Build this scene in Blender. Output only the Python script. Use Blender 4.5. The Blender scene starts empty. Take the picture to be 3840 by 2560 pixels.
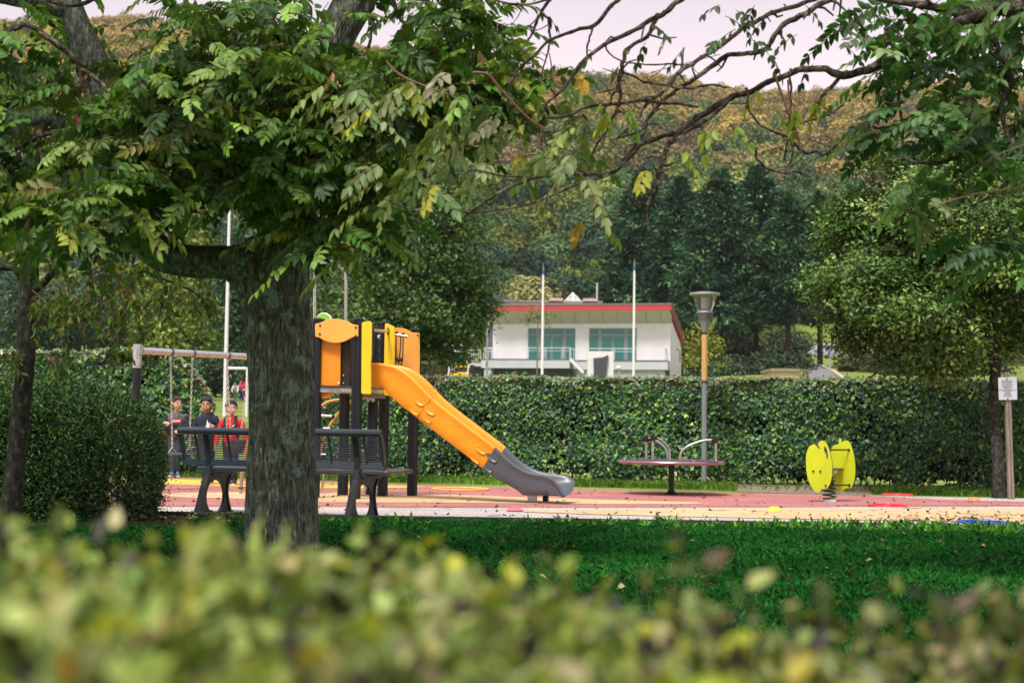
import bpy, math, random
import numpy as np
from mathutils import Vector, Matrix, noise as mnoise

# ------------------------------------------------------------------ camera, world, sun, exposure
SC = bpy.context.scene
FPX = 5547.0
PITCH = math.atan(333.0 / FPX)
ROLL = math.radians(0.7)
CAMZ = 0.84
CM = (Matrix.Rotation(math.radians(90) + PITCH, 4, 'X') @ Matrix.Rotation(ROLL, 4, 'Z'))
cam_d = bpy.data.cameras.new('camera')
cam_o = bpy.data.objects.new('camera', cam_d)
SC.collection.objects.link(cam_o)
cam_o.matrix_world = Matrix.Translation((0, 0, CAMZ)) @ CM
cam_d.sensor_width = 36.0
cam_d.lens = 36.0 * FPX / 3840.0
cam_d.clip_start = 0.05
cam_d.clip_end = 3000
cam_d.dof.use_dof = True
cam_d.dof.focus_distance = 14.0
cam_d.dof.aperture_fstop = 3.2
SC.camera = cam_o

SUN_EL, SUN_AZ = 62.0, 205.0      # azimuth clockwise from +Y: behind the camera, to the left
W = bpy.data.worlds.new("World"); SC.world = W; W.use_nodes = True
nt = W.node_tree; nt.nodes.clear()
out = nt.nodes.new('ShaderNodeOutputWorld')
sky = nt.nodes.new('ShaderNodeTexSky'); sky.sky_type = 'NISHITA'; sky.sun_disc = False
sky.sun_elevation = math.radians(SUN_EL); sky.sun_rotation = math.radians(SUN_AZ)
sky.dust_density = 3.0
b1 = nt.nodes.new('ShaderNodeBackground'); b1.inputs[1].default_value = 0.025
nt.links.new(sky.outputs[0], b1.inputs[0])
# high thin overcast: lavender grey overhead, pinkish towards the horizon
tc = nt.nodes.new('ShaderNodeTexCoord'); sp = nt.nodes.new('ShaderNodeSeparateXYZ')
nt.links.new(tc.outputs['Generated'], sp.inputs[0])
rp = nt.nodes.new('ShaderNodeValToRGB')
rp.color_ramp.elements[0].position = 0.20; rp.color_ramp.elements[0].color = (1.0, 0.74, 0.70, 1)
rp.color_ramp.elements[1].position = 0.32; rp.color_ramp.elements[1].color = (0.62, 0.52, 0.53, 1)
nt.links.new(sp.outputs[2], rp.inputs[0])
nz = nt.nodes.new('ShaderNodeTexNoise'); nz.inputs['Scale'].default_value = 2.2
mp = nt.nodes.new('ShaderNodeMapping'); mp.inputs['Scale'].default_value = (1, 1, 3)
nt.links.new(tc.outputs['Generated'], mp.inputs[0]); nt.links.new(mp.outputs[0], nz.inputs['Vector'])
mx = nt.nodes.new('ShaderNodeMixRGB'); mx.blend_type = 'MULTIPLY'; mx.inputs[0].default_value = 0.35
nt.links.new(rp.outputs[0], mx.inputs[1]); nt.links.new(nz.outputs[0], mx.inputs[2])
b2 = nt.nodes.new('ShaderNodeBackground'); b2.inputs[1].default_value = 0.43
nt.links.new(mx.outputs[0], b2.inputs[0])
ad = nt.nodes.new('ShaderNodeAddShader')
nt.links.new(b1.outputs[0], ad.inputs[0]); nt.links.new(b2.outputs[0], ad.inputs[1])
nt.links.new(ad.outputs[0], out.inputs[0])

sd = bpy.data.lights.new('sun', 'SUN'); sd.energy = 1.5; sd.angle = math.radians(14); sd.color = (1.0, 0.95, 0.88)
so = bpy.data.objects.new('sun', sd); SC.collection.objects.link(so)
_a, _e = math.radians(SUN_AZ), math.radians(SUN_EL)
_d = Vector((math.sin(_a) * math.cos(_e), math.cos(_a) * math.cos(_e), math.sin(_e)))
so.rotation_euler = _d.to_track_quat('Z', 'Y').to_euler()
so.location = _d * 60
SC.view_settings.view_transform = 'Standard'; SC.view_settings.look = 'None'
SC.view_settings.gamma = 1.0; SC.view_settings.exposure = 1.52
SC.render.engine = 'CYCLES'
SC.cycles.use_denoising = True
SC.cycles.max_bounces = 5; SC.cycles.diffuse_bounces = 1; SC.cycles.glossy_bounces = 3
SC.cycles.transmission_bounces = 4; SC.cycles.transparent_max_bounces = 8

# ------------------------------------------------------------------ pixel <-> world helpers (pixels of the 3840x2560 photograph)
def ray(px, py):
    return CM.to_3x3() @ Vector(((px - 1920) / FPX, -(py - 1280) / FPX, -1))
def P(px, py, Y):
    v = ray(px, py); return Vector((0, 0, CAMZ)) + v * (Y / v.y)
def G(px, py, z=0.0):
    v = ray(px, py); return Vector((0, 0, CAMZ)) + v * ((z - CAMZ) / v.z)
def PL(px, py, p0, n):
    v = ray(px, py); o = Vector((0, 0, CAMZ))
    return o + v * ((p0 - o).dot(n) / v.dot(n))

rnd = random.Random(7)
RNG = np.random.default_rng(11)
COL = SC.collection

def sm(a, b, x):
    t = min(1.0, max(0.0, (x - a) / (b - a))); return t * t * (3 - 2 * t)

def tag(o, label=None, cat=None, group=None, kind=None):
    if label: o['label'] = label
    if cat: o['category'] = cat
    if group: o['group'] = group
    if kind: o['kind'] = kind
    return o
def empty(name, loc, label, cat, group=None, rz=0.0):
    o = bpy.data.objects.new(name, None); COL.objects.link(o)
    o.location = loc; o.rotation_euler = (0, 0, rz); o.empty_display_size = 0.2
    tag(o, label, cat, group); return o

# ------------------------------------------------------------------ materials
MATS = {}
def srgb(r, g, b):
    f = lambda c: (c / 255 / 12.92) if c <= 10 else ((c / 255 + 0.055) / 1.055) ** 2.4
    return (f(r), f(g), f(b), 1)
def M(name, col, rough=0.6, metal=0.0, var=0.12, scale=6.0, bump=0.0, bscale=40.0, spec=0.5, coat=0.0, stretch=None, col2=None, thr=(0.35, 0.65), big=0.0, bigs=0.7):
    if name in MATS: return MATS[name]
    m = bpy.data.materials.new(name); m.use_nodes = True
    t = m.node_tree; p = t.nodes['Principled BSDF']
    p.inputs['Roughness'].default_value = rough; p.inputs['Metallic'].default_value = metal
    p.inputs['Specular IOR Level'].default_value = spec
    p.inputs['Coat Weight'].default_value = coat
    c = t.nodes.new('ShaderNodeTexCoord'); mpn = t.nodes.new('ShaderNodeMapping')
    if stretch: mpn.inputs['Scale'].default_value = stretch
    t.links.new(c.outputs['Object'], mpn.inputs[0])
    n = t.nodes.new('ShaderNodeTexNoise'); n.inputs['Scale'].default_value = scale; n.inputs['Detail'].default_value = 6
    t.links.new(mpn.outputs[0], n.inputs['Vector'])
    r = t.nodes.new('ShaderNodeValToRGB')
    a = [max(0, x * (1 - var)) for x in col[:3]]; b = [min(1, x * (1 + var)) for x in col[:3]]
    if col2: b = col2[:3]; a = col[:3]
    r.color_ramp.elements[0].position = thr[0]; r.color_ramp.elements[0].color = (*a, 1)
    r.color_ramp.elements[1].position = thr[1]; r.color_ramp.elements[1].color = (*b, 1)
    t.links.new(n.outputs[0], r.inputs[0]); last = r.outputs[0]
    if big:      # broad stains, fading and wear
        nb_ = t.nodes.new('ShaderNodeTexNoise'); nb_.inputs['Scale'].default_value = bigs; nb_.inputs['Detail'].default_value = 5; nb_.inputs['Roughness'].default_value = 0.65
        t.links.new(c.outputs['Object'], nb_.inputs['Vector']); rb = t.nodes.new('ShaderNodeValToRGB')
        rb.color_ramp.elements[0].position = 0.3; rb.color_ramp.elements[0].color = (1 - big, 1 - big, 1 - big * 0.9, 1); rb.color_ramp.elements[1].position = 0.62; rb.color_ramp.elements[1].color = (1, 1, 1, 1)
        t.links.new(nb_.outputs[0], rb.inputs[0]); mb_ = t.nodes.new('ShaderNodeMixRGB'); mb_.blend_type = 'MULTIPLY'; mb_.inputs[0].default_value = 1
        t.links.new(last, mb_.inputs[1]); t.links.new(rb.outputs[0], mb_.inputs[2]); last = mb_.outputs[0]
    t.links.new(last, p.inputs['Base Color'])
    if bump:
        n2 = t.nodes.new('ShaderNodeTexNoise'); n2.inputs['Scale'].default_value = bscale; n2.inputs['Detail'].default_value = 4
        t.links.new(mpn.outputs[0], n2.inputs['Vector'])
        bn = t.nodes.new('ShaderNodeBump'); bn.inputs['Strength'].default_value = bump; bn.inputs['Distance'].default_value = 0.02
        t.links.new(n2.outputs[0], bn.inputs['Height']); t.links.new(bn.outputs[0], p.inputs['Normal'])
    MATS[name] = m; return m
def leafmat(name, transl=0.3, rough=0.5, spec=0.35, tcol=(1.25, 1.25, 0.6)):
    if name in MATS: return MATS[name]
    m = bpy.data.materials.new(name); m.use_nodes = True
    t = m.node_tree; p = t.nodes['Principled BSDF']; o = t.nodes['Material Output']
    a = t.nodes.new('ShaderNodeAttribute'); a.attribute_name = 'leaf_color'
    p.inputs['Roughness'].default_value = rough; p.inputs['Specular IOR Level'].default_value = spec
    t.links.new(a.outputs['Color'], p.inputs['Base Color'])
    if transl > 0:
        tr = t.nodes.new('ShaderNodeBsdfTranslucent'); mu = t.nodes.new('ShaderNodeMixRGB'); mu.blend_type = 'MULTIPLY'
        mu.inputs[0].default_value = 1; mu.inputs[2].default_value = (*tcol, 1)
        t.links.new(a.outputs['Color'], mu.inputs[1]); t.links.new(mu.outputs[0], tr.inputs[0])
        ms = t.nodes.new('ShaderNodeMixShader'); ms.inputs[0].default_value = transl
        t.links.new(p.outputs[0], ms.inputs[1]); t.links.new(tr.outputs[0], ms.inputs[2]); t.links.new(ms.outputs[0], o.inputs[0])
    MATS[name] = m; return m

# ------------------------------------------------------------------ mesh builders
class MB:
    def __init__(s): s.v = []; s.f = []; s.mi = []; s.cur = 0
    def add(s, vs, fs):
        b = len(s.v); s.v += [tuple(v) for v in vs]
        for f in fs: s.f.append(tuple(b + i for i in f)); s.mi.append(s.cur)
        return s
    def box(s, c, d, rz=0.0, M3=None):
        x, y, z = d[0] / 2, d[1] / 2, d[2] / 2
        vs = [Vector((i * x, j * y, k * z)) for i in (-1, 1) for j in (-1, 1) for k in (-1, 1)]
        R = M3 if M3 is not None else Matrix.Rotation(rz, 3, 'Z')
        vs = [R @ v + Vector(c) for v in vs]
        return s.add(vs, [(0, 1, 3, 2), (4, 6, 7, 5), (0, 4, 5, 1), (2, 3, 7, 6), (0, 2, 6, 4), (1, 5, 7, 3)])
    def bar(s, a, b, w, h, up=(0, 0, 1)):
        a, b = Vector(a), Vector(b); t = (b - a); L = t.length; t.normalize(); u = Vector(up)
        sd_ = t.cross(u)
        if sd_.length < 1e-4: sd_ = t.cross(Vector((1, 0, 0)))
        sd_.normalize(); u = sd_.cross(t)
        return s.box((a + b) / 2, (w, L, h), M3=Matrix((sd_, t, u)).transposed())
    def tube(s, pts, rad, n=10, caps=True):
        pts = [Vector(p) for p in pts]
        if not hasattr(rad, '__len__'): rad = [rad] * len(pts)
        vs = []; fs = []; up = None
        for i, p in enumerate(pts):
            t = (pts[min(i + 1, len(pts) - 1)] - pts[max(i - 1, 0)]).normalized()
            if up is None:
                up = Vector((0, 0, 1)) if abs(t.z) < 0.9 else Vector((0, 1, 0))
            sd_ = t.cross(up).normalized(); up = sd_.cross(t).normalized()
            for k in range(n):
                a = 2 * math.pi * k / n
                vs.append(p + (sd_ * math.cos(a) + up * math.sin(a)) * rad[i])
        for i in range(len(pts) - 1):
            for k in range(n):
                k2 = (k + 1) % n
                fs.append((i * n + k, i * n + k2, (i + 1) * n + k2, (i + 1) * n + k))
        if caps:
            fs.append(tuple(range(n))[::-1]); fs.append(tuple((len(pts) - 1) * n + k for k in range(n)))
        return s.add(vs, fs)
    def lathe(s, c, prof, n=24, axis='Z'):
        vs = []; fs = []; c = Vector(c)
        for r, z in prof:
            for k in range(n):
                a = 2 * math.pi * k / n
                v = Vector((r * math.cos(a), r * math.sin(a), z))
                if axis == 'Y': v = Vector((v.x, v.z, v.y))
                if axis == 'X': v = Vector((v.z, v.x, v.y))
                vs.append(c + v)
        for i in range(len(prof) - 1):
            for k in range(n):
                k2 = (k + 1) % n
                fs.append((i * n + k, i * n + k2, (i + 1) * n + k2, (i + 1) * n + k))
        if prof[0][0] > 1e-5: fs.append(tuple(range(n))[::-1])
        if prof[-1][0] > 1e-5: fs.append(tuple((len(prof) - 1) * n + k for k in range(n)))
        return s.add(vs, fs)
    def ell(s, c, r, n=16, m=10, R=None):
        vs = []; fs = []; c = Vector(c)
        for i in range(m + 1):
            th = math.pi * i / m
            for k in range(n):
                a = 2 * math.pi * k / n
                v = Vector((r[0] * math.sin(th) * math.cos(a), r[1] * math.sin(th) * math.sin(a), r[2] * math.cos(th)))
                if R is not None: v = R @ v
                vs.append(c + v)
        for i in range(m):
            for k in range(n):
                k2 = (k + 1) % n
                fs.append((i * n + k, (i + 1) * n + k, (i + 1) * n + k2, i * n + k2))
        return s.add(vs, fs)
    def cap(s, a, b, r0, r1, n=12):      # capsule: tapered tube with round ends
        a, b = Vector(a), Vector(b); t = (b - a); L = max(t.length, 1e-5); t.normalize()
        pts = []; rr = []
        for q in (-1.0, -0.85, -0.5, 0.0):
            pts.append(a + t * r0 * q); rr.append(max(1e-3, r0 * math.sqrt(max(0, 1 - q * q))))
        for q in (0.0, 0.5, 0.85, 1.0):
            pts.append(b + t * r1 * q); rr.append(max(1e-3, r1 * math.sqrt(max(0, 1 - q * q))))
        return s.tube(pts, rr, n)
    def prism(s, poly, fn, t0, t1):      # poly of 2-D points; fn(u, v, t) -> 3-D point
        n = len(poly)
        vs = [fn(u, v, t0) for u, v in poly] + [fn(u, v, t1) for u, v in poly]
        fs = [tuple(range(n))[::-1], tuple(range(n, 2 * n))] + [(i, (i + 1) % n, n + (i + 1) % n, n + i) for i in range(n)]
        return s.add(vs, fs)
    def build(s, name, mat, parent=None, smooth=False, bevel=0.0, local=False, remesh=0.0):
        me = bpy.data.meshes.new(name)
        vs = s.v
        if parent is not None and not local:
            inv = (Matrix.Translation(parent.location) @ parent.rotation_euler.to_matrix().to_4x4()).inverted() if parent.parent is None else \
                  (Matrix.Translation(parent.parent.location) @ parent.parent.rotation_euler.to_matrix().to_4x4()).inverted()
            vs = [tuple(inv @ Vector(v)) for v in vs]
        me.from_pydata(vs, [], s.f); me.update()
        mats = mat if isinstance(mat, (list, tuple)) else [mat]
        for q in mats: me.materials.append(q)
        if len(mats) > 1: me.polygons.foreach_set('material_index', s.mi)
        o = bpy.data.objects.new(name, me); COL.objects.link(o)
        if parent is not None: o.parent = parent
        if remesh:
            r = o.modifiers.new('remesh', 'REMESH'); r.mode = 'VOXEL'; r.voxel_size = remesh; r.use_smooth_shade = True
            q = o.modifiers.new('smooth', 'SMOOTH'); q.factor = 0.5; q.iterations = 3
        if bevel:
            b = o.modifiers.new('bevel', 'BEVEL'); b.width = bevel; b.segments = 2; b.limit_method = 'ANGLE'; b.angle_limit = math.radians(50)
        if smooth:
            me.polygons.foreach_set('use_smooth', [True] * len(me.polygons)); 
            if not remesh: 
                try: me.set_sharp_from_angle(angle=math.radians(45))
                except Exception: pass
        return o

def child(mb, name, mat, parent, **k): return mb.build(name, mat, parent, **k)

def npmesh(name, V, F, mat, parent=None, col=None, smooth=False):
    """V (N,3) world coords, F (M,k) ints, col (N,3) linear"""
    me = bpy.data.meshes.new(name)
    V = np.asarray(V, dtype=np.float32)
    if parent is not None:
        V = V - np.array(parent.location, dtype=np.float32)
    n, k = F.shape
    me.vertices.add(len(V)); me.vertices.foreach_set('co', V.ravel())
    me.loops.add(n * k); me.loops.foreach_set('vertex_index', F.astype(np.int32).ravel())
    me.polygons.add(n); me.polygons.foreach_set('loop_start', (np.arange(n) * k).astype(np.int32))
    try: me.polygons.foreach_set('loop_total', np.full(n, k, dtype=np.int32))
    except Exception: pass
    me.update(calc_edges=True)
    if col is not None:
        at = me.color_attributes.new('leaf_color', 'FLOAT_COLOR', 'POINT')
        c4 = np.ones((len(V), 4), dtype=np.float32); c4[:, :3] = col
        at.data.foreach_set('color', c4.ravel())
    me.materials.append(mat)
    if smooth: me.polygons.foreach_set('use_smooth', [True] * n)
    o = bpy.data.objects.new(name, me); COL.objects.link(o)
    if parent is not None: o.parent = parent
    return o

def norm(a): return a / (np.linalg.norm(a, axis=-1, keepdims=True) + 1e-9)

def leaves(C, D, N, L, Wd, fold=0.12, curl=0.0):
    """C bases (n,3), D directions, N normals, L lengths, Wd widths -> V,F  (6 verts, 2 quads each)"""
    n = len(C); D = norm(D); S = norm(np.cross(D, N)); N = np.cross(S, D)
    L = np.broadcast_to(np.asarray(L, float), (n,))[:, None]; Wd = np.broadcast_to(np.asarray(Wd, float), (n,))[:, None]
    f = fold * Wd
    b = C; tip = C + D * L - N * curl * L
    A = C + D * L * 0.32 + S * Wd * 0.5 + N * f; B = C + D * L * 0.7 + S * Wd * 0.36 + N * f * 0.6 - N * curl * L * 0.4
    A2 = C + D * L * 0.32 - S * Wd * 0.5 + N * f; B2 = C + D * L * 0.7 - S * Wd * 0.36 + N * f * 0.6 - N * curl * L * 0.4
    V = np.stack([b, A, B, tip, B2, A2], 1).reshape(-1, 3)
    i = np.arange(n)[:, None] * 6
    F = np.concatenate([i + np.array([0, 1, 2, 3]), i + np.array([0, 3, 4, 5])], 1).reshape(-1, 4)
    return V, F

def palette(n, cols, wts, var=0.25, rep=6):
    cols = np.array([c[:3] for c in cols]); w = np.array(wts, float); w /= w.sum()
    k = RNG.choice(len(cols), size=n, p=w)
    c = cols[k] * (1 + var * RNG.normal(size=(n, 1)).clip(-1.5, 1.5)) * (1 + 0.08 * RNG.normal(size=(n, 3)))
    return np.repeat(np.clip(c, 0.003, 0.95), rep, axis=0)

def rdir(n, up=0.0):
    d = RNG.normal(size=(n, 3)); d[:, 2] += up; return norm(d)

class Leafy:      # gathers leaf arrays for one mesh
    def __init__(s): s.V = []; s.F = []; s.C = []; s.n = 0
    def add(s, V, F, c): s.V.append(V); s.F.append(F + s.n); s.C.append(c); s.n += len(V)
    def build(s, name, mat, parent):
        return npmesh(name, np.concatenate(s.V), np.concatenate(s.F), mat, parent, np.concatenate(s.C))

def pinnate(B, D, L, npair, ll, lw, cols, wts, droop=0.3, var=0.22, leafy=None, rach=None, hang=0.35):
    """compound leaves: bases B (n,3), directions D, rachis length L (n,)"""
    n = len(B); D = norm(D); L = L[:, None]
    up = np.array([0, 0, 1.0]); side = norm(np.cross(D, up) + 1e-3 * RNG.normal(size=(n, 3)))
    roll = RNG.normal(size=(n, 1)) * 0.6; nrm = norm(np.cross(side, D)); side = norm(side * np.cos(roll) + nrm * np.sin(roll)); nrm = np.cross(side, D)
    def pos(t): return B + D * L * t - up * droop * L * t * t
    base = palette(n, cols, wts, var, 1)
    for j in range(npair):
        t = 0.22 + 0.74 * j / (npair - 1)
        T = norm(D - up * 2 * droop * t)
        for s_ in (-1, 1):
            keep = RNG.random(n) > 0.08
            d = T * 0.5 + side * s_ * 0.85 - up * hang + RNG.normal(size=(n, 3)) * 0.16
            nn = norm(np.cross(side, T)) + RNG.normal(size=(n, 3)) * 0.28
            ls = ll * (0.75 + 0.35 * math.sin(math.pi * (0.15 + 0.8 * t))) * (0.85 + 0.3 * RNG.random(n))
            V, F = leaves(pos(t)[keep], d[keep], nn[keep], ls[keep], ls[keep] * lw, 0.16, 0.06)
            c = base * (1 + 0.12 * RNG.normal(size=(n, 1)))
            leafy.add(V, F, np.repeat(np.clip(c[keep], 0.003, 1), 6, axis=0))
    T = norm(D - up * 2 * droop)
    V, F = leaves(pos(1.0), T - up * hang * 0.5, nrm + 0.2 * RNG.normal(size=(n, 3)), np.full(n, ll), np.full(n, ll * lw), 0.16, 0.08)
    leafy.add(V, F, np.repeat(base, 6, axis=0))
    if rach is not None:
        w = 0.0022
        for a, b in ((0, 0.35), (0.35, 0.7), (0.7, 1.0)):
            p, q = pos(a), pos(b)
            for s_ in (side, nrm):
                V = np.stack([p - s_ * w, p + s_ * w, q + s_ * w, q - s_ * w], 1).reshape(-1, 3)
                F = np.arange(n * 4).reshape(-1, 4)
                rach.add(V, F, np.tile(np.array([[0.10, 0.055, 0.03]]), (n * 4, 1)))

def clumps(centers, per, cr, ll, lw, cols, wts, var=0.25, out_from=None, up=0.5, sq=0.8, leafy=None, cvar=0.3, hang=0.0):
    n = len(centers); k = n * per
    c = np.repeat(centers, per, axis=0)
    off = RNG.normal(size=(k, 3)) * cr; off[:, 2] *= sq
    C = c + off
    if out_from is not None: o = norm(c - np.asarray(out_from)); 
    else: o = norm(off)
    N = norm(o * 0.7 + RNG.normal(size=(k, 3)) * 0.55 + np.array([0, 0, up]))
    D = norm(np.cross(N, RNG.normal(size=(k, 3)))); D[:, 2] -= hang
    l = ll * (0.6 + 0.7 * RNG.random(k))
    V, F = leaves(C, D, N, l, l * lw, 0.15, 0.05)
    base = palette(n, cols, wts, cvar, per)
    col = base * (1 + var * RNG.normal(size=(k, 1)).clip(-1.6, 1.6))
    leafy.add(V, F, np.repeat(np.clip(col, 0.003, 1), 6, axis=0))

def shell_points(center, radii, n, inner=0.55, rng=RNG):
    d = norm(rng.normal(size=(n, 3))); r = (inner + (1 - inner) * rng.random(n) ** 0.6)[:, None]
    return np.asarray(center) + d * r * np.asarray(radii)

def branch_pts(pix, sub=4):
    """pix: list of (px,py,Y,r_px) -> smooth world points and radii"""
    pts = [P(a, b, y) for a, b, y, r in pix]; rad = [r * y / FPX for a, b, y, r in pix]
    op, orr = [], []
    for i in range(len(pts) - 1):
        p0 = pts[max(i - 1, 0)]; p1 = pts[i]; p2 = pts[i + 1]; p3 = pts[min(i + 2, len(pts) - 1)]
        for k in range(sub):
            t = k / sub
            q = 0.5 * ((2 * p1) + (p2 - p0) * t + (2 * p0 - 5 * p1 + 4 * p2 - p3) * t * t + (3 * p1 - p0 - 3 * p2 + p3) * t ** 3)
            op.append(q); orr.append(rad[i] * (1 - t) + rad[i + 1] * t)
    op.append(pts[-1]); orr.append(rad[-1]); return op, orr

def wobble(pts, rad, amp, seed):
    o = []
    for i, p in enumerate(pts):
        v = mnoise.noise_vector(Vector((i * 0.35 + seed * 7.1, seed * 3.3, 0.5)))
        o.append(p + v * amp)
    r = [x * (1 + 0.22 * mnoise.noise(Vector((i * 0.9, seed * 5.0, 9)))) for i, x in enumerate(rad)]
    return o, r

def bark_tube(pts, rad, n, seed=1, amp=0.05, lump=0.12, fs=(9.0, 1.6)):
    """tube with ridged bark; returns MB"""
    mb = MB(); mb.tube(pts, rad, n)
    m = len(pts); vs = mb.v; nv = []
    for i in range(m):
        c = Vector(pts[i])
        for k in range(n):
            v = Vector(vs[i * n + k]); d = v - c; a = 2 * math.pi * k / n
            q = Vector((math.cos(a) * fs[0] * 0.5, math.sin(a) * fs[0] * 0.5, c.z * fs[1] * 1.0 + seed * 10 + c.x))
            r1 = abs(mnoise.noise(q * 1.0)) ; r2 = mnoise.noise(Vector((math.cos(a) * 1.2, math.sin(a) * 1.2, c.z * 1.3 + seed)))
            nv.append(tuple(c + d * (1 + lump * r2 - amp * (0.35 - r1) * 1.6)))
    mb.v = nv + vs[m * n:]
    return mb
# ------------------------------------------------------------------ terrain
def T(x, Y):
    u = x * 110 / max(Y, 40)
    k = 0.037 + 0.012 * sm(-15, -3, u) + 0.014 * sm(11, 16, u)
    k *= 1 - 0.34 * sm(2, 14, u) * (1 - sm(62, 116, Y))
    z = max(0.0, Y - 26) * k * sm(24, 40, Y)
    if Y > 165:
        z0 = (165 - 26) * k
        px = 1920 + x / Y * FPX
        ridge = 168 - 24 * sm(-150, 60, x * 600 / Y) - 4 * sm(60, 110, x * 600 / Y) + 8 * sm(110, 200, x * 600 / Y)
        t = sm(165, 230, Y) * 0.06 + max(0, min(1, (Y - 185) / (600 - 185))) * 0.94
        z = z0 + (ridge - 10 - z0) * t
        z += 6 * sm(180, 260, Y) * mnoise.noise(Vector((x * 0.012, Y * 0.012, 3)))
        if Y > 610: z -= (Y - 610) * 0.25
    return z
xs = np.unique(np.concatenate([np.linspace(-420, 420, 57), np.linspace(-40, 40, 41)]))
ys = np.concatenate([np.linspace(-12, 24, 10), np.linspace(26, 60, 12), np.linspace(66, 160, 16), np.linspace(170, 720, 56), [760]])
V = np.array([[x, y, T(x, y) if y < 730 else -20] for y in ys for x in xs])
nx = len(xs); F = np.array([[j * nx + i, j * nx + i + 1, (j + 1) * nx + i + 1, (j + 1) * nx + i] for j in range(len(ys) - 1) for i in range(nx - 1)])
m_ground = M('meadow', (0.11, 0.18, 0.03), rough=0.9, scale=0.35, bump=0.5, bscale=9, col2=(0.24, 0.28, 0.07), spec=0.1)
tag(npmesh('ground', V, F, m_ground, smooth=True), kind='structure')

def sheet(name, pix, z, mat, kind='structure', wob=0.0, label=None):
    # boundary through the ground points under these photograph pixels, densified
    pts = [G(a, b) for a, b in pix]; out_ = []
    for i, p in enumerate(pts):
        q = pts[(i + 1) % len(pts)]; L = (q - p).length; n = max(1, int(L / 0.5))
        for k in range(n):
            r = p.lerp(q, k / n)
            if wob: r += Vector((mnoise.noise(r * 1.3) * wob, mnoise.noise(r * 1.7 + Vector((5, 5, 5))) * wob, 0))
            out_.append((r.x, r.y, z))
    mb = MB(); mb.add(out_, [tuple(range(len(out_)))])
    o = mb.build(name, mat); tag(o, kind=kind)
    import bmesh
    bm = bmesh.new(); bm.from_mesh(o.data); bmesh.ops.triangulate(bm, faces=bm.faces[:]); bm.normal_update()
    for f in bm.faces:
        if f.normal.z < 0: f.normal_flip()
    bm.to_mesh(o.data); bm.free()
    return o

KERB = [(-600, 1925), (0, 1927), (480, 1931), (800, 1937), (1200, 1946), (1600, 1952), (2140, 1960), (2700, 1968), (3300, 1978), (3840, 1988), (4500, 2001)]
m_lawn = M('near_lawn_soil', (0.025, 0.13, 0.022), rough=0.95, scale=3, bump=0.7, bscale=60, col2=(0.05, 0.21, 0.035), spec=0.1)
m_gravel = M('speckled_grey_surface', (0.30, 0.265, 0.24), rough=0.95, scale=55, bump=0.5, bscale=120, col2=(0.74, 0.67, 0.62), big=0.25, bigs=1.5, spec=0.2, thr=(0.38, 0.6))
m_red = M('red_rubber', (0.36, 0.125, 0.115), rough=0.9, scale=60, bump=0.3, bscale=150, col2=(0.56, 0.25, 0.225), big=0.30, bigs=1.1, spec=0.25, thr=(0.3, 0.7))
m_tan = M('tan_rubber', (0.56, 0.38, 0.20), rough=0.9, scale=50, bump=0.3, bscale=150, col2=(0.75, 0.54, 0.30), big=0.25, bigs=1.3, spec=0.25, thr=(0.3, 0.7))
m_yel = M('yellow_rubber', (0.62, 0.44, 0.06), rough=0.9, scale=50, bump=0.3, bscale=150, col2=(0.80, 0.60, 0.14), big=0.25, bigs=1.3, spec=0.25, thr=(0.3, 0.7))
m_dirt = M('bare_dirt', (0.15, 0.115, 0.085), rough=0.95, scale=20, bump=0.8, bscale=60, col2=(0.34, 0.28, 0.22), spec=0.1, thr=(0.3, 0.7))
m_soil = M('dark_soil', (0.020, 0.016, 0.010), rough=0.95, scale=8, bump=1, bscale=50, col2=(0.06, 0.05, 0.03), spec=0.1)

SURF_TOP = [(4500, 1880), (3840, 1869), (3300, 1858), (2780, 1849), (2280, 1838), (1560, 1818), (1200, 1804), (560, 1790), (-600, 1783)]
sheet('play_surface', KERB + SURF_TOP, 0.004, m_gravel, wob=0.03)
sheet('red_play_surface', [(4500, 1906), (3840, 1899), (3300, 1900), (2960, 1902), (2200, 1903), (1560, 1904), (1200, 1900), (640, 1899), (-600, 1896),
      (-600, 1784), (560, 1791), (1200, 1805), (1560, 1819), (2280, 1839), (2780, 1850), (2960, 1854), (3260, 1859), (3500, 1873), (3840, 1882), (4500, 1896)], 0.008, m_red, wob=0.03)
sheet('yellow_surface_band', [(-600, 1789), (560, 1795), (950, 1808), (1300, 1818), (1560, 1825), (1600, 1828), (1560, 1830), (1300, 1833), (950, 1829), (560, 1815), (-600, 1806)], 0.012, m_yel)
sheet('tan_surface_band', [(560, 1856), (690, 1850), (900, 1847), (1200, 1848), (1560, 1854), (1700, 1857), (2000, 1868), (2400, 1880), (2600, 1885), (2640, 1889),
      (2600, 1893), (2300, 1893), (2000, 1891), (1600, 1887), (1200, 1886), (900, 1872), (700, 1868), (600, 1862)], 0.012, m_tan)
sheet('tan_border_band', [(1950, 1915), (2300, 1914), (2900, 1909), (3300, 1910), (3840, 1908), (4500, 1905), (4500, 1966), (3840, 1960), (3300, 1953), (2600, 1940), (2200, 1930), (1960, 1921)], 0.010, m_tan, wob=0.02)
sheet('dirt_patch', [(2760, 1823), (3230, 1832), (3290, 1846), (3262, 1857), (2960, 1850), (2790, 1846), (2700, 1833)], 0.006, m_dirt, wob=0.1)
sheet('hedge_foot_soil', [(1180, 1786), (1700, 1797), (2300, 1812), (3100, 1826), (4300, 1849), (4300, 1840), (3100, 1817), (2300, 1805), (1700, 1790), (1180, 1778)], 0.006, m_dirt, wob=0.06)
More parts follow.
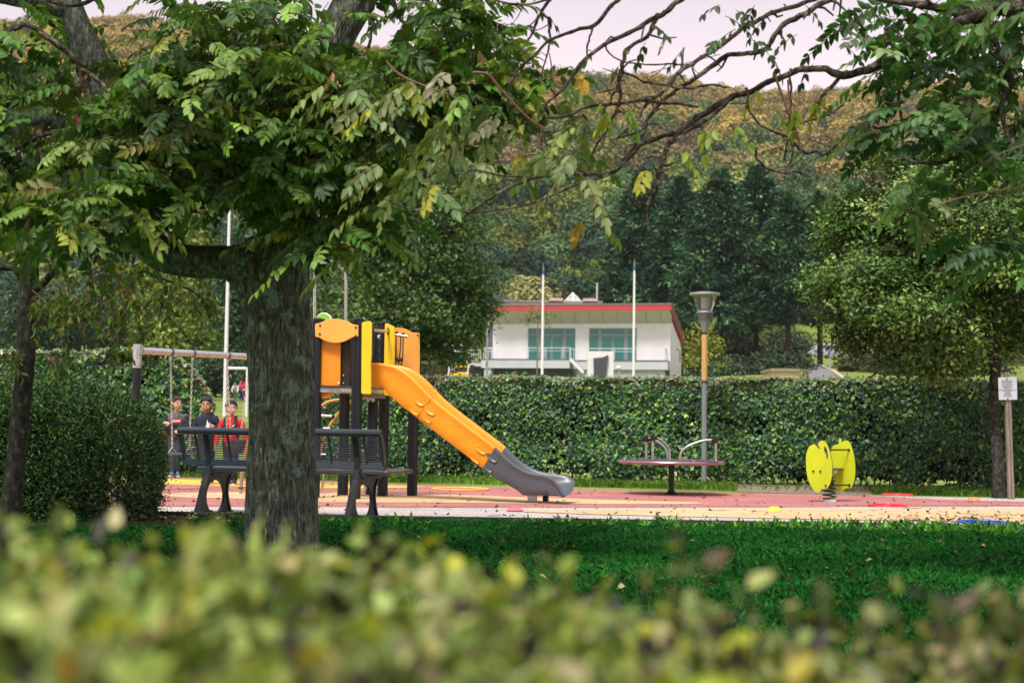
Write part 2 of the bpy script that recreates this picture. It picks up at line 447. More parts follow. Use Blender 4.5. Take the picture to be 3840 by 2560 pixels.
# near lawn
sheet('lawn', [(a, b + 1) for a, b in KERB] + [(9000, 2600), (9000, 6000), (-7000, 6000), (-7000, 2600)], 0.004, m_lawn)
sheet('soil_bed', [(-900, 1928), (480, 1933), (780, 1946), (900, 1966), (820, 1985), (600, 1990), (300, 2020), (-900, 2060)], 0.010, m_soil, wob=0.12)

# steel edging between lawn and surface
mb = MB(); kp = [G(a, b) for a, b in KERB]
dense = []
for i in range(len(kp) - 1):
    for k in range(8): dense.append(kp[i].lerp(kp[i + 1], k / 8))
dense.append(kp[-1])
for i in range(len(dense) - 1):
    a, b = dense[i], dense[i + 1]
    mb.bar((a.x, a.y, 0.018), (b.x, b.y, 0.018), 0.03, 0.05)
tag(mb.build('kerb', M('edging', (0.035, 0.035, 0.04), rough=0.6)), kind='structure')

# ---- grass blades (near lawn) and the thin strip by the hedge
def grass(name, regions, mat, cols, wts):
    Vs = []; Fs = []; Cs = []; n0 = 0
    for (pts, h, w, hv) in regions:
        n = len(pts)
        az = RNG.random(n) * 2 * np.pi; lean = RNG.random(n) * 1.1
        d = np.stack([np.cos(az), np.sin(az), np.zeros(n)], 1); s_ = np.stack([-np.sin(az), np.cos(az), np.zeros(n)], 1)
        hh = (h * (1 + hv * RNG.normal(size=n).clip(-1.5, 2)))[:, None]
        up = np.array([0, 0, 1.0])
        b0 = pts - s_ * w; b1 = pts + s_ * w
        mpt = pts + up * hh * 0.6 + d * hh * lean[:, None] * 0.35
        t = pts + up * hh * (1 - 0.25 * lean[:, None]) + d * hh * lean[:, None]
        V = np.stack([b0, b1, mpt + s_ * w * 0.7, t, mpt - s_ * w * 0.7], 1).reshape(-1, 3)
        F = (np.arange(n)[:, None] * 5 + np.array([0, 1, 2, 3, 4])) + n0
        Vs.append(V); Fs.append(F); pf = np.array([1 + 0.55 * mnoise.noise(Vector((p[0] * .9, p[1] * .9, 5))) + 0.35 * mnoise.noise(Vector((p[0] * 3.5, p[1] * 3.5, 9))) for p in pts]); Cs.append(np.clip(palette(n, cols, wts, 0.3, 5) * np.repeat(pf, 5)[:, None], 0, 1)); n0 += len(V)
    return tag(npmesh(name, np.concatenate(Vs), np.concatenate(Fs), mat, None, np.concatenate(Cs)), kind='stuff')

def ykerb(px):    # y pixel of kerb at px
    for i in range(len(KERB) - 1):
        if KERB[i][0] <= px <= KERB[i + 1][0]:
            t = (px - KERB[i][0]) / (KERB[i + 1][0] - KERB[i][0]); return KERB[i][1] * (1 - t) + KERB[i + 1][1] * t
    return 2000
def lawn_points(n):
    out_ = []
    while len(out_) < n:
        Y = 4.6 + (14.6 - 4.6) * rnd.random() ** 0.8
        x = rnd.uniform(-0.42, 0.42) * Y
        px = 1920 + x / Y * FPX; s = FPX / Y
        py = 1613 + (px - 1920) * math.sin(ROLL) + CAMZ * s
        if py < ykerb(px) + 5 or py > 2900: continue
        if px < 760 and py < 1985 and rnd.random() < 0.93: continue
        # thin, worn places
        q = mnoise.noise(Vector((x * 0.8, Y * 0.8, 2)))
        if q > 0.32 and rnd.random() < 0.5: continue
        out_.append((x, Y, 0.003))
    return np.array(out_)
lm_grass = leafmat('grass_blades', 0.45, 0.6, 0.2, tcol=(1.1, 1.2, 0.8))
grass('lawn_grass', [(lawn_points(210000), 0.042, 0.0021, 0.35)], lm_grass,
      [(0.024, 0.20, 0.040), (0.045, 0.29, 0.050), (0.014, 0.12, 0.028), (0.15, 0.36, 0.12), (0.24, 0.26, 0.12)], [4, 4, 3, 1.2, 0.25])
pts = []
while len(pts) < 42000:
    px = rnd.uniform(-300, 4200); t = rnd.random()
    top = 1774 + (px - 560) * 0.0225; bot = 1787 + (px - 560) * 0.0245
    if 2760 < px < 3270 and rnd.random() < 0.97: continue
    g = G(px, top + (bot - top) * t)
    pts.append((g.x, g.y, 0.003))
grass('hedge_strip_grass', [(np.array(pts), 0.07, 0.004, 0.4)], lm_grass, [(0.18, 0.34, 0.05), (0.26, 0.44, 0.09), (0.11, 0.22, 0.03), (0.36, 0.42, 0.16)], [4, 3, 2, 1])

# weeds along the edging on the right + tufts round the bench feet
wl = Leafy(); ws = []
for i in range(330):
    px = rnd.choice([rnd.uniform(2350, 3900), rnd.uniform(3000, 3900), rnd.uniform(3200, 3900), rnd.uniform(2300, 3900)]); px = px if i > 30 else rnd.uniform(1200, 2300)
    g = G(px, ykerb(px) + rnd.uniform(5, 26)); ws.append((g.x, g.y, 0.01))
ws = np.array(ws); per = 9; C = np.repeat(ws, per, axis=0) + RNG.normal(size=(len(ws) * per, 3)) * np.array([0.02, 0.02, 0])
D = rdir(len(C), 0.9); D[:, 2] = np.abs(D[:, 2]) * 0.8 + 0.25; N = rdir(len(C), 1.5)
L = 0.045 + 0.075 * RNG.random(len(C)) ** 1.3
V, F = leaves(C, D, N, L, L * 0.3, 0.1, 0.25)
wl.add(V, F, palette(len(C), [(0.06, 0.24, 0.02), (0.12, 0.36, 0.03), (0.03, 0.12, 0.03), (0.10, 0.2, 0.09)], [3, 3, 2, 1], 0.25))
tag(wl.build('edging_weeds', leafmat('weed_leaf', 0.3, 0.4, 0.4), None), kind='stuff')

# fallen leaves, bark and twigs
fl = Leafy(); pts = []
for i in range(1150):
    r = rnd.random()
    if r < 0.12: px, py = rnd.gauss(3560, 230), rnd.gauss(1948, 14)
    elif r < 0.50: px, py = rnd.uniform(500, 3900), rnd.uniform(1800, 1975)
    elif r < 0.8: px, py = rnd.uniform(400, 900), rnd.uniform(1935, 1990)
    else: px, py = rnd.uniform(900, 3900), rnd.uniform(1970, 2250)
    if px > 4100 or py < 1795 + (px - 560) * .025: continue
    g = G(px, py); pts.append((g.x, g.y, 0.016 + rnd.random() * 0.012 + (0.03 if py > ykerb(px) else 0)))
C = np.array(pts); n = len(C); D = rdir(n); D[:, 2] *= 0.15; N = rdir(n, 2.5); L = 0.02 + 0.035 * RNG.random(n)
V, F = leaves(C, D, N, L, L * (0.25 + 0.5 * RNG.random(n)), 0.25, 0.3)
fl.add(V, F, palette(n, [(0.02, 0.016, 0.012), (0.05, 0.03, 0.015), (0.22, 0.12, 0.03), (0.3, 0.27, 0.12)], [6, 4, 1.5, 1], 0.3))
tw = np.array([(G(rnd.gauss(3560, 210), rnd.gauss(1948, 12))) for _ in range(60)] + [G(rnd.uniform(560, 3800), rnd.uniform(1840, 1965)) for _ in range(70)])
tw[:, 2] = 0.02; n = len(tw); D = rdir(n); D[:, 2] *= 0.05; N = rdir(n, 3); L = 0.1 + 0.2 * RNG.random(n)
V, F = leaves(tw, D, N, L, 0.009, 0.3); fl.add(V, F, palette(n, [(0.03, 0.022, 0.016), (0.08, 0.06, 0.04)], [3, 1], 0.2))
tag(fl.build('fallen_leaves', leafmat('dead_leaf', 0.0, 0.8, 0.15), None), kind='stuff')

# ------------------------------------------------------------------ hedges
IVY = [(0.030, 0.110, 0.026), (0.085, 0.21, 0.034), (0.008, 0.038, 0.015), (0.24, 0.40, 0.070), (0.016, 0.082, 0.040)]
def ivy_leaves(C, N, size):     # five-pointed leaf as one folded pair of quads plus two side lobes
    n = len(C); N = norm(N); D = norm(np.cross(N, np.cross(np.tile([[0, 0, -1.0]], (n, 1)) + 0.5 * RNG.normal(size=(n, 3)), N)))
    V, F = leaves(C, D, N, size, size * 0.72, 0.10, 0.08)
    S = np.cross(D, N)
    l = np.asarray(size)[:, None]
    q = C + D * l * 0.16
    V2 = np.stack([C, q + S * l * 0.62 - D * l * .12, q + D * l * .3 + S * l * .2, q - S * 0 + D * l * .1, q + D * l * .3 - S * l * .2, q - S * l * 0.62 - D * l * .12], 1).reshape(-1, 3) + np.repeat(N * 0.004, 6, axis=0)
    i = np.arange(n)[:, None] * 6
    F2 = np.concatenate([i + np.array([0, 1, 2, 3]), i + np.array([0, 3, 4, 5])], 1).reshape(-1, 4)
    return V, F, V2, F2
def ivy_hedge(name, a, b, h, th, n, label, gaps=(), hvar=0.04, top_cols=None, roundend=0.0, size=0.054, seed=0):
    a = Vector(a); b = Vector(b); L = (b - a).length; t = (b - a).normalized(); nn = Vector((t.y, -t.x, 0))
    if nn.y > 0: nn = -nn       # towards the camera
    mid = (a + b) / 2; root = empty(name, (mid.x, mid.y, 0), label, 'hedge')
    lf = Leafy(); u = RNG.random(n) * L
    kind = RNG.random(n)
    def H(uu):
        hh = np.array([h + hvar * mnoise.noise(Vector((q * 0.9, seed, 0))) + 0.03 * mnoise.noise(Vector((q * 5, seed, 4))) for q in uu])
        if roundend: hh = hh - 0.75 * np.clip((uu - (L - roundend)) / roundend, 0, 1) ** 2.2 * h * 0.55
        return hh
    Hu = H(u)
    C = np.zeros((n, 3)); N = np.zeros((n, 3))
    front = kind < 0.66; top = (kind >= 0.66) & (kind < 0.93); back = kind >= 0.93
    z = RNG.random(n) ** 0.92 * 0.99
    bumps = np.array([mnoise.noise(Vector((u[i] * 1.6, z[i] * Hu[i] * 1.8, seed + 3))) for i in range(n)])
    dark = np.array([mnoise.noise(Vector((u[i] * 0.9, z[i] * Hu[i] * 1.6, seed + 8))) for i in range(n)])
    depth = th / 2 + 0.10 * bumps - np.abs(RNG.normal(size=n)) * 0.07
    bott = np.clip((0.22 - z) / 0.22, 0, 1) * 0.10
    C[:, 2] = z * Hu
    offn = np.where(front, depth - bott, np.where(top, (RNG.random(n) - 0.5) * th, -depth))
    if roundend:
        e = np.clip((u - (L - roundend)) / roundend, 0, 1); offn = offn * np.sqrt(1 - 0.75 * e ** 2)
    C[:, 2] = np.where(top, Hu + np.abs(RNG.normal(size=n)) * 0.025 - 0.03, C[:, 2])
    C[:, 0] = a.x + t.x * u + nn.x * offn; C[:, 1] = a.y + t.y * u + nn.y * offn
    nvec = np.array(nn)
    N = np.where(front[:, None], nvec * 1.0 + np.array([0, 0, 0.35]), np.where(top[:, None], np.array([0, 0, 1.0]) + nvec * 0.45, -nvec + np.array([0, 0, .3])))
    N = N + RNG.normal(size=(n, 3)) * 0.42
    keep = np.ones(n, bool)
    hole = (dark > 0.24) & front; keep &= ~(hole & (RNG.random(n) < 0.7))
    for (u0, u1, z0, z1, p) in gaps:
        inside = (u > u0) & (u < u1) & (C[:, 2] > z0) & (C[:, 2] < z1); keep &= ~(inside & (RNG.random(n) < p))
    keep &= ~((C[:, 2] < 0.16) & (RNG.random(n) < 0.45))
    C, N, top_, u_, zz = C[keep], N[keep], top[keep], u[keep], C[keep][:, 2]
    m = len(C); size_ = size * (0.55 + 0.9 * RNG.random(m) ** 1.5)
    V, F, V2, F2 = ivy_leaves(C, N, size_)
    patch = np.array([mnoise.noise(Vector((u_[i] * 0.5, zz[i] * 0.6, seed + 20))) for i in range(m)])
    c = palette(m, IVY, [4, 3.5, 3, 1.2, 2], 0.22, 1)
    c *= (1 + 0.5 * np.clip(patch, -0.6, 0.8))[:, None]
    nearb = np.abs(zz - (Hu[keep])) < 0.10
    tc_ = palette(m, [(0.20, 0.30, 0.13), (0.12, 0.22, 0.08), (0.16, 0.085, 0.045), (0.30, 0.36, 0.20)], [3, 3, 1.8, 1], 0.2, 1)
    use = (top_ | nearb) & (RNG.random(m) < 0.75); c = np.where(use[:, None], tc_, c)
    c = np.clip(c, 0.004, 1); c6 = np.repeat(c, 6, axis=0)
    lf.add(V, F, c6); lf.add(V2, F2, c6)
    # stray shoots above the clipped top
    k = int(L * 16); us = RNG.random(k) * (L - roundend * 1.2); hs = H(us)
    for i in range(k):
        m_ = 5; ln = rnd.uniform(0.04, 0.15) * (1.6 if rnd.random() < 0.08 else 1); bq = np.array([a.x + t.x * us[i] + nn.x * rnd.uniform(-.3, .3), a.y + t.y * us[i] + nn.y * rnd.uniform(-.3, .3), hs[i] - 0.01])
        Cq = bq + np.array([rnd.uniform(-.4, .4), rnd.uniform(-.4, .4), 1.0]) * (np.arange(m_) / m_)[:, None] * ln
        V, F, V2, F2 = ivy_leaves(Cq, rdir(m_, 0.8), np.full(m_, size * 0.8)); cq = palette(m_, [(0.16, 0.26, 0.08), (0.22, 0.32, 0.12), (0.17, 0.09, 0.045)], [3, 2, 1], 0.2)
        lf.V.append(V) if False else lf.add(V, F, cq)
    # stems: vertical and tangled, inside
    st = MB(); q = 0.0
    while q < L:
        ok = not any(u0 < q < u1 for (u0, u1, z0, z1, p) in gaps if p > 0.9)
        pb = a + t * q
        for k in range(2):
            r = rnd.uniform(0.008, 0.02); pts_ = []
            hh = h * rnd.uniform(0.5, 0.85); o1 = Vector((rnd.uniform(-.2, .2), rnd.uniform(-.1, .1), 0))
            for s_ in range(5): pts_.append(pb + Vector((rnd.uniform(-.06, .06), rnd.uniform(-.06, .06), hh * s_ / 4)) + o1 * (s_ / 4))
            st.tube(pts_, [r * (1 - 0.15 * s_) for s_ in range(5)], 5)
        q += rnd.uniform(0.15, 0.3)
    st.build('stems', M('hedge_stem', (0.05, 0.035, 0.022), rough=0.9), root)
    lf.build('foliage', leafmat('ivy_leaf', 0.12, 0.42, 0.45), root)
    # inner mass of near-black leaves keeps the hedge opaque, broken where the photo shows light through it
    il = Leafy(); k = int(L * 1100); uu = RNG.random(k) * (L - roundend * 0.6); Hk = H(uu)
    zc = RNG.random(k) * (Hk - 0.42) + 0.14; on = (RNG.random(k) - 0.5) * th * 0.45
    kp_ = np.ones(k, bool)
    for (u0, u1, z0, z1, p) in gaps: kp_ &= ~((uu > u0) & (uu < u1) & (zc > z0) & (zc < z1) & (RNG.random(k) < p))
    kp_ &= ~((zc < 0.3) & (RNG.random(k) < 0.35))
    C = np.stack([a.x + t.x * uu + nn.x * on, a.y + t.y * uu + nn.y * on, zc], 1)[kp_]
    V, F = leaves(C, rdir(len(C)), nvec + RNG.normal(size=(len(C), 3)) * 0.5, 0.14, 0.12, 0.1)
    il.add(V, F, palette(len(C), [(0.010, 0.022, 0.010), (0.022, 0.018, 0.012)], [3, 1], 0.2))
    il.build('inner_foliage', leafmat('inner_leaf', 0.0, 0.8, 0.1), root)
    return root
# right hedge: from behind the play tower to beyond the right edge
A0 = P(1130, 1500, 25.9); A0.z = 0; A1 = P(4330, 1500, 23.4); A1.z = 0
Lh = (A1 - A0).length
def uof(px): return (px - 1130) / (4330 - 1130) * Lh
ivy_hedge('ivy_hedge', A0, A1, 1.72, 0.75, 130000, 'long clipped ivy hedge behind the slide, lamp post and spring rider',
          gaps=[(uof(2135), uof(2215), 0.05, 0.85, 0.80), (uof(2215), uof(2300), 0.0, 0.35, 0.8), (uof(2560), uof(2640), 0.0, 0.22, 0.85), (uof(2120), uof(2310), 0.85, 1.0, 0.5),
                (uof(3270), uof(3420), 0.0, 0.2, 0.8), (uof(2660), uof(2760), 0.0, 0.15, 0.8)])
B0 = P(-700, 1500, 24.5); B0.z = 0; B1 = P(800, 1500, 25.6); B1.z = 0
ivy_hedge('ivy_hedge', B0, B1, 2.06, 0.9, 52000, 'taller ivy hedge with a rounded end behind the swing and the boy with crossed arms', roundend=0.85, size=0.075, hvar=0.10, seed=5)

# dark bush on the left
root = empty('evergreen_bush', P(150, 1960, 13.6) * 1, 'dark rounded evergreen bush beside the slim leaning trunk', 'bush'); root.location.z = 0
bl = Leafy()
Yb = 13.5
def bush_pts(n):
    out_ = []; nor = []
    while len(out_) < n:
        x = rnd.uniform(-7.2, -3.05); z = rnd.uniform(0.0, 1.34); y = rnd.uniform(-0.85, 0.85)
        e = max(0, (x + 4.15) / 1.02)           # rounded right end
        top_ = 1.22 + 0.07 * mnoise.noise(Vector((x * 1.2, y * 1.2, 1))) + 0.05 * mnoise.noise(Vector((x * 4, y * 4, 1)))
        f = (abs(y) / 0.8) ** 2.6 + max(0, (z - 0.45) / (top_ - 0.45)) ** 3.0 + e ** 2.4 * (1 + 0.35 * ((z - 0.6) ** 2) * 2)
        f += 0.22 * mnoise.noise(Vector((x * 2, y * 2, z * 2)))
        if f > 1.0 or f < 0.45: continue
        if f < 0.72 and rnd.random() < 0.6: continue
        if y > 0.2 and rnd.random() < 0.6: continue
        out_.append((x, Yb + y, z)); nor.append((e * 1.2, y * 1.6, (z - 0.5) * 1.5))
    return np.array(out_), np.array(nor)
C, N = bush_pts(80000); n = len(C)
D = norm(N * 0.6 + rdir(n, 0.5)); Nn = rdir(n, 0.6) + N * 0.6
L = 0.028 + 0.022 * RNG.random(n)
V, F = leaves(C, D, Nn, L, L * 0.30, 0.1, 0.1)
bl.add(V, F, palette(n, [(0.022, 0.079, 0.016), (0.054, 0.143, 0.021), (0.009, 0.036, 0.013), (0.115, 0.203, 0.032), (0.130, 0.083, 0.040)], [4, 3, 2.5, 1.6, .1], 0.25))
# upright shoots
k = 260; sx = RNG.uniform(-7, -3.6, k); sy = Yb + RNG.uniform(-0.7, 0.5, k)
for i in range(k):
    b = np.array([sx[i], sy[i], 1.12]); L_ = rnd.uniform(0.08, 0.28); m = 9
    dd = np.array([rnd.uniform(-.3, .3), rnd.uniform(-.3, .3), 1.0])
    C = b + dd * (np.arange(m) / m)[:, None] * L_
    V, F = leaves(C, rdir(m, 0.8), rdir(m, 1), 0.035, 0.011, 0.1); bl.add(V, F, palette(m, [(0.05, 0.14, 0.02), (0.03, 0.10, 0.02)], [1, 1], 0.2))
# loose trailing twigs low on the right
for i in range(330):
    b = np.array([rnd.uniform(-3.9, -3.15), Yb - rnd.uniform(-.3, .75), rnd.uniform(0.04, 0.42)]); m = 8; L_ = rnd.uniform(.1, .28)
    dd = np.array([rnd.uniform(-.2, 1.0), rnd.uniform(-.9, .2), rnd.uniform(-.5, .3)])
    C = b + dd * (np.arange(m) / m)[:, None] * L_
    V, F = leaves(C, rdir(m), rdir(m, .5), 0.032, 0.009, 0.1); bl.add(V, F, palette(m, [(0.02, 0.05, 0.02), (0.05, 0.09, 0.04), (0.09, .07, .05)], [2, 1, 1], 0.2))
bl.build('foliage', leafmat('bush_leaf', 0.12, 0.45, 0.35), root)
mb = MB()
for i in range(60):
    x = rnd.uniform(-7.0, -3.4); y = Yb + rnd.uniform(-.4, .3)
    pts_ = [Vector((x, y, 0)) + Vector((rnd.uniform(-.15, .25) * q, rnd.uniform(-.5, .1) * q, 0.9 * q)) for q in (0, .3, .6, 1)]
    mb.tube(pts_, [0.018, .014, .01, .006], 5)
mb.build('stems', M('hedge_stem', (0.05, 0.035, 0.022)), root)
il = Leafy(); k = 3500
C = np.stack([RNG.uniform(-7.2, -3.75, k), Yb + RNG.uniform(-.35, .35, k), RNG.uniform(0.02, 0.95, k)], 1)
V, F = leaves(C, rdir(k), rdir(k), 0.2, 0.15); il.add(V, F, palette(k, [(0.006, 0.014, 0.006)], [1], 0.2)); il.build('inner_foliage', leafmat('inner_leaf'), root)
# ------------------------------------------------------------------ the big tree
def bark_mat(name, c1, c2, lichen, ridges=(1, 1, 0.16), sc=26.0, moss=None, lthr=(0.53, 0.60)):
    m = bpy.data.materials.new(name); m.use_nodes = True; t = m.node_tree; p = t.nodes['Principled BSDF']
    p.inputs['Roughness'].default_value = 0.9; p.inputs['Specular IOR Level'].default_value = 0.15
    tc_ = t.nodes.new('ShaderNodeTexCoord'); mp_ = t.nodes.new('ShaderNodeMapping'); mp_.inputs['Scale'].default_value = ridges
    t.links.new(tc_.outputs['Object'], mp_.inputs[0])
    # warp so that the fissures wander
    wn = t.nodes.new('ShaderNodeTexNoise'); wn.inputs['Scale'].default_value = 7; wn.inputs['Detail'].default_value = 3
    t.links.new(tc_.outputs['Object'], wn.inputs['Vector'])
    va = t.nodes.new('ShaderNodeVectorMath'); va.operation = 'MULTIPLY_ADD'; va.inputs[1].default_value = (0.06, 0.06, 0.0)
    t.links.new(wn.outputs['Color'], va.inputs[0]); t.links.new(mp_.outputs[0], va.inputs[2])
    n1 = t.nodes.new('ShaderNodeTexNoise'); n1.inputs['Scale'].default_value = sc; n1.inputs['Detail'].default_value = 5; n1.inputs['Roughness'].default_value = 0.6
    t.links.new(va.outputs[0], n1.inputs['Vector'])
    r1 = t.nodes.new('ShaderNodeValToRGB'); e = r1.color_ramp.elements
    e[0].position = 0.34; e[0].color = (*c1, 1); e[1].position = 0.60; e[1].color = (*c2, 1)
    e2 = e.new(0.69); e2.color = (c2[0] * 3.4, c2[1] * 3.1, c2[2] * 1.8, 1)
    t.links.new(n1.outputs[0], r1.inputs[0])
    n2 = t.nodes.new('ShaderNodeTexNoise'); n2.inputs['Scale'].default_value = 9.0; n2.inputs['Detail'].default_value = 9; n2.inputs['Roughness'].default_value = 0.72
    t.links.new(tc_.outputs['Object'], n2.inputs['Vector'])
    r2 = t.nodes.new('ShaderNodeValToRGB'); r2.color_ramp.elements[0].position = lthr[0]; r2.color_ramp.elements[1].position = lthr[1]
    t.links.new(n2.outputs[0], r2.inputs[0])
    mxx = t.nodes.new('ShaderNodeMixRGB'); mxx.inputs[2].default_value = (*lichen, 1)
    mu = t.nodes.new('ShaderNodeMath'); mu.operation = 'MULTIPLY'; mu.inputs[1].default_value = 0.75
    t.links.new(r2.outputs[0], mu.inputs[0]); t.links.new(mu.outputs[0], mxx.inputs[0]); t.links.new(r1.outputs[0], mxx.inputs[1])
    last = mxx
    if moss:     # moss grows on the upper side of leaning limbs
        g = t.nodes.new('ShaderNodeNewGeometry'); s = t.nodes.new('ShaderNodeSeparateXYZ'); t.links.new(g.outputs['Normal'], s.inputs[0])
        ma = t.nodes.new('ShaderNodeMath'); ma.operation = 'MULTIPLY_ADD'; ma.inputs[1].default_value = 0.55; t.links.new(s.outputs[2], ma.inputs[0]); t.links.new(n2.outputs[0], ma.inputs[2])
        rm = t.nodes.new('ShaderNodeValToRGB'); rm.color_ramp.elements[0].position = 0.70; rm.color_ramp.elements[1].position = 0.86; t.links.new(ma.outputs[0], rm.inputs[0])
        mm = t.nodes.new('ShaderNodeMixRGB'); mm.inputs[2].default_value = (*moss, 1); t.links.new(rm.outputs[0], mm.inputs[0]); t.links.new(mxx.outputs[0], mm.inputs[1]); last = mm
    t.links.new(last.outputs[0], p.inputs['Base Color'])
    bp = t.nodes.new('ShaderNodeBump'); bp.inputs['Strength'].default_value = 0.9; bp.inputs['Distance'].default_value = 0.02
    t.links.new(n1.outputs[0], bp.inputs['Height']); t.links.new(bp.outputs[0], p.inputs['Normal'])
    return m
BARK = bark_mat('big_tree_bark', (0.017, 0.020, 0.016), (0.125, 0.138, 0.105), (0.19, 0.28, 0.235), moss=(0.055, 0.065, 0.008), ridges=(1, 1, 0.17), sc=52)
BARK2 = bark_mat('grey_branch_bark', (0.016, 0.012, 0.010), (0.075, 0.057, 0.045), (0.26, 0.23, 0.20), ridges=(1, 1, 1), sc=35, lthr=(0.52, 0.64))
BARK3 = bark_mat('young_bark', (0.012, 0.013, 0.011), (0.048, 0.05, 0.04), (0.13, 0.15, 0.12), ridges=(1, 1, 0.6), sc=22, lthr=(0.62, 0.7))

tb = P(1060, 2110, 10.0)
tree = empty('big_tree', (tb.x, tb.y, 0), 'huge old tree with rough lichened trunk in front of the bench', 'tree')
prof = [(1062, 2125, 10, 168), (1060, 2085, 10, 145), (1058, 2000, 10, 138), (1057, 1800, 10, 132), (1056, 1600, 10, 124), (1054, 1400, 10, 122), (1046, 1250, 10, 124), (1034, 1130, 10, 130),
        (1040, 1040, 10, 122), (1056, 960, 10, 106), (1072, 850, 10, 90), (1088, 700, 10, 82), (1110, 550, 10, 78), (1140, 400, 10.0, 76), (1190, 270, 10.05, 74), (1260, 130, 10.1, 74), (1340, -10, 10.15, 74), (1450, -200, 10.2, 70), (1560, -420, 10.3, 55)]
pts_, rad_ = branch_pts(prof, 14)
bark_tube(pts_, rad_, 150, 1, amp=0.045, lump=0.05, fs=(26, 3.4)).build('trunk', BARK, tree, smooth=True)
# left limb
limb = [(1030, 1150, 10.0, 80), (965, 1062, 9.95, 84), (905, 1005, 9.9, 74), (840, 985, 9.9, 62), (760, 982, 9.88, 60), (680, 975, 9.86, 60), (610, 955, 9.84, 62), (560, 910, 9.82, 64), (525, 840, 9.8, 60), (508, 720, 9.78, 58), (490, 600, 9.75, 58), (455, 470, 9.72, 58), (400, 340, 9.7, 60), (330, 200, 9.68, 62), (265, 60, 9.65, 60), (210, -120, 9.6, 55), (180, -300, 9.6, 45)]
pts_, rad_ = branch_pts(limb, 9)
lm = bark_tube(pts_, rad_, 56, 3, amp=0.05, lump=0.09, fs=(9, 5.0)).build('limb', BARK, tree, smooth=True)
# collar swelling where the limb leaves the trunk
mb = MB()
for (a, b, c, r) in ((905, 975, 9.84, 52), (885, 955, 9.86, 40), (935, 1010, 9.85, 48), (960, 1080, 9.87, 55)):
    mb.ell(P(a, b, c), [r * c / FPX] * 3, 24, 16)
o = mb.build('collar', BARK, tree, remesh=0.012, smooth=True)
# fork to the right side of the upper trunk and other limbs
LIMBS = [
    [(1112, 560, 10.0, 50), (1080, 400, 9.95, 44), (1040, 220, 9.9, 40), (990, 60, 9.85, 36), (930, -160, 9.8, 30)],
    [(1390, -80, 10.1, 34), (1600, -160, 9.7, 26), (1850, -190, 9.3, 18), (2060, -120, 9.0, 11)],
    [(262, 60, 9.65, 34), (130, 10, 9.4, 28), (-60, -20, 9.1, 24), (-300, -80, 8.8, 16)],
    [(480, 480, 9.7, 30), (330, 470, 9.5, 24), (160, 455, 9.3, 22), (0, 430, 9.1, 18), (-200, 400, 8.9, 12)],
]
for L_ in LIMBS:
    pts_, rad_ = branch_pts(L_, 7); pts_, rad_ = wobble(pts_, rad_, 0.03, rnd.random() * 9)
    bark_tube(pts_, rad_, 20, 5, amp=0.04, lump=0.12).build('branch', BARK, tree, smooth=True)
BR = [  # secondary branches: (px, py, Y, r)
    [(30, 118, 8.9, 9), (80, 100, 8.9, 9), (130, 103, 8.9, 10), (190, 150, 8.9, 12), (250, 195, 8.95, 12), (300, 262, 9, 11), (322, 330, 9, 9), (345, 400, 9, 7), (360, 440, 9, 4)],
    [(300, 262, 9, 9), (350, 290, 9, 8), (395, 330, 9, 7), (410, 390, 9, 6), (418, 440, 9, 4)],
    [(300, 275, 9.0, 8), (320, 360, 9.0, 6), (360, 470, 9, 5), (440, 520, 9, 5), (488, 600, 9, 3)],
    [(60, 560, 9.1, 9), (170, 505, 9.1, 10), (320, 495, 9.2, 12), (470, 490, 9.3, 14), (600, 500, 9.5, 12), (760, 480, 9.6, 8)],
    [(180, 0, 9.3, 10), (300, 20, 9.2, 9), (380, -20, 9.1, 7)],
    [(0, 640, 9.2, 8), (100, 620, 9.2, 7), (220, 600, 9.2, 5), (330, 560, 9.2, 4)],
    [(1379, -20, 9.4, 7), (1379, 44, 9.4, 7), (1395, 115, 9.4, 6), (1384, 181, 9.4, 6), (1365, 320, 9.4, 5), (1351, 439, 9.4, 5), (1329, 576, 9.4, 4.5), (1296, 680, 9.4, 4), (1285, 795, 9.4, 3)],
    [(1465, -40, 9.3, 8), (1494, 60, 9.3, 7), (1516, 99, 9.3, 7), (1500, 180, 9.3, 6), (1512, 260, 9.3, 5), (1540, 400, 9.2, 5), (1543, 549, 9.1, 4), (1548, 647, 9.1, 3.5), (1609, 713, 9.0, 3.5), (1675, 730, 9.0, 3), (1724, 703, 9, 3)],
    [(700, -60, 9.3, 9), (690, 80, 9.3, 8), (640, 200, 9.3, 7), (620, 330, 9.3, 6), (612, 420, 9.3, 4)],
    [(900, 150, 9.4, 9), (830, 260, 9.3, 7), (790, 380, 9.2, 6), (720, 470, 9.2, 4)],
    [(1110, 600, 9.9, 14), (1180, 540, 9.7, 10), (1280, 500, 9.5, 8), (1400, 490, 9.3, 5), (1520, 520, 9.1, 3)],
    [(1120, 480, 9.9, 12), (1000, 520, 9.6, 9), (880, 600, 9.4, 7), (760, 660, 9.2, 5), (640, 720, 9, 3)],
    [(1700, -60, 9.2, 8), (1730, 60, 9.2, 7), (1800, 180, 9.1, 5), (1880, 260, 9.0, 4)],
    [(1040, 200, 9.8, 10), (900, 300, 9.5, 8), (780, 420, 9.3, 6)],
    [(160, 455, 9.3, 10), (150, 560, 9.0, 7), (180, 700, 8.8, 5), (160, 850, 8.7, 3)],
    [(500, 700, 9.7, 10), (400, 720, 9.3, 7), (280, 790, 9.0, 5), (120, 860, 8.8, 3)],
]
mb = MB()
for i, L_ in enumerate(BR):
    pts_, rad_ = branch_pts(L_, 5); pts_, rad_ = wobble(pts_, rad_, 0.015, i + 2)
    mb.tube(pts_, rad_, 8)
mb.build('boughs', BARK2, tree, smooth=True)

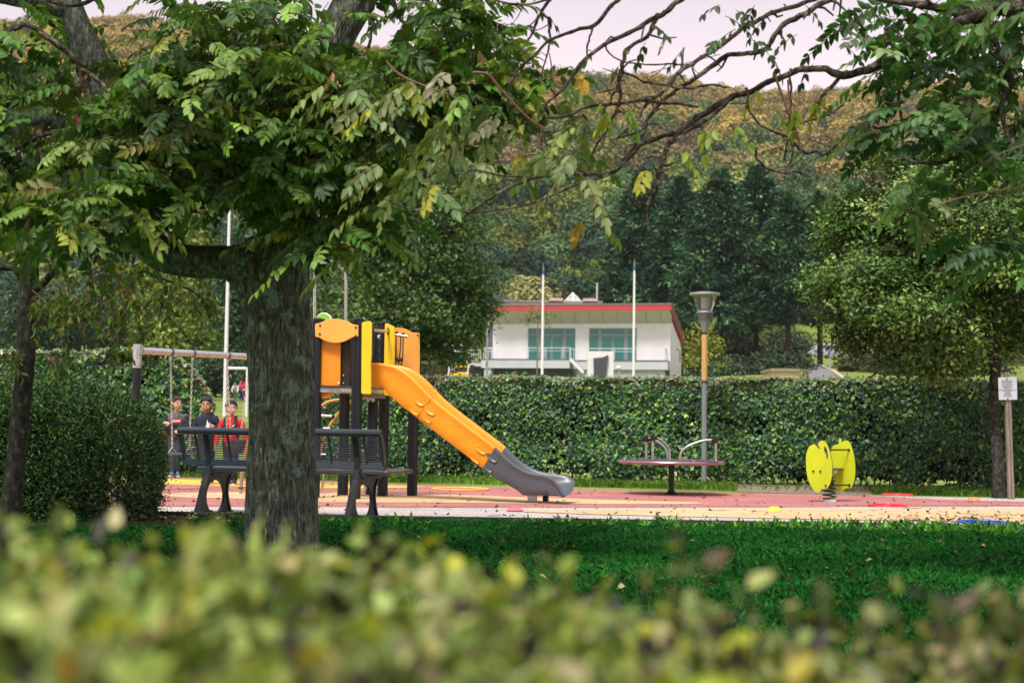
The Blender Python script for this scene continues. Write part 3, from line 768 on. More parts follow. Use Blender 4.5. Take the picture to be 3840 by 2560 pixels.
GREENS = [(0.067, 0.154, 0.020), (0.123, 0.227, 0.033), (0.025, 0.074, 0.011), (0.228, 0.338, 0.074), (0.247, 0.286, 0.039)]
GW = [4, 3.5, 3, 1.5, 0.35]
def leaf_sites(regs, excl=None):
    out_ = []
    for (cx, cy, rx, ry, y0, y1, n) in regs:
        k = 0
        while k < n:
            a, b = rnd.uniform(-1, 1), rnd.uniform(-1, 1)
            if a * a + b * b > 1: continue
            Y = rnd.uniform(y0, y1); q = mnoise.noise(Vector((a * 3.2 + cx, b * 3.2 + cy, Y * 1.2)))
            if q < -0.18 and rnd.random() < 0.75: continue
            ppx, ppy = cx + a * rx, cy + b * ry
            if excl and any(x0 < ppx < x1 and y0_ < ppy < y1_ and Y < ym for (x0, x1, y0_, y1_, ym) in excl) and rnd.random() < 0.97: k += 1; continue
            p = P(ppx, ppy, Y); out_.append(p); k += 1
    return np.array([(p.x, p.y, p.z) for p in out_])
def cdirs(n, flat=0.25, bias=(0, 0, 0)):
    az = RNG.random(n) * 2 * np.pi
    return norm(np.stack([np.cos(az), np.sin(az), RNG.normal(size=n) * flat], 1) + np.array(bias))
canopy = Leafy(); rach = Leafy()
REG = [(250, 430, 480, 370, 8.5, 10.6, 350), (640, 500, 420, 240, 8.6, 10.2, 240), (900, 360, 430, 370, 8.5, 9.9, 320), (210, 750, 380, 150, 8.2, 9.4, 140), (650, 710, 330, 60, 8.8, 9.8, 30),
       (1150, 480, 330, 260, 8.6, 9.7, 210), (1040, 850, 180, 90, 8.9, 9.6, 22), (1270, 790, 170, 90, 8.8, 9.6, 30), (1640, 170, 250, 240, 8.6, 9.9, 190), (1340, 560, 200, 240, 8.7, 9.7, 80),
       (80, 250, 250, 260, 8.6, 10.2, 90), (760, 120, 330, 160, 8.9, 10.4, 110), (1180, 200, 230, 200, 8.7, 9.6, 80), (1830, 330, 260, 130, 8.5, 9.4, 60), (1560, 420, 240, 150, 8.6, 9.6, 70), (60, 890, 150, 70, 8.2, 8.8, 16), (1290, 880, 170, 80, 8.6, 9.2, 30), (1150, 910, 110, 50, 8.7, 9.2, 7), (500, 700, 300, 50, 8.8, 9.4, 14)]
# the crown goes on unseen above and beyond the frame, put in to block light too
UP = [(300, -330, 800, 330, 8.8, 11.5, 80), (1100, -350, 800, 340, 8.8, 12, 80), (1900, -330, 600, 260, 8.6, 11, 40), (-500, 300, 420, 600, 8.2, 11, 70), (700, -900, 1200, 320, 9, 12.5, 60)]
EXC = [(480, 900, 790, 1300, 99), (900, 1080, 840, 1300, 99), (470, 610, -60, 230, 99), (1270, 1490, -80, 190, 99), (1140, 1200, 20, 200, 99), (395, 500, 560, 700, 99), (30, 470, 60, 400, 9.7)]
S = leaf_sites([(*q[:6], int(q[6] * 0.88)) for q in REG], EXC)
pinnate(S, cdirs(len(S), 0.3, (0, -0.2, -0.05)), 0.27 + 0.14 * RNG.random(len(S)), 8, 0.079, 0.44, GREENS, GW, 0.32, 0.26, canopy, rach, hang=0.45)
S = leaf_sites(UP)
pinnate(S, cdirs(len(S), 0.3), 0.24 + 0.1 * RNG.random(len(S)), 5, 0.12, 0.5, GREENS, GW, 0.32, 0.26, canopy, None)
# paler, hanging sprays on the right side, the light they catch put into their colour
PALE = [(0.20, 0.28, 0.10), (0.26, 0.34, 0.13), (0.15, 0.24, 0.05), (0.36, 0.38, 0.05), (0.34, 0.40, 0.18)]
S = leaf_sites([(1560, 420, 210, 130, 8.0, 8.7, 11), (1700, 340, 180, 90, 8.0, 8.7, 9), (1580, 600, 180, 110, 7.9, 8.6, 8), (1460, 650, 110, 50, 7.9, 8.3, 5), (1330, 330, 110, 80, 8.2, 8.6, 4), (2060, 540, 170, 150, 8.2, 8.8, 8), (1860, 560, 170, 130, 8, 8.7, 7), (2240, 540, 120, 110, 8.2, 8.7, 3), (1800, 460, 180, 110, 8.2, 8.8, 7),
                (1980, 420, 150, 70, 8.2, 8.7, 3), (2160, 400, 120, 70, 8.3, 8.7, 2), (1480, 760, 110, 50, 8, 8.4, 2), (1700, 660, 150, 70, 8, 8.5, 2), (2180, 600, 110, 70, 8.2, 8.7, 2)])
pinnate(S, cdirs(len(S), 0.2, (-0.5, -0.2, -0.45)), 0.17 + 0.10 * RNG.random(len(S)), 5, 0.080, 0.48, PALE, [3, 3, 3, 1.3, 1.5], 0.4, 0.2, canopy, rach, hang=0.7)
# brown withered bunches
S = np.array([tuple(P(a, b, 8.7)) for a, b in ((285, 420), (845, 395), (545, 590), (435, 700), (190, 790), (150, 820), (980, 590), (100, 770), (420, 745), (1790, 180), (1256, 260))])
pinnate(S, cdirs(len(S), 0.1, (0, 0, -1.2)), np.full(len(S), 0.08), 4, 0.075, 0.25, [(0.32, 0.15, 0.07), (0.42, 0.22, 0.12), (0.25, 0.09, 0.06)], [2, 2, 1], 0.3, 0.15, canopy, None, hang=1.4)
LEAF = leafmat('tree_leaf', 0.34, 0.5, 0.3)
canopy.build('crown', LEAF, tree)
rach.build('leaf_stalks', leafmat('stalk', 0, 0.6), tree)

# ------------------------------------------------------------------ the tree reaching in from the right
rt = empty('overhanging_tree', (P(4350, 1900, 9.0).x, 9.0, 0), 'tree beyond the right edge whose knotted branches hang across the sky', 'tree')
main = [(4360, 2500, 9.0, 150), (4350, 1900, 9.0, 120), (4330, 1200, 9.0, 105), (4270, 600, 9.0, 95), (4180, 200, 8.9, 85), (4050, -60, 8.8, 70), (3900, -40, 8.7, 50)]
pts_, rad_ = branch_pts(main, 8)
bark_tube(pts_, rad_, 48, 8, amp=0.05).build('trunk', BARK, rt, smooth=True)
RB = [
    [(4000, -60, 8.7, 62), (3860, 20, 8.6, 56), (3740, 10, 8.6, 52), (3640, 70, 8.6, 34), (3540, 110, 8.6, 25), (3449, 137, 8.6, 23), (3385, 178, 8.6, 22), (3317, 222, 8.6, 22), (3268, 258, 8.6, 17), (3215, 272, 8.6, 15), (3152, 285, 8.6, 16), (3110, 266, 8.6, 13), (3081, 258, 8.6, 12.5), (2999, 262, 8.6, 12), (2930, 290, 8.6, 11), (2867, 318, 8.6, 11), (2810, 345, 8.6, 11), (2741, 364, 8.6, 11.5), (2680, 400, 8.6, 12), (2615, 444, 8.6, 12), (2560, 488, 8.6, 11), (2480, 515, 8.55, 9), (2399, 548, 8.5, 8), (2340, 610, 8.5, 8), (2284, 653, 8.5, 7), (2212, 653, 8.4, 6.5), (2120, 655, 8.3, 6), (1993, 669, 8.3, 5.5), (1900, 710, 8.2, 5), (1774, 790, 8.2, 4.5), (1686, 845, 8.2, 3.5), (1560, 790, 8.1, 2.5), (1440, 745, 8.1, 2)],
    [(3640, 60, 8.6, 20), (3400, 10, 8.55, 13), (3200, -20, 8.5, 11), (3108, 0, 8.5, 11), (3026, 49, 8.5, 11), (2975, 75, 8.5, 11), (2922, 112, 8.5, 10), (2890, 165, 8.5, 10), (2867, 190, 8.5, 10), (2820, 200, 8.5, 9.5), (2740, 206, 8.5, 9), (2697, 225, 8.5, 10), (2640, 270, 8.5, 9), (2560, 322, 8.5, 8), (2500, 365, 8.5, 7), (2440, 430, 8.5, 7), (2400, 520, 8.5, 6), (2330, 600, 8.5, 5)],
    [(3200, -40, 8.4, 9), (3070, -10, 8.4, 9), (2990, 22, 8.4, 9), (2900, 44, 8.4, 9), (2840, 80, 8.4, 9), (2779, 112, 8.4, 8.5), (2720, 160, 8.4, 8), (2670, 192, 8.4, 8), (2610, 232, 8.4, 8), (2560, 258, 8.4, 9), (2530, 290, 8.4, 9), (2500, 330, 8.4, 7), (2450, 370, 8.4, 7), (2410, 406, 8.4, 7), (2390, 450, 8.4, 6), (2311, 520, 8.4, 4)],
    [(3152, 285, 8.6, 8), (3110, 330, 8.6, 8), (3087, 357, 8.6, 7), (3060, 390, 8.6, 7), (3026, 417, 8.6, 6), (2990, 470, 8.6, 6), (2966, 500, 8.6, 5), (2940, 600, 8.6, 4)],
    [(2560, -10, 8.4, 11), (2510, 35, 8.4, 11), (2470, 60, 8.4, 10), (2380, 110, 8.4, 9), (2267, 170, 8.4, 8), (2185, 230, 8.4, 7), (2140, 290, 8.4, 7), (2103, 340, 8.4, 6), (2048, 395, 8.4, 5), (2030, 480, 8.4, 4), (2030, 560, 8.4, 3.5)],
    [(2330, -10, 8.5, 8), (2290, 25, 8.5, 8), (2229, 93, 8.5, 8), (2158, 115, 8.5, 7), (2064, 154, 8.5, 6), (1982, 225, 8.5, 5), (1940, 270, 8.5, 5), (1911, 329, 8.5, 4), (1905, 420, 8.5, 3)],
    [(2080, -20, 8.6, 7), (2064, 0, 8.6, 7), (2031, 49, 8.6, 6), (2010, 90, 8.6, 6), (1982, 150, 8.6, 4)],
    [(2037, 50, 8.6, 5), (2055, 80, 8.6, 5), (2064, 120, 8.6, 5), (2060, 180, 8.6, 4), (2042, 232, 8.6, 3), (2030, 320, 8.6, 3)],
    [(1850, 0, 8.6, 4), (1960, 20, 8.6, 4.5), (2100, -15, 8.6, 5), (2200, -10, 8.6, 5), (2330, -25, 8.6, 6)],
    [(2229, 93, 8.5, 4), (2215, 130, 8.5, 4), (2205, 175, 8.5, 4), (2190, 260, 8.5, 3)],
    [(2470, 60, 8.4, 8), (2445, 100, 8.4, 8), (2432, 137, 8.4, 8), (2390, 160, 8.4, 7), (2350, 187, 8.4, 8), (2338, 225, 8.4, 8), (2333, 263, 8.4, 8), (2317, 307, 8.4, 8), (2325, 360, 8.4, 7), (2311, 417, 8.4, 7), (2284, 466, 8.4, 6), (2245, 527, 8.4, 5), (2223, 576, 8.4, 4), (2210, 640, 8.4, 3)],
    [(2333, 263, 8.4, 6), (2312, 330, 8.4, 5), (2285, 380, 8.4, 4.5), (2260, 430, 8.4, 4), (2245, 520, 8.4, 3)],
    [(2560, 483, 8.5, 8), (2530, 520, 8.5, 9), (2503, 549, 8.5, 9), (2487, 590, 8.5, 9), (2476, 631, 8.5, 9), (2455, 700, 8.5, 9), (2432, 768, 8.5, 8), (2421, 817, 8.5, 7)],
    [(2966, 258, 8.5, 5), (2965, 330, 8.5, 5), (2963, 384, 8.5, 5), (2957, 450, 8.5, 5), (2955, 505, 8.5, 5), (2975, 560, 8.5, 4.5), (2960, 610, 8.5, 4), (2945, 645, 8.5, 4)],
    [(2800, 330, 8.5, 6), (2805, 380, 8.5, 5), (2812, 417, 8.5, 5), (2851, 466, 8.5, 5), (2910, 500, 8.5, 5.5), (2955, 516, 8.5, 6), (2993, 554, 8.5, 7), (3026, 573, 8.5, 7), (3060, 570, 8.5, 6), (3098, 579, 8.5, 5), (3120, 560, 8.5, 5), (3136, 540, 8.5, 6)],
    [(2735, 468, 8.5, 4), (2770, 500, 8.5, 4.5), (2796, 521, 8.5, 5), (2834, 560, 8.5, 5), (2840, 598, 8.5, 5), (2884, 636, 8.5, 6), (2940, 648, 8.5, 6), (2993, 647, 8.5, 5), (3043, 664, 8.5, 2.5)],
    [(2912, 455, 8.5, 4), (2966, 468, 8.5, 4), (3040, 448, 8.5, 4.5), (3081, 439, 8.5, 4.5), (3120, 420, 8.5, 4), (3163, 393, 8.5, 4)],
    [(2741, 364, 8.5, 8), (2700, 410, 8.5, 8), (2640, 455, 8.5, 8), (2600, 480, 8.5, 8), (2560, 500, 8.5, 7)],
    [(2267, 170, 8.4, 4), (2300, 215, 8.4, 3), (2400, 240, 8.4, 3), (2500, 240, 8.4, 3.5), (2600, 250, 8.4, 3)],
    [(2333, 268, 8.4, 5), (2400, 300, 8.4, 5), (2440, 312, 8.4, 5), (2520, 325, 8.4, 5), (2600, 330, 8.4, 5), (2680, 320, 8.4, 5), (2720, 330, 8.4, 4)],
    [(2050, 445, 8.4, 5), (2130, 430, 8.4, 6), (2190, 405, 8.4, 6.5), (2260, 395, 8.4, 7), (2350, 382, 8.4, 7), (2450, 380, 8.4, 7), (2560, 392, 8.4, 6), (2620, 400, 8.4, 5)],
    [(2311, 417, 8.4, 4), (2370, 430, 8.4, 4), (2420, 470, 8.4, 4), (2380, 500, 8.4, 4), (2300, 525, 8.4, 4)],
    [(3235, 464, 8.4, 6), (3260, 468, 8.4, 6), (3300, 483, 8.4, 6), (3383, 455, 8.4, 6), (3465, 400, 8.4, 6), (3540, 382, 8.4, 6), (3602, 373, 8.4, 7), (3712, 318, 8.4, 8), (3800, 200, 8.5, 10), (3900, 60, 8.6, 14)],
    [(3300, 483, 8.4, 6), (3328, 538, 8.4, 7), (3383, 587, 8.4, 7), (3438, 609, 8.4, 8), (3547, 603, 8.4, 8), (3619, 560, 8.4, 9), (3685, 483, 8.4, 9), (3740, 420, 8.5, 9), (3800, 300, 8.5, 10)],
    [(3370, 260, 8.4, 6), (3370, 400, 8.4, 6), (3385, 490, 8.4, 6), (3380, 580, 8.4, 6)],
    [(3318, 100, 8.3, 4), (3320, 200, 8.3, 4), (3318, 230, 8.3, 4)],
    [(3860, 350, 8.3, 6), (3830, 430, 8.3, 7), (3800, 520, 8.3, 7), (3790, 640, 8.3, 6), (3740, 720, 8.3, 5), (3640, 780, 8.3, 3)],
    [(3700, -40, 8.5, 14), (3720, 120, 8.4, 12), (3780, 260, 8.4, 11), (3760, 420, 8.4, 9), (3790, 560, 8.4, 7), (3770, 700, 8.4, 5)],
    [(1993, 669, 8.3, 4), (1850, 650, 8.2, 4), (1760, 640, 8.2, 4), (1719, 691, 8.2, 4), (1680, 592, 8.2, 4), (1658, 505, 8.2, 3)],
    [(2284, 653, 8.4, 4), (2150, 700, 8.3, 4), (2000, 760, 8.3, 4), (1850, 790, 8.2, 3.5), (1700, 800, 8.2, 3), (1560, 800, 8.1, 3)],
    [(2212, 655, 8.4, 3.5), (2100, 610, 8.3, 3), (2000, 580, 8.3, 3), (1940, 610, 8.3, 3)],
    [(2150, 600, 8.3, 3.5), (2080, 570, 8.3, 3), (2030, 520, 8.3, 3), (2000, 500, 8.3, 4)],
]
mbm = []
for i, L_ in enumerate(RB):
    pts_, rad_ = branch_pts(L_, 5); pts_, rad_ = wobble(pts_, rad_, 0.012 if i else 0.01, i + 31)
    m = MB(); m.tube(pts_, rad_, 10 if L_[0][3] > 12 else 7)
    # knobs and short spurs
    for k in range(2, len(pts_) - 1):
        if rnd.random() < 0.30:
            m.ell(pts_[k] + Vector((rnd.uniform(-1, 1), rnd.uniform(-1, 0.2), rnd.uniform(-1, 1))) * rad_[k] * 0.6, [rad_[k] * rnd.uniform(0.5, 0.9)] * 3, 6, 4)
        if rnd.random() < 0.14 and i > 0:
            d = Vector((rnd.uniform(-1, 1), rnd.uniform(-.6, .6), rnd.uniform(-1, 0.6))).normalized(); q = pts_[k]; l_ = rnd.uniform(0.04, 0.17)
            m.tube([q, q + d * l_ * 0.5 + Vector((0, 0, rnd.uniform(-.02, .02))), q + d * l_], [rad_[k] * 0.55, rad_[k] * 0.45, rad_[k] * 0.3], 5)
    m.build('branch', BARK2, rt, smooth=True)
# thin reddish young stems
m = MB()
for L_ in [[(1774, 272, 8.2, 4), (1829, 280, 8.2, 5), (1878, 335, 8.2, 5), (1982, 444, 8.2, 4), (2070, 494, 8.2, 3)], [(1445, 225, 8.6, 4), (1499, 280, 8.5, 5), (1609, 329, 8.4, 4), (1700, 360, 8.3, 3)],
           [(2060, 200, 8.4, 2), (2075, 290, 8.4, 3), (2090, 420, 8.4, 3)], [(3000, 540, 8.4, 4), (2963, 400, 8.4, 4), (2955, 300, 8.4, 4)], [(2905, 280, 8.4, 5), (2930, 350, 8.4, 5), (2960, 430, 8.4, 4)],
           [(2380, 290, 8.4, 1.5), (2560, 240, 8.4, 1.5), (2700, 205, 8.4, 1.5)], [(3550, 700, 8.1, 3), (3700, 600, 8.1, 3), (3850, 540, 8.1, 3)], [(3480, 780, 8.0, 3), (3650, 730, 8.0, 3), (3850, 700, 8, 3)]]:
    m = MB(); pts_, rad_ = branch_pts(L_, 5); m.tube(pts_, rad_, 6); m.build('young_stem', M('red_stem', (0.13, 0.05, 0.03), rough=0.5), rt, smooth=True)
crown = Leafy(); rach = Leafy()
S = leaf_sites([(3640, 130, 330, 180, 8.1, 9.3, 95), (3500, 300, 240, 150, 8.0, 8.8, 26), (3720, 500, 220, 220, 8.0, 8.8, 30), (3450, 700, 160, 100, 8.0, 8.5, 7), (3780, 850, 140, 160, 7.9, 8.4, 12), (3330, 90, 130, 120, 8.2, 8.9, 16), (3560, 480, 260, 100, 8, 8.7, 24)])
pinnate(S, cdirs(len(S), 0.25, (-0.25, -0.1, -0.15)), 0.25 + 0.12 * RNG.random(len(S)), 8, 0.074, 0.46, [(0.055, 0.140, 0.032), (0.10, 0.21, 0.055), (0.025, 0.07, 0.02), (0.19, 0.30, 0.12)], [4, 3, 3, 1.3], 0.35, 0.25, crown, rach)
S = leaf_sites([(4200, -300, 700, 400, 7.6, 10.5, 120), (4300, 500, 400, 700, 7.6, 10, 120)])
pinnate(S, cdirs(len(S), 0.25), 0.22 + 0.1 * RNG.random(len(S)), 5, 0.12, 0.5, [(0.045, 0.115, 0.028), (0.08, 0.17, 0.045)], [4, 3], 0.35, 0.25, crown, None)
# a few small leaves on the bare branches
S = np.array([tuple(P(a, b, 8.4)) for a, b in ((2700, 20), (2760, 40), (2830, 20), (2720, 60), (2880, 60), (2760, 110), (2820, 150), (2440, 90), (2420, 160), (2500, 130), (2230, 190), (2990, 130), (3160, 170), (3050, 240), (2690, 150), (2900, 220), (2010, 35), (2570, 180), (2320, 250), (3180, 30), (3240, 60), (3020, 20))])
pinnate(S, cdirs(len(S), 0.15, (0, 0, -0.5)), 0.09 + 0.05 * RNG.random(len(S)), 3, 0.062, 0.5, [(0.03, 0.07, 0.02), (0.06, 0.11, 0.03)], [2, 1], 0.3, 0.2, crown, rach, hang=0.8)
S = np.array([tuple(P(a, b, 8.3)) for a, b in ((2690, 460), (2740, 470), (2640, 480), (2560, 560), (2990, 400), (3060, 370), (2860, 330), (2250, 370), (2280, 430), (2190, 270), (2100, 500), (2180, 820), (2260, 840), (2430, 630), (3100, 360), (2900, 400), (2350, 400))])
pinnate(S, cdirs(len(S), 0.15, (-0.1, 0, -0.8)), 0.08 + 0.06 * RNG.random(len(S)), 3, 0.078, 0.46, [(0.28, 0.36, 0.05), (0.36, 0.34, 0.03), (0.20, 0.30, 0.06), (0.40, 0.24, 0.02)], [3, 2, 3, 1], 0.3, 0.15, crown, rach, hang=0.9)
crown.build('crown', LEAF, rt); rach.build('leaf_stalks', leafmat('stalk'), rt)

# ------------------------------------------------------------------ slim leaning berry tree on the left
b0 = G(30, 1985)
bt = empty('berry_tree', (b0.x, b0.y, 0), 'slim leaning tree with dark berries at the left edge', 'tree')
Yt = b0.y
pts_, rad_ = branch_pts([(25, 2040, Yt, 42), (32, 1960, Yt, 38), (52, 1800, Yt, 36), (72, 1600, Yt, 35), (92, 1400, Yt, 35), (104, 1200, Yt, 35), (110, 1080, Yt, 34), (112, 980, Yt, 34), (115, 860, Yt, 30), (100, 700, Yt, 22), (130, 500, Yt, 14)], 9)
bark_tube(pts_, rad_, 28, 12, amp=0.03, lump=0.06, fs=(5, 2)).build('trunk', BARK3, bt, smooth=True)
m = MB()
for L_ in [[(112, 1110, Yt, 18), (160, 1060, Yt - .1, 14), (210, 1000, Yt - .2, 12), (280, 930, Yt - .2, 9), (400, 900, Yt - .2, 6)], [(112, 1060, Yt, 14), (60, 1010, Yt, 12), (0, 1008, Yt, 10), (-120, 990, Yt, 8)],
           [(115, 900, Yt, 14), (300, 900, Yt, 9), (500, 1000, Yt - .3, 6), (700, 1080, Yt - .3, 4), (800, 1130, Yt - .3, 2)], [(115, 870, Yt, 14), (250, 820, Yt, 9), (420, 860, Yt - .3, 6), (520, 1050, Yt - .4, 3)]]:
    pts_, rad_ = branch_pts(L_, 6); pts_, rad_ = wobble(pts_, rad_, 0.02, rnd.random() * 50); m.tube(pts_, rad_, 8)
m.build('boughs', BARK3, bt, smooth=True)
cr = Leafy(); nbc = 0; stems = MB()
sites = []
for (cx, cy, rx, ry, n) in ((330, 1120, 190, 90, 26), (560, 1040, 260, 80, 34), (700, 1110, 130, 40, 14), (200, 1180, 90, 110, 14), (60, 1320, 50, 60, 4), (400, 1200, 90, 50, 8), (460, 1290, 50, 50, 5), (215, 1330, 50, 40, 4), (620, 900, 250, 90, 16), (700, 480, 260, 260, 24), (560, 300, 110, 130, 14), (220, 1370, 40, 20, 2)):
    for k in range(n):
        a = rnd.random() * 6.283; r = math.sqrt(rnd.random()); sites.append(P(cx + rx * r * math.cos(a), cy + ry * r * math.sin(a), Yt - rnd.uniform(0, 0.7)))
for p in sites:
    m_ = 8; L_ = rnd.uniform(.10, .24); dd = Vector((rnd.uniform(-.6, .6), rnd.uniform(-.5, .5), rnd.uniform(-1, -.35))).normalized()
    C = np.array([tuple(p + dd * (L_ * q / m_) + Vector((rnd.uniform(-.02, .02), rnd.uniform(-.02, .02), 0))) for q in range(m_)])
    D = rdir(m_); D[:, 2] -= 1.1
    V, F = leaves(C, D, rdir(m_, 0.2), 0.058 + 0.02 * RNG.random(m_), 0.033, 0.15, 0.12)
    cr.add(V, F, palette(m_, [(0.10, 0.20, 0.03), (0.055, 0.13, 0.02), (0.22, 0.27, 0.03), (0.30, 0.22, 0.02)], [4, 3, 1.5, 0.5], 0.22))
    stems.tube([p - dd * 0.08, p + dd * L_ * 0.5, p + dd * L_], [0.003, 0.0025, 0.0015], 4)
    if rnd.random() < 0.55 and nbc < 95:
        q = p + dd * L_ * rnd.random(); berries = MB()
        for k in range(rnd.randint(3, 6)):
            bq = q + Vector((rnd.uniform(-.03, .03), rnd.uniform(-.03, .03), rnd.uniform(-.07, -.01))); berries.ell(bq, (0.0065, 0.0065, 0.0075), 7, 5)
            berries.tube([q, bq], [0.001, 0.001], 3)
        nbc += 1
        berries.build('berry_cluster', M('berry', (0.045, 0.008, 0.012), rough=0.3), bt, smooth=True)
cr.build('crown', LEAF, bt); stems.build('twigs', M('red_stem', (0.13, 0.05, 0.03)), bt)['kind'] = 'stuff'

# ------------------------------------------------------------------ round-headed tree at the right, behind the play area
def leafy_tree(name, base, blobs, ncl, per, cr_, ll, cols, wts, label, trunk, trunk_mat, group=None, cat='tree', up=0.7, lw=0.5, inner=0.55, cvar=0.3, limbs=10, spec='tree_leaf'):
    o = empty(name, base, label, cat, group)
    lf = Leafy()
    tot = sum(b[2] for b in blobs)
    for (c, r, w) in blobs:
        n = int(ncl * w / tot); nl = max(9, int(44 * w / max(b_[2] for b_ in blobs))); lobes = shell_points(c, np.array(r) * 0.86, nl, 0.55)
        rl = 0.30 * (r[0] + r[2]) / 2; lb_ = shell_points((0, 0, 0), (rl, rl, rl * 0.72), n, 0.72); pc = lobes[RNG.integers(0, nl, n)] + lb_
        keep = np.array([mnoise.noise(Vector((p[0], p[1], p[2])) * (3.4 / max(r))) > -0.25 or rnd.random() < 0.3 for p in pc])
        clumps(pc[keep], per, cr_, ll, lw, cols, wts, 0.22, out_from=c, up=up, leafy=lf, cvar=cvar)
    lf.build('crown', leafmat('fine_leaf', 0.22, 0.4, 0.4), o)
    mb = bark_tube([Vector(p) for p in trunk[0]], trunk[1], 20, rnd.random() * 20, amp=0.04, lump=0.06, fs=(6, 2))
    top_ = Vector(trunk[0][-2])
    for k in range(limbs):
        c, r, w = rnd.choice(blobs); e = Vector(shell_points(c, np.array(r) * 0.8, 1, 0.6)[0]); mid_ = top_.lerp(e, 0.5) + Vector((0, 0, rnd.uniform(-.1, .25) * max(r)))
        r0 = trunk[1][-2] * rnd.uniform(0.3, 0.6); mb.tube([top_ - Vector((0, 0, rnd.uniform(0, 0.6) * r0 * 10)), mid_, e], [r0, r0 * 0.55, r0 * 0.15], 6)
    mb.build('trunk', trunk_mat, o, smooth=True); return o
g = G(3745, 1868); Yr = g.y
def W_(px, py, Y): p = P(px, py, Y); return (p.x, p.y, p.z)
m_ = Yr / FPX; Yt0 = Yr; Yr = Yr + 0.55
leafy_tree('linden_tree', (g.x, g.y, 0), [((*W_(3640, 960, Yr + 0.3)[:2], W_(3640, 960, Yr)[2]), (560 * m_, 1.9, 430 * m_), 5), (W_(3420, 760, Yr + .2), (300 * m_, 1.3, 290 * m_), 2.2), (W_(3240, 930, Yr + .4), (190 * m_, 1.0, 230 * m_), 1.4), (W_(3320, 1120, Yr), (280 * m_, 1.2, 230 * m_), 2.2), (W_(3960, 800, Yr), (420 * m_, 1.8, 420 * m_), 2.5), (W_(3500, 1240, Yr + .5), (400 * m_, 1.2, 185 * m_), 2.4)],
           3200, 46, 0.14, 0.070, [(0.067, 0.155, 0.026), (0.125, 0.232, 0.039), (0.026, 0.073, 0.015), (0.241, 0.361, 0.077), (0.103, 0.155, 0.030)], [4, 3, 3, 1.5, 0.8], 'round headed tree standing beside the notice board at the right edge',
           ([(g.x, g.y, -0.02), (g.x, g.y, 0.5), tuple(P(3730, 1600, Yr)), tuple(P(3732, 1350, Yr)), tuple(P(3690, 1100, Yr)), tuple(P(3660, 800, Yr))], [0.095, 0.082, 0.078, 0.075, 0.06, 0.02]), BARK3)
# broad tree behind the play tower
def TT(px, Y): x = P(px, 1500, Y).x; return (x, Y, T(x, Y))
Y2 = 48.0; m_ = Y2 / FPX; b = TT(1560, Y2)
leafy_tree('broad_tree', b, [(W_(1560, 900, Y2), (310 * m_, 2.8, 330 * m_), 5), (W_(1640, 1120, Y2 - .5), (215 * m_, 2.2, 250 * m_), 3), (W_(1380, 1120, Y2), (260 * m_, 2.2, 270 * m_), 3), (W_(1480, 680, Y2), (190 * m_, 1.8, 200 * m_), 2), (W_(1760, 1110, Y2 - .8), (100 * m_, 1.0, 90 * m_), .6), (W_(1470, 1280, Y2 - .5), (180 * m_, 1.6, 100 * m_), 1.2)],
           1900, 30, 0.26, 0.150, [(0.055, 0.125, 0.022), (0.095, 0.18, 0.034), (0.028, 0.07, 0.018), (0.16, 0.22, 0.06)], [4, 3, 3, 1], 'broad leafy green tree rising behind the orange play tower',
           ([(b[0], b[1], b[2] - .1), (b[0], b[1], b[2] + 1.5), (b[0] - .1, b[1], b[2] + 4), (b[0] - .2, b[1], b[2] + 6.5)], [0.2, 0.17, 0.13, 0.05]), BARK3)
# yellowing shrub-like tree on the left beyond the lawn, and darker trees round it
Y3 = 95.0; m_ = Y3 / FPX
def far_tree(px, py, rx, ry, Y, cols, label, n=300, name='far_tree', group='trees beyond the lawn', ll=0.42, extra=()):
    m_ = Y / FPX; b = TT(px, Y)
    leafy_tree(name, b, [(W_(px, py, Y), (rx * m_, rx * m_ * 0.8, ry * m_), 3)] + [(W_(px + a, py + c, Y - .6), (d * m_, d * m_ * .8, e * m_), 1.2) for a, c, d, e in extra], n, 16, ll * 1.3, ll, cols, [3, 2, 1], label,
               ([(b[0], b[1], b[2] - .2), (b[0], b[1], b[2] + 1.5), (b[0], b[1], W_(px, py, Y)[2])], [0.22, 0.2, 0.08]), BARK3, group=group)
far_tree(650, 1190, 165, 170, 92, [(0.15, 0.24, 0.03), (0.22, 0.29, 0.04), (0.07, 0.14, 0.02)], 'yellow green tree beyond the lawn above the swing crossbar', 520, ll=0.30, extra=[(80, 90, 90, 60), (-60, 80, 100, 80)])
far_tree(180, 1200, 220, 170, 100, [(0.022, 0.062, 0.028), (0.04, 0.10, 0.035), (0.012, 0.036, 0.02)], 'dark blue green tree beyond the lawn behind the slim leaning trunk', 460, ll=0.34)
far_tree(420, 1150, 150, 200, 112, [(0.035, 0.045, 0.028), (0.07, 0.066, 0.042), (0.018, 0.03, 0.02)], 'dull brownish tree between the dark tree and the yellow green one', 380, ll=0.34)
far_tree(880, 1180, 130, 260, 108, [(0.035, 0.10, 0.04), (0.05, 0.13, 0.045), (0.02, 0.055, 0.025)], 'tall dark green tree beyond the lawn behind the white goal post', 420, ll=0.34)
far_tree(1080, 1150, 150, 240, 104, [(0.03, 0.08, 0.03), (0.05, 0.12, 0.04), (0.02, 0.05, 0.02)], 'dark green tree beyond the lawn hidden behind the great trunk', 300, ll=0.36)
far_tree(800, 1400, 210, 70, 104, [(0.03, 0.08, 0.04), (0.05, 0.11, 0.04), (0.02, 0.05, 0.03)], 'low dark thicket at the lawn edge behind the distant children', 300, name='thicket', group='low growth at the lawn edge', ll=0.3)
far_tree(1130, 1400, 190, 70, 106, [(0.03, 0.08, 0.04), (0.05, 0.11, 0.04), (0.02, 0.05, 0.03)], 'low dark thicket at the lawn edge right of the great trunk', 240, name='thicket', group='low growth at the lawn edge', ll=0.3)
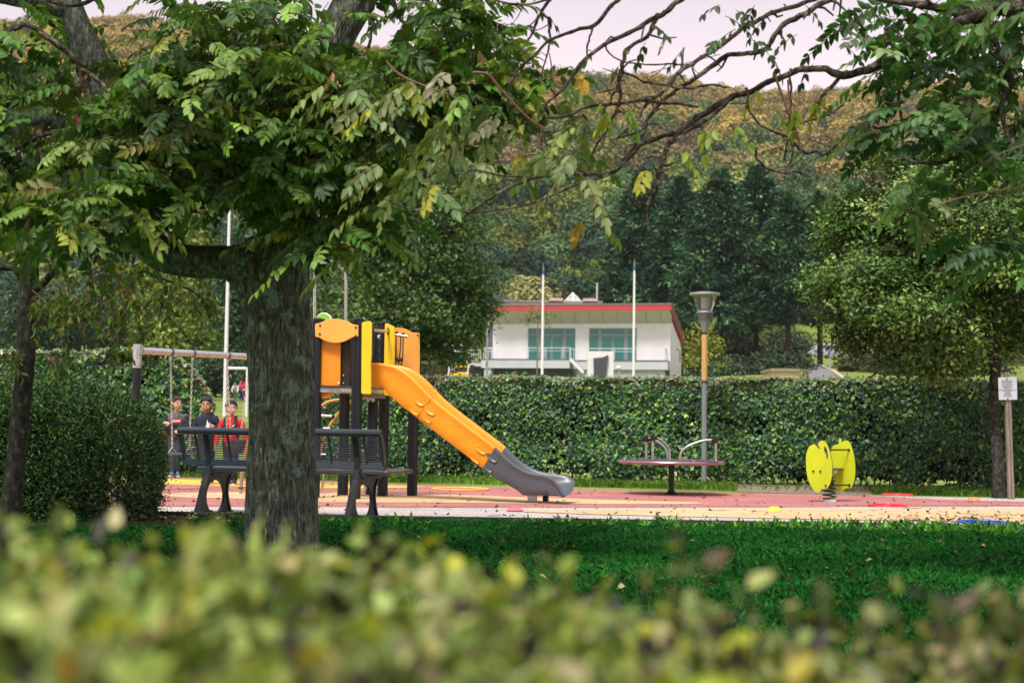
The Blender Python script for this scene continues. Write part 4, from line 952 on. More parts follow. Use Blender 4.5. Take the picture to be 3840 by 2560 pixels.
for (px_, py_, rx_, ry_, Y_, lab) in ((2830, 1395, 75, 40, 112, 'added dark undergrowth mound below the silver car'), (2760, 1408, 130, 26, 110, 'low dark strip of shrubs just over the hedge right of the lamp post'), (3480, 1408, 190, 30, 112, 'low dark strip of shrubs just over the hedge beneath the round headed tree'), (2960, 1372, 85, 40, 116, 'dark green mound of shrubs above the beige hut'), (2690, 1420, 90, 40, 108, 'added dark undergrowth between the lamp post and the silver car'),
                                     (3230, 1375, 80, 45, 120, 'brownish shrub on the grassy bank right of the road'), (3380, 1400, 130, 60, 116, 'dark thicket beneath the round headed tree'), (3620, 1400, 200, 80, 118, 'wide dark thicket behind the notice board'), (2760, 1310, 130, 55, 150, 'added dark shrubs behind the parked cars'), (2960, 1290, 110, 50, 156, 'added dark shrubs above the red parked car'), (2620, 1330, 90, 70, 140, 'added dark shrubs between the red roof end and the silver car'), (2340, 1250, 300, 110, 150, 'dark thicket hidden behind the white building'), (3420, 1280, 160, 110, 150, 'dark tree mass behind the round headed tree')):
    far_tree(px_, py_, rx_, ry_, Y_, [(0.022, 0.055, 0.02), (0.04, 0.085, 0.025), (0.012, 0.032, 0.016)] if 'brownish' not in lab else [(0.10, 0.085, 0.04), (0.07, 0.07, 0.03), (0.05, 0.05, 0.025)], lab, 220, name='thicket', group='undergrowth round the conifers', ll=0.32)  # several mounds are added: dark foliage stands in for shade under the conifers
# small plants round the building
b = TT(2620, 60); m_ = 60 / FPX
leafy_tree('yellow_shrub', b, [(W_(2635, 1255, 60), (62 * m_, .5, 75 * m_), 3), (W_(2600, 1330, 60), (52 * m_, .4, 50 * m_), 1.6), (W_(2670, 1330, 60), (50 * m_, .4, 60 * m_), 1.6)], 80, 26, 0.13, 0.115,
           [(0.30, 0.34, 0.05), (0.20, 0.26, 0.04), (0.38, 0.36, 0.08)], [3, 3, 1.5], 'small yellow leaved tree right behind the wooden part of the lamp post', ([(b[0], b[1], b[2] - .1), (b[0], b[1], b[2] + 1.2), W_(2630, 1200, 60)], [0.05, 0.04, 0.012]), BARK3, limbs=14)
b = TT(2015, 78); m_ = 78 / FPX
leafy_tree('sapling', b, [(W_(2020, 1185, 78), (64 * m_, .7, 46 * m_), 3), (W_(1985, 1190, 78), (30 * m_, .4, 26 * m_), 1), (W_(2055, 1200, 78), (28 * m_, .4, 34 * m_), 1)], 70, 7, 0.10, 0.12,
           [(0.16, 0.19, 0.05), (0.22, 0.22, 0.07), (0.10, 0.13, 0.03)], [3, 2, 1], 'thin sparse sapling in front of the white building', ([(b[0], b[1], b[2] - .1), W_(2014, 1380, 78), W_(2016, 1260, 78), W_(2018, 1190, 78), W_(2020, 1140, 78)], [0.05, 0.04, 0.035, 0.02, 0.005]), M('sapling_bark', (0.16, 0.13, 0.10)), limbs=34)

# ------------------------------------------------------------------ conifers
def conifer(px, top, Y, rpx, label, lean=0, seed=0, bare=0.16):
    b = TT(px, Y); ztop = W_(px, top, Y)[2]; H = ztop - b[2]; R = rpx * Y / FPX
    o = empty('conifer', b, label, 'tree', 'conifers beside the white building')
    lf = Leafy(); nb = 560
    t = RNG.random(nb) ** 0.85; t[:26] = np.linspace(0.9, 1.0, 26)
    az = RNG.random(nb) * 2 * np.pi
    z = b[2] + H * (bare + (1 - bare) * t)
    rr = R * np.clip((1 - t) ** 0.82 * (0.72 + 0.6 * RNG.random(nb) ** 1.3) * (1 + 0.25 * np.sin(az * 3 + seed * 2 + t * 7)), 0.05, 1.25) * np.clip(0.55 + t * 2.2, 0, 1)
    Cs = []; Ds = []; Kc = []
    pal = palette(nb * 4, [(0.022, 0.085, 0.042), (0.070, 0.19, 0.085), (0.006, 0.024, 0.015), (0.18, 0.32, 0.13)], [4, 3, 3, 1.3], 0.2, 1)
    for i in range(nb):
        d = np.array([math.cos(az[i]), math.sin(az[i]), 0]); b0 = np.array([b[0] + lean * t[i], b[1], z[i]])
        for kk, q in enumerate((0.45, 0.68, 0.86, 1.0)):
            if rr[i] < 0.5 and kk < 2: continue
            c = b0 + d * rr[i] * q + np.array([0, 0, 1.0]) * (0.30 * rr[i] * q ** 2 - 0.20 * rr[i] * q)
            m = 15; rad = (0.17 + 0.10 * min(rr[i], 2.5)) * (0.45 if t[i] > 0.93 else 1.0)
            off = RNG.normal(size=(m, 3)) * rad; off[:, 2] *= 0.45
            Cs.append(c + off); Ds.append(np.tile(d * 0.8, (m, 1)) + off * 1.3 + RNG.normal(size=(m, 3)) * 0.45 + np.array([0, 0, -0.05 + 0.4 * (kk == 3) + 1.6 * (t[i] > 0.93)])); Kc.append(np.tile(pal[i * 4 + kk], (m, 1)))
    C = np.concatenate(Cs); D = norm(np.concatenate(Ds)); n = len(C)
    L = 0.34 + 0.34 * RNG.random(n); V, F = leaves(C, D, rdir(n, 1.6), L, L * 0.30, 0.2, 0.25)
    lf.add(V, F, np.repeat(np.clip(np.concatenate(Kc) * (1 + 0.2 * RNG.normal(size=(n, 1))), 0.003, 1), 6, axis=0))
    lf.build('crown', leafmat('needle', 0.05, 0.6, 0.25), o)
    mb = MB(); mb.tube([(b[0], b[1], b[2] - .2), (b[0], b[1], b[2] + H * 0.4), (b[0] + lean, b[1], ztop - .4)], [0.30, 0.2, 0.03], 10)
    mb.build('trunk', M('conifer_bark', (0.035, 0.025, 0.020), rough=0.9), o)
conifer(2400, 655, 150, 200, 'dark conifer directly behind the white building', seed=1)
conifer(2550, 680, 146, 190, 'conifer rising beside the red roof end, left of the lamp head', seed=2)
conifer(2700, 650, 136, 225, 'wide conifer behind the lamp head and silver car', seed=3)
conifer(2835, 635, 142, 205, 'tall conifer behind the red parked car', seed=4, bare=0.26)
conifer(2955, 735, 134, 160, 'shorter conifer behind the beige hut', seed=5, bare=0.27)
conifer(3075, 735, 138, 120, 'slender conifer by the sloping road, furthest right of its row', seed=6, bare=0.25)

# ------------------------------------------------------------------ wooded hillside: one far wood
def wood():
    lf = Leafy(); pts = []
    Y = 168.0
    while Y < 640:
        half = 0.40 * Y + 8; x = -half
        while x < half:
            xx = x + rnd.uniform(-2.2, 2.2); yy = Y + rnd.uniform(-3, 3); px = 1920 + xx / yy * FPX
            ok = True
            if yy < 215 and 3040 < px < 3330: ok = False
            if yy < 182 and 1750 < px < 3500: ok = False
            if ok: pts.append((xx, yy))
            x += rnd.uniform(5.2, 8.0)
        Y += 6.2 if Y < 300 else 7.5
    for x in np.arange(-52, -14, 6.0):
        for Y in (128, 138, 150, 160): pts.append((x + rnd.uniform(-2, 2), Y + rnd.uniform(-2, 2)))
    n = len(pts); xy = np.array(pts); gz = np.array([T(a, b) for a, b in pts])
    R = 2.9 + 2.3 * RNG.random(n); Hh = R * (1.2 + 0.5 * RNG.random(n)) + 2.0
    Cc = np.stack([xy[:, 0], xy[:, 1], gz + Hh * 0.75], 1)
    # colour by place: golden crest, dull middle, blue green foot
    hf = np.clip((gz - 15) / 125.0, 0, 1)
    q = np.array([mnoise.noise(Vector((a * 0.022, b * 0.016, 1))) for a, b in pts]); r = RNG.random(n)
    gold = np.array([0.36, 0.275, 0.085]); olive = np.array([0.21, 0.205, 0.08]); green = np.array([0.080, 0.145, 0.060]); dark = np.array([0.034, 0.072, 0.048]); rust = np.array([0.22, 0.165, 0.10]); lime = np.array([0.21, 0.26, 0.065])
    col = np.zeros((n, 3))
    for i in range(n):
        h = hf[i] + q[i] * 0.42; a = r[i] * 0.65 + 0.35 * (0.5 + 0.9 * mnoise.noise(Vector((pts[i][0] * 0.05, pts[i][1] * 0.03, 7))))
        if h > 0.50: c = gold * .9 if a < .48 else (gold * .5 + olive * .5) if a < .70 else green if a < .82 else rust if a < .90 else dark * 1.6
        elif h > 0.22: c = olive if a < .42 else dark if a < .50 else green if a < .62 else rust if a < .78 else gold * .8
        else: c = green if a < .42 else dark if a < .58 else lime if a < .78 else olive
        col[i] = c * (0.75 + 0.75 * RNG.random())
    nears = (xy[:, 1] < 250)
    for grp, per, fs in ((nears, 1300, 0.19), (~nears, 520, 0.27)):
        idx = np.where(grp)[0]; m = len(idx)
        if m == 0: continue
        d = RNG.normal(size=(m * per, 3)); d = norm(d); d[:, 2] = np.where(d[:, 2] < -0.35, -d[:, 2], d[:, 2])
        ii = np.repeat(idx, per)
        lob = 1 + 0.28 * np.sin(d[:, 0] * 5 + ii * 1.3) * np.cos(d[:, 1] * 4 + ii) * np.sin(d[:, 2] * 5 + ii * 2.1)
        rad = (0.72 + 0.30 * RNG.random(m * per)) * lob
        C = Cc[ii] + d * rad[:, None] * np.stack([R[ii], R[ii], Hh[ii] * 0.5], 1)
        N = norm(d + RNG.normal(size=d.shape) * 0.55 + np.array([0, 0, 0.4])); D = norm(np.cross(N, RNG.normal(size=d.shape)))
        L = fs * R[ii] * 0.62 * (0.6 + 0.8 * RNG.random(m * per))
        V, F = leaves(C, D, N, L, L * 0.62, 0.2, 0.1)
        cc = col[ii] * (1 + 0.22 * RNG.normal(size=(m * per, 1)))
        lf.add(V, F, np.repeat(np.clip(cc, 0.004, 1), 6, axis=0))
    o = lf.build('hillside_wood', leafmat('far_leaf', 0.10, 0.7, 0.1), None)
    tag(o, kind='stuff')
wood()

# ------------------------------------------------------------------ foreground hedge just in front of the lens
def fore():
    o = empty('garden_hedge', (0, 1.5, 0), 'low pale green clipped hedge right in front of the camera', 'hedge')
    prof_ = [(-1500, 1990), (0, 2040), (300, 2110), (600, 2140), (1000, 2140), (1500, 2165), (1900, 2230), (2300, 2330), (2650, 2420), (3000, 2490), (3300, 2490), (3600, 2400), (3840, 2370), (5400, 2300)]
    def top(px):
        for i in range(len(prof_) - 1):
            if prof_[i][0] <= px <= prof_[i + 1][0]:
                t = (px - prof_[i][0]) / (prof_[i + 1][0] - prof_[i][0]); return prof_[i][1] * (1 - t) + prof_[i + 1][1] * t
        return 2300
    lf = Leafy(); st = MB(); C = []
    n = 0
    while n < 9000:
        Y = rnd.uniform(0.85, 1.75); x = rnd.uniform(-0.62, 0.62) * max(Y, 1.1)
        px = 1920 + x / 1.62 * FPX
        zt = P(px, top(px), 1.62).z + 0.03 * mnoise.noise(Vector((x * 5, Y * 5, 0))) + 0.02 * mnoise.noise(Vector((x * 14, Y * 14, 3)))
        z = zt - abs(rnd.gauss(0, 0.05)) + (rnd.random() ** 5) * 0.05
        if mnoise.noise(Vector((x * 22, Y * 22, z * 22))) < -0.12 and rnd.random() < .8: continue
        C.append((x, Y, z)); n += 1
    # a few taller shoots
    for (px, py, Y, k) in ((2560, 1960, 1.5, 12), (2640, 2060, 1.5, 12), (2050, 2040, 1.55, 8), (1360, 2010, 1.6, 9), (1450, 2030, 1.5, 8), (200, 2040, 1.4, 8), (800, 2050, 1.4, 8), (3050, 2200, 1.5, 14), (2800, 2150, 1.5, 8), (3300, 2180, 1.5, 7), (3560, 2250, 1.4, 9), (2400, 2130, 1.5, 7), (1180, 2040, 1.5, 7), (950, 2040, 1.6, 6), (350, 1990, 1.6, 6), (3800, 2260, 1.5, 8)):
        p = P(px, py, Y); q = P(px + rnd.uniform(-60, 60), top(px) + 60, Y)
        for i in range(k): C.append(tuple(q.lerp(p, i / k) + Vector((rnd.uniform(-.014, .014), rnd.uniform(-.014, .014), rnd.uniform(-.006, .006)))))
        st.tube([q, q.lerp(p, .5), p], [0.0016, 0.0013, 0.001], 5)
    C = np.array(C); n = len(C); D = rdir(n, 0.7); N = rdir(n, 1.0); L = 0.019 + 0.017 * RNG.random(n)
    V, F = leaves(C, D, N, L, L * 0.62, 0.12, 0.1)
    pal = palette(n, [(0.25, 0.33, 0.07), (0.35, 0.41, 0.12), (0.12, 0.18, 0.035), (0.40, 0.44, 0.04), (0.22, 0.155, 0.09), (0.55, 0.19, 0.03), (0.44, 0.46, 0.20), (0.035, 0.03, 0.022)], [3.5, 2.8, 3.6, 1.2, 0.6, 0.03, 0.5, 2.2], 0.2)  # darkest leaves stand in for the deep shade between sprigs
    # the right end is duller and browner
    fx = np.clip((np.repeat(C[:, 0], 6) - 0.12) / 0.3, 0, 1)[:, None]; pal = pal * (1 - 0.0 * fx) * (1 - fx * np.array([0.35, 0.42, 0.25]))
    lf.add(V, F, pal)
    lf.build('foliage', leafmat('hedge_leaf', 0.3, 0.5, 0.35), o)
    for k in range(500):
        x, Y = rnd.uniform(-.7, .7), rnd.uniform(.85, 1.75); px = 1920 + x / 1.62 * FPX; zt = P(px, top(px), 1.62).z
        st.tube([(x, Y, zt - 0.35), (x + rnd.uniform(-.02, .02), Y, zt - 0.15), (x + rnd.uniform(-.04, .04), Y + rnd.uniform(-.02, .02), zt - 0.01)], [0.003, 0.0022, 0.001], 5)
    for k in range(40):
        x, Y = rnd.uniform(-.7, .7), rnd.uniform(.95, 1.65); st.tube([(x, Y, -.02), (x + .02, Y, .2), (x, Y, .5)], [0.008, 0.007, 0.004], 6)
    st.build('stems', M('twig', (0.07, 0.045, 0.03)), o)
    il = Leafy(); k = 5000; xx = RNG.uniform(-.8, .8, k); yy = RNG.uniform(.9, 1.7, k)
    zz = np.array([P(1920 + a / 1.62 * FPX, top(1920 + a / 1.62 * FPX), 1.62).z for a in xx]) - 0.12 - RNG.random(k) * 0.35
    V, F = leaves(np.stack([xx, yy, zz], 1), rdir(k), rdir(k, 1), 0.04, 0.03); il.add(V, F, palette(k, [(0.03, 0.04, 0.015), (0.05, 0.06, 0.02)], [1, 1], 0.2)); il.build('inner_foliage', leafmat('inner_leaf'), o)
fore()
# ------------------------------------------------------------------ play equipment materials
m_black = M('black_post', (0.008, 0.011, 0.016), rough=0.42, var=0.2, scale=3, spec=0.4)
m_knob = M('black_knob', (0.010, 0.010, 0.011), rough=0.35)
m_orange = M('orange_plastic', (0.95, 0.35, 0.015), rough=0.36, var=0.07, scale=5, big=0.16, bigs=3.5, bump=0.04, bscale=180)
m_lorange = M('light_orange_panel', (0.95, 0.44, 0.075), rough=0.5, var=0.05, scale=3, big=0.12, bigs=4)
m_dorange = M('deep_orange_panel', (0.85, 0.27, 0.008), rough=0.5, var=0.06, scale=3)
m_rust = M('burnt_orange_panel', (0.50, 0.13, 0.008), rough=0.5)
m_yellow = M('yellow_panel', (0.95, 0.62, 0.012), rough=0.45, var=0.04, scale=3, big=0.12, bigs=4)
m_steel = M('steel', (0.55, 0.53, 0.52), rough=0.28, metal=0.9, var=0.12, scale=20)
m_galv = M('galvanised', (0.58, 0.59, 0.60), rough=0.38, metal=0.75, var=0.18, scale=30)
m_grey = M('grey_plastic', (0.085, 0.098, 0.112), rough=0.34, var=0.08, scale=3, bump=0.04, bscale=180)
m_wood = M('weathered_deck', (0.22, 0.19, 0.16), rough=0.8, var=0.35, scale=14, stretch=(1, 1, 6))
m_tanrail = M('tan_rail', (0.55, 0.28, 0.07), rough=0.5, var=0.15, scale=8)
m_rope = M('black_rope', (0.015, 0.015, 0.018), rough=0.8, bump=0.6, bscale=200)
m_lime = M('lime_panel', (0.30, 0.58, 0.06), rough=0.45, var=0.05)
m_white = M('white_plastic', (0.8, 0.8, 0.8), rough=0.45, var=0.04)

# ------------------------------------------------------------------ play tower with slide
AX = math.radians(16)
D_ = Vector((math.cos(AX), -math.sin(AX), 0)); N_ = Vector((math.sin(AX), math.cos(AX), 0))
pc = G(1331, 1874); pc.z = 0
PC = pc; PE = PC + N_ * 0.90; PA = PC - D_ * 0.52; PB = PA + N_ * 0.88
PF = P(1545, 1862, 18.55); PF.z = 0; PD = P(1392, 1860, 18.75); PD.z = 0
tower = empty('play_tower', (PC.x, PC.y, 0), 'orange and yellow play tower on black posts with a slide', 'play tower')
def ztop(p, py): return CAMZ + (1613 + (1920 + p.x / p.y * FPX - 1920) * math.sin(ROLL) - py) * p.y / FPX
for nm, p, py in (('post', PA, 1191), ('post', PC, 1190), ('post', PE, 1203), ('post', PB, 1206), ('post', PD, 1222), ('post', PF, 1229)):
    mb = MB(); zt = ztop(p, py); w = 0.055
    # ribbed square section with chamfers
    poly = [(-w, -w * .7), (-w * .7, -w), (-.012, -w), (-.008, -w * .88), (.008, -w * .88), (.012, -w), (w * .7, -w), (w, -w * .7), (w, -.012), (w * .88, -.008), (w * .88, .008), (w, .012), (w, w * .7), (w * .7, w), (-w * .7, w), (-w, w * .7), (-w, .012), (-w * .88, .008), (-w * .88, -.008), (-w, -.012)]
    mb.prism(poly, lambda u, v, t, p=p: p + D_ * u + N_ * v + Vector((0, 0, t)), -0.02, zt - 0.03)
    po = mb.build(nm, m_black, tower)
    mb = MB(); mb.lathe((0, 0, 0), [(0.001, zt), (0.045, zt - 0.003), (0.066, zt - 0.014), (0.068, zt - 0.034), (0.001, zt - 0.034)][::-1], 20)
    mb.v = [tuple(Vector(v) + p) for v in mb.v]
    mb.build('post_cap', m_knob, po, smooth=True)
zpl = ztop(PC, 1470)
def onface(p0, nrm):      # pixel -> (along, z) in a vertical face through p0
    return lambda px, py: PL(px, py, p0, nrm)
def panel(pix, p0, nrm, th, name, mat, parent, off=0.0, bevel=0.006):
    n = nrm.normalized(); p0 = p0 + n * off
    pts = [PL(a, b, p0, n) for a, b in pix]
    mb = MB(); k = len(pts)
    mb.add(pts + [p + n * th for p in pts], [tuple(range(k)), tuple(range(k, 2 * k))[::-1]] + [(i, k + i, k + (i + 1) % k, (i + 1) % k) for i in range(k)])
    o = mb.build(name, mat, parent, bevel=bevel)
    return o
def rounded(pix, r=6, n=4):
    out_ = []; m = len(pix)
    for i, p in enumerate(pix):
        a = Vector(pix[i - 1]); b = Vector(p); c = Vector(pix[(i + 1) % m])
        d1 = (a - b); d2 = (c - b); r_ = min(r, d1.length * .45, d2.length * .45); d1.normalize(); d2.normalize()
        for k in range(n + 1):
            t = k / n; q = (b + d1 * r_) * (1 - t) ** 2 + b * 2 * t * (1 - t) + (b + d2 * r_) * t * t; out_.append((q.x, q.y))
    return out_
def arc(a, b, bulge, n=10):     # points from a to b bulging by `bulge` px (up = negative)
    return [(a[0] + (b[0] - a[0]) * i / n, a[1] + (b[1] - a[1]) * i / n + bulge * 4 * (i / n) * (1 - i / n)) for i in range(1, n)]
def bolts(pix, p0, nrm, off, r, parent, name='bolt'):
    n = nrm.normalized()
    for a, b in pix:
        mb = MB(); c = PL(a, b, p0 + n * off, n); mb.ell(c, (r, r, r), 12, 8); mb.build(name, m_knob, parent, smooth=True)
front = PC - N_ * 0.075
# barrel shaped top board
pix = [(1181, 1213), (1196, 1212)] + arc((1196, 1212), (1322, 1216), -19) + [(1322, 1216), (1343, 1219), (1343, 1262), (1322, 1263)] + arc((1322, 1263), (1196, 1265), 22) + [(1196, 1265), (1181, 1262)]
# keep the shape fair: rounded corners
pb_ = panel(rounded(pix, 5, 3), front, N_, 0.019, 'top_board', m_lorange, tower)
bolts([(1200, 1220), (1199, 1252), (1334, 1227), (1333, 1259)], front, N_, -0.004, 0.013, pb_)
panel(rounded([(1195, 1258), (1277, 1262), (1276, 1447), (1194, 1445)], 3), PC + N_ * 0.01, N_, 0.019, 'side_board', m_dorange, tower)
panel([(1277, 1205), (1313, 1207), (1312, 1446), (1276, 1446)], PC + N_ * 0.05, N_, 0.08, 'dark_plank', M('brown_plank', (0.022, 0.012, 0.008), rough=0.6), tower)
panel(rounded([(1170, 1470), (1252, 1472), (1238, 1488), (1222, 1494), (1205, 1493), (1180, 1484), (1160, 1480)], 4), PC + N_ * 0.02, N_, 0.019, 'lower_board', m_rust, tower)
# platform deck
def solid(px_pts, z0, z1, name, mat, parent, bevel=0.0):
    mb = MB(); k = len(px_pts)
    mb.add([Vector((p.x, p.y, z0)) for p in px_pts] + [Vector((p.x, p.y, z1)) for p in px_pts], [tuple(range(k))[::-1], tuple(range(k, 2 * k))] + [(i, (i + 1) % k, k + (i + 1) % k, k + i) for i in range(k)])
    return mb.build(name, mat, parent, bevel=bevel)
a0 = PA - D_ * 0.05; solid([a0 - N_ * .03, PC + D_ * .04 + N_ * 0.07, PE + D_ * .05, PE - D_ * 0.05, PB, PB - D_ * .05], zpl, zpl + 0.045, 'deck', m_galv, tower)
solid([PA - N_ * .02 + D_ * .06, PC - N_ * .02 - D_ * .06, PC - D_ * .06, PA + D_ * .06], zpl + .046, zpl + 0.072, 'deck_edge', M('deck_edge', (0.05, 0.04, 0.035), rough=0.7), tower)
mb = MB(); mb.bar(PC + D_ * .02 + N_ * .08 + Vector((0, 0, zpl - .03)), PE + D_ * .02 - N_ * .08 + Vector((0, 0, zpl - .03)), 0.06, 0.055); mb.bar(PC - D_ * .02 + N_ * .08 + Vector((0, 0, zpl + .075)), PE - D_ * .02 - N_ * .08 + Vector((0, 0, zpl + .075)), 0.1, 0.05)
mb.build('deck_beam', m_wood, tower)
br = PC.lerp(PE, 0.55)
solid([PD - D_ * .3 - N_ * .2, PF - D_ * .02 - N_ * .2, PF + N_ * .02, PD + N_ * .02], zpl + .02, zpl + 0.06, 'deck', m_galv, tower)
panel(rounded([(1374, 1480), (1405, 1480), (1405, 1502), (1400, 1507), (1394, 1506), (1389, 1498), (1384, 1506), (1378, 1507), (1374, 1501)], 2), br, N_, 0.008, 'bracket', m_galv, tower)
# yellow entrance cheeks (stand across the slide, so their plane faces along the slide)
def cheek(pix, p0, name):
    n = (D_ * 0.25 + N_).normalized()
    o = panel(rounded(pix, 6), p0, n, 0.019, name, m_yellow, tower)
    return o
y1 = cheek([(1356, 1208), (1388, 1203), (1393, 1214), (1392, 1336), (1389, 1365), (1390, 1478), (1354, 1476)], PC - N_ * 0.075, 'cheek')
bolts([(1361, 1217), (1357, 1428)], PC - N_ * 0.08, N_, 0.0, 0.011, y1)
y2 = cheek([(1443, 1211), (1458, 1215), (1470, 1222), (1478, 1224), (1478, 1360), (1463, 1484), (1438, 1482), (1440, 1340)], PE - N_ * 0.12, 'cheek')
bolts([(1477, 1232)], PE - N_ * 0.12, N_, -0.004, 0.011, y2)
# grab bar between the cheeks and ones behind
def bar_px(a, b, r, name, mat, parent=tower):
    mb = MB(); pa = P(*a); pb2 = P(*b); mb.tube([pa, pb2], r, 14); return mb.build(name, mat, parent, smooth=True)
g1 = bar_px((1398, 1238, PC.y - .05), (1456, 1242, PE.y - .15), 0.017, 'grab_bar', m_steel)
for (a, b, y, r) in ((1396, 1237, PC.y - .06, .030), (1457, 1241, PE.y - .16, .028)):
    mb = MB(); mb.ell(P(a, b, y), (r * .8, r * .8, r), 14, 10); mb.ell(P(a - 2, b - 9, y), (r * .45, r * .45, r * .6), 10, 8); mb.ell(P(a - 2, b + 10, y), (r * .45, r * .45, r * .6), 10, 8); mb.build('knob', m_knob, g1, smooth=True)
g2 = bar_px((1479, 1254, PE.y - .14), (1528, 1262, PE.y - .16), 0.018, 'rope_bar', m_steel)
for a, b in ((1487, 1246), (1512, 1251)):
    mb = MB(); mb.ell(P(a, b, PE.y - .15), (.018, .018, .014), 12, 8); mb.build('bolt', m_knob, g2, smooth=True)
mb = MB(); mb.tube([P(1416, 1262, PD.y - .1), P(1440, 1264, PD.y - .1)], 0.02, 12); mb.ell(P(1427, 1262, PD.y - .12), (.03, .02, .035), 12, 8); mb.build('bracket', m_galv, tower, smooth=True)
for k, (x0, x1, x2) in enumerate(((1486, 1485, 1485), (1503, 1498, 1494), (1512, 1510, 1503))):
    mb = MB(); mb.tube([P(x0, 1262, PE.y - .14), P(x0 - 1, 1300, PE.y - .14), P(x1, 1345, PE.y - .14), P(x2, 1372, PE.y - .13)], 0.0075, 8); ro = mb.build('hanging_rope', m_rope, tower, smooth=True)
    mb = MB(); mb.ell(P((1487, 1495, 1504)[k], (1345, 1350, 1347)[k], PE.y - .15), (.024, .024, .024), 14, 10); mb.build('knob', m_knob, ro, smooth=True)
for (a, b) in ((1424, 1348), (1432, 1352)):
    mb = MB(); mb.ell(P(a, b, PD.y - .1), (.024, .024, .024), 12, 8); mb.build('knob', m_knob, tower, smooth=True)
# big light orange back panel
FD = (PF - PE); FD.z = 0; FN = Vector((-FD.y, FD.x, 0)).normalized(); 
if FN.y < 0: FN = -FN
q0 = PE + FN * 0.0
pix = [(1478, 1231)] + arc((1478, 1231), (1545, 1245), -8) + [(1545, 1245), (1552, 1247), (1574, 1248), (1575, 1300), (1575, 1420), (1478, 1440)]
pp = panel(rounded(pix, 4, 2), PF - FN * 0.08, FN, 0.019, 'back_board', m_lorange, tower)
bolts([(1567, 1256)], PF - FN * 0.085, FN, 0.0, 0.012, pp)
# small details inside the tower
mb = MB(); mb.ell(P(1270, 1438, PC.y + .02), (.017, .017, .02), 12, 8); mb.build('bolt', m_galv, tower, smooth=True)
for a, b in ((1288, 1407), (1288, 1436)):
    mb = MB(); mb.ell(P(a, b, PC.y + .03), (.009, .006, .009), 8, 6); mb.build('bolt', m_galv, tower, smooth=True)
mb = MB(); mb.tube([P(1314, 1275, PC.y + .5), P(1312, 1340, PC.y + .5), P(1314, 1420, PC.y + .5)], 0.010, 8); mb.tube([P(1320, 1280, PC.y + .5), P(1318, 1360, PC.y + .5), P(1319, 1446, PC.y + .5)], 0.008, 8); mb.build('hanging_rope', m_rope, tower, smooth=True)
# lime green disc with white rim
gd = P(1215, 1203, PB.y + .12); mb = MB()
rr = 31 * gd.y / FPX
mb.lathe(gd, [(0.001, -0.02), (rr * .93, -0.02), (rr, -0.012), (rr, 0.03), (0.001, 0.03)], 40, axis='Y'); disc = mb.build('spinner_disc', m_white, tower, smooth=True)
mb = MB(); mb.lathe(gd + Vector((-.008, -.004, 0)), [(0.001, -0.024), (rr * .89, -0.024), (rr * .89, -0.015), (0.001, -0.015)], 40, axis='Y'); mb.build('disc_face', m_lime, disc, smooth=True)
mb = MB(); mb.ell(gd + Vector((.0, -.035, .012)), (.014, .014, .016), 12, 8); mb.build('bolt', m_knob, disc, smooth=True)
# tall steel arch above the tower
mb = MB(); ya, yb = PA.y + .05, PB.y - .1
arch = [P(1180, 1200, ya), P(1180, 1100, ya), P(1181, 1045, ya), P(1184, 1020, ya), P(1192, 1004, ya + .05), P(1206, 990, ya + .1), P(1238, 980, .5 * (ya + yb)), P(1268, 988, yb - .1), P(1284, 1010, yb), P(1293, 1030, yb), P(1297, 1055, yb), P(1297, 1110, yb), P(1297, 1210, yb)]
mb.tube(arch, 0.019, 14); mb.build('steel_arch', m_steel, tower, smooth=True)

# curved climbing frame (tan side rails with steel rungs and ropes)
yc = 18.9
rail1 = [P(1374, 1490, yc), P(1330, 1500, yc), P(1290, 1528, yc), (P(1248, 1578, yc)), P(1222, 1630, yc), P(1200, 1700, yc), P(1188, 1770, yc), P(1180, 1858, yc)]
def off_(pts, v): return [p + v for p in pts]
def railmesh(pts, name):
    mb = MB(); op = []
    for i in range(len(pts) - 1):
        for k in range(4):
            t = k / 4; p0 = pts[max(i - 1, 0)]; p1 = pts[i]; p2 = pts[i + 1]; p3 = pts[min(i + 2, len(pts) - 1)]
            op.append(0.5 * ((2 * p1) + (p2 - p0) * t + (2 * p0 - 5 * p1 + 4 * p2 - p3) * t * t + (3 * p1 - p0 - 3 * p2 + p3) * t ** 3))
    op.append(pts[-1])
    mb.tube(op, 0.021, 10); return mb.build(name, m_tanrail, tower, smooth=True), op
r1, c1 = railmesh(rail1, 'climber_rail')
rail2 = [P(1290, 1497, yc - .2), P(1235, 1505, yc - .2), P(1190, 1528, yc - .2), P(1120, 1545, yc - .25), P(1020, 1545, yc - .3), P(960, 1580, yc - .3), P(930, 1660, yc - .3), P(918, 1720, yc - .3), P(906, 1800, yc - .3), P(902, 1850, yc - .3)]
r2, c2 = railmesh(rail2, 'climber_rail')
for (a, b) in (((1182, 1512), (1204, 1510)), ((1176, 1556), (1248, 1560)), ((1212, 1606), (1242, 1607)), ((1170, 1700), (1225, 1704)), ((1285, 1522), (1292, 1520))):
    mb = MB(); mb.tube([P(a[0], a[1], yc - .02), P(b[0], b[1], yc - .02)], 0.017, 10); g_ = mb.build('rung', m_steel, tower, smooth=True)
    mb = MB(); mb.ell(P(b[0], b[1], yc - .02), (.024, .02, .024), 10, 8); mb.build('knob', m_knob, g_, smooth=True)
for pts in ([(1180, 1540), (1228, 1535), (1255, 1520)], [(1178, 1510), (1230, 1506), (1262, 1498)], [(1180, 1560), (1200, 1547), (1230, 1532), (1262, 1512)], [(1290, 1500), (1320, 1497)], [(1180, 1610), (1214, 1606)], [(1182, 1680), (1212, 1650)]):
    mb = MB(); mb.tube([P(a, b, yc - .03) for a, b in pts], 0.008, 8); mb.build('climber_rope', m_rope, tower, smooth=True)
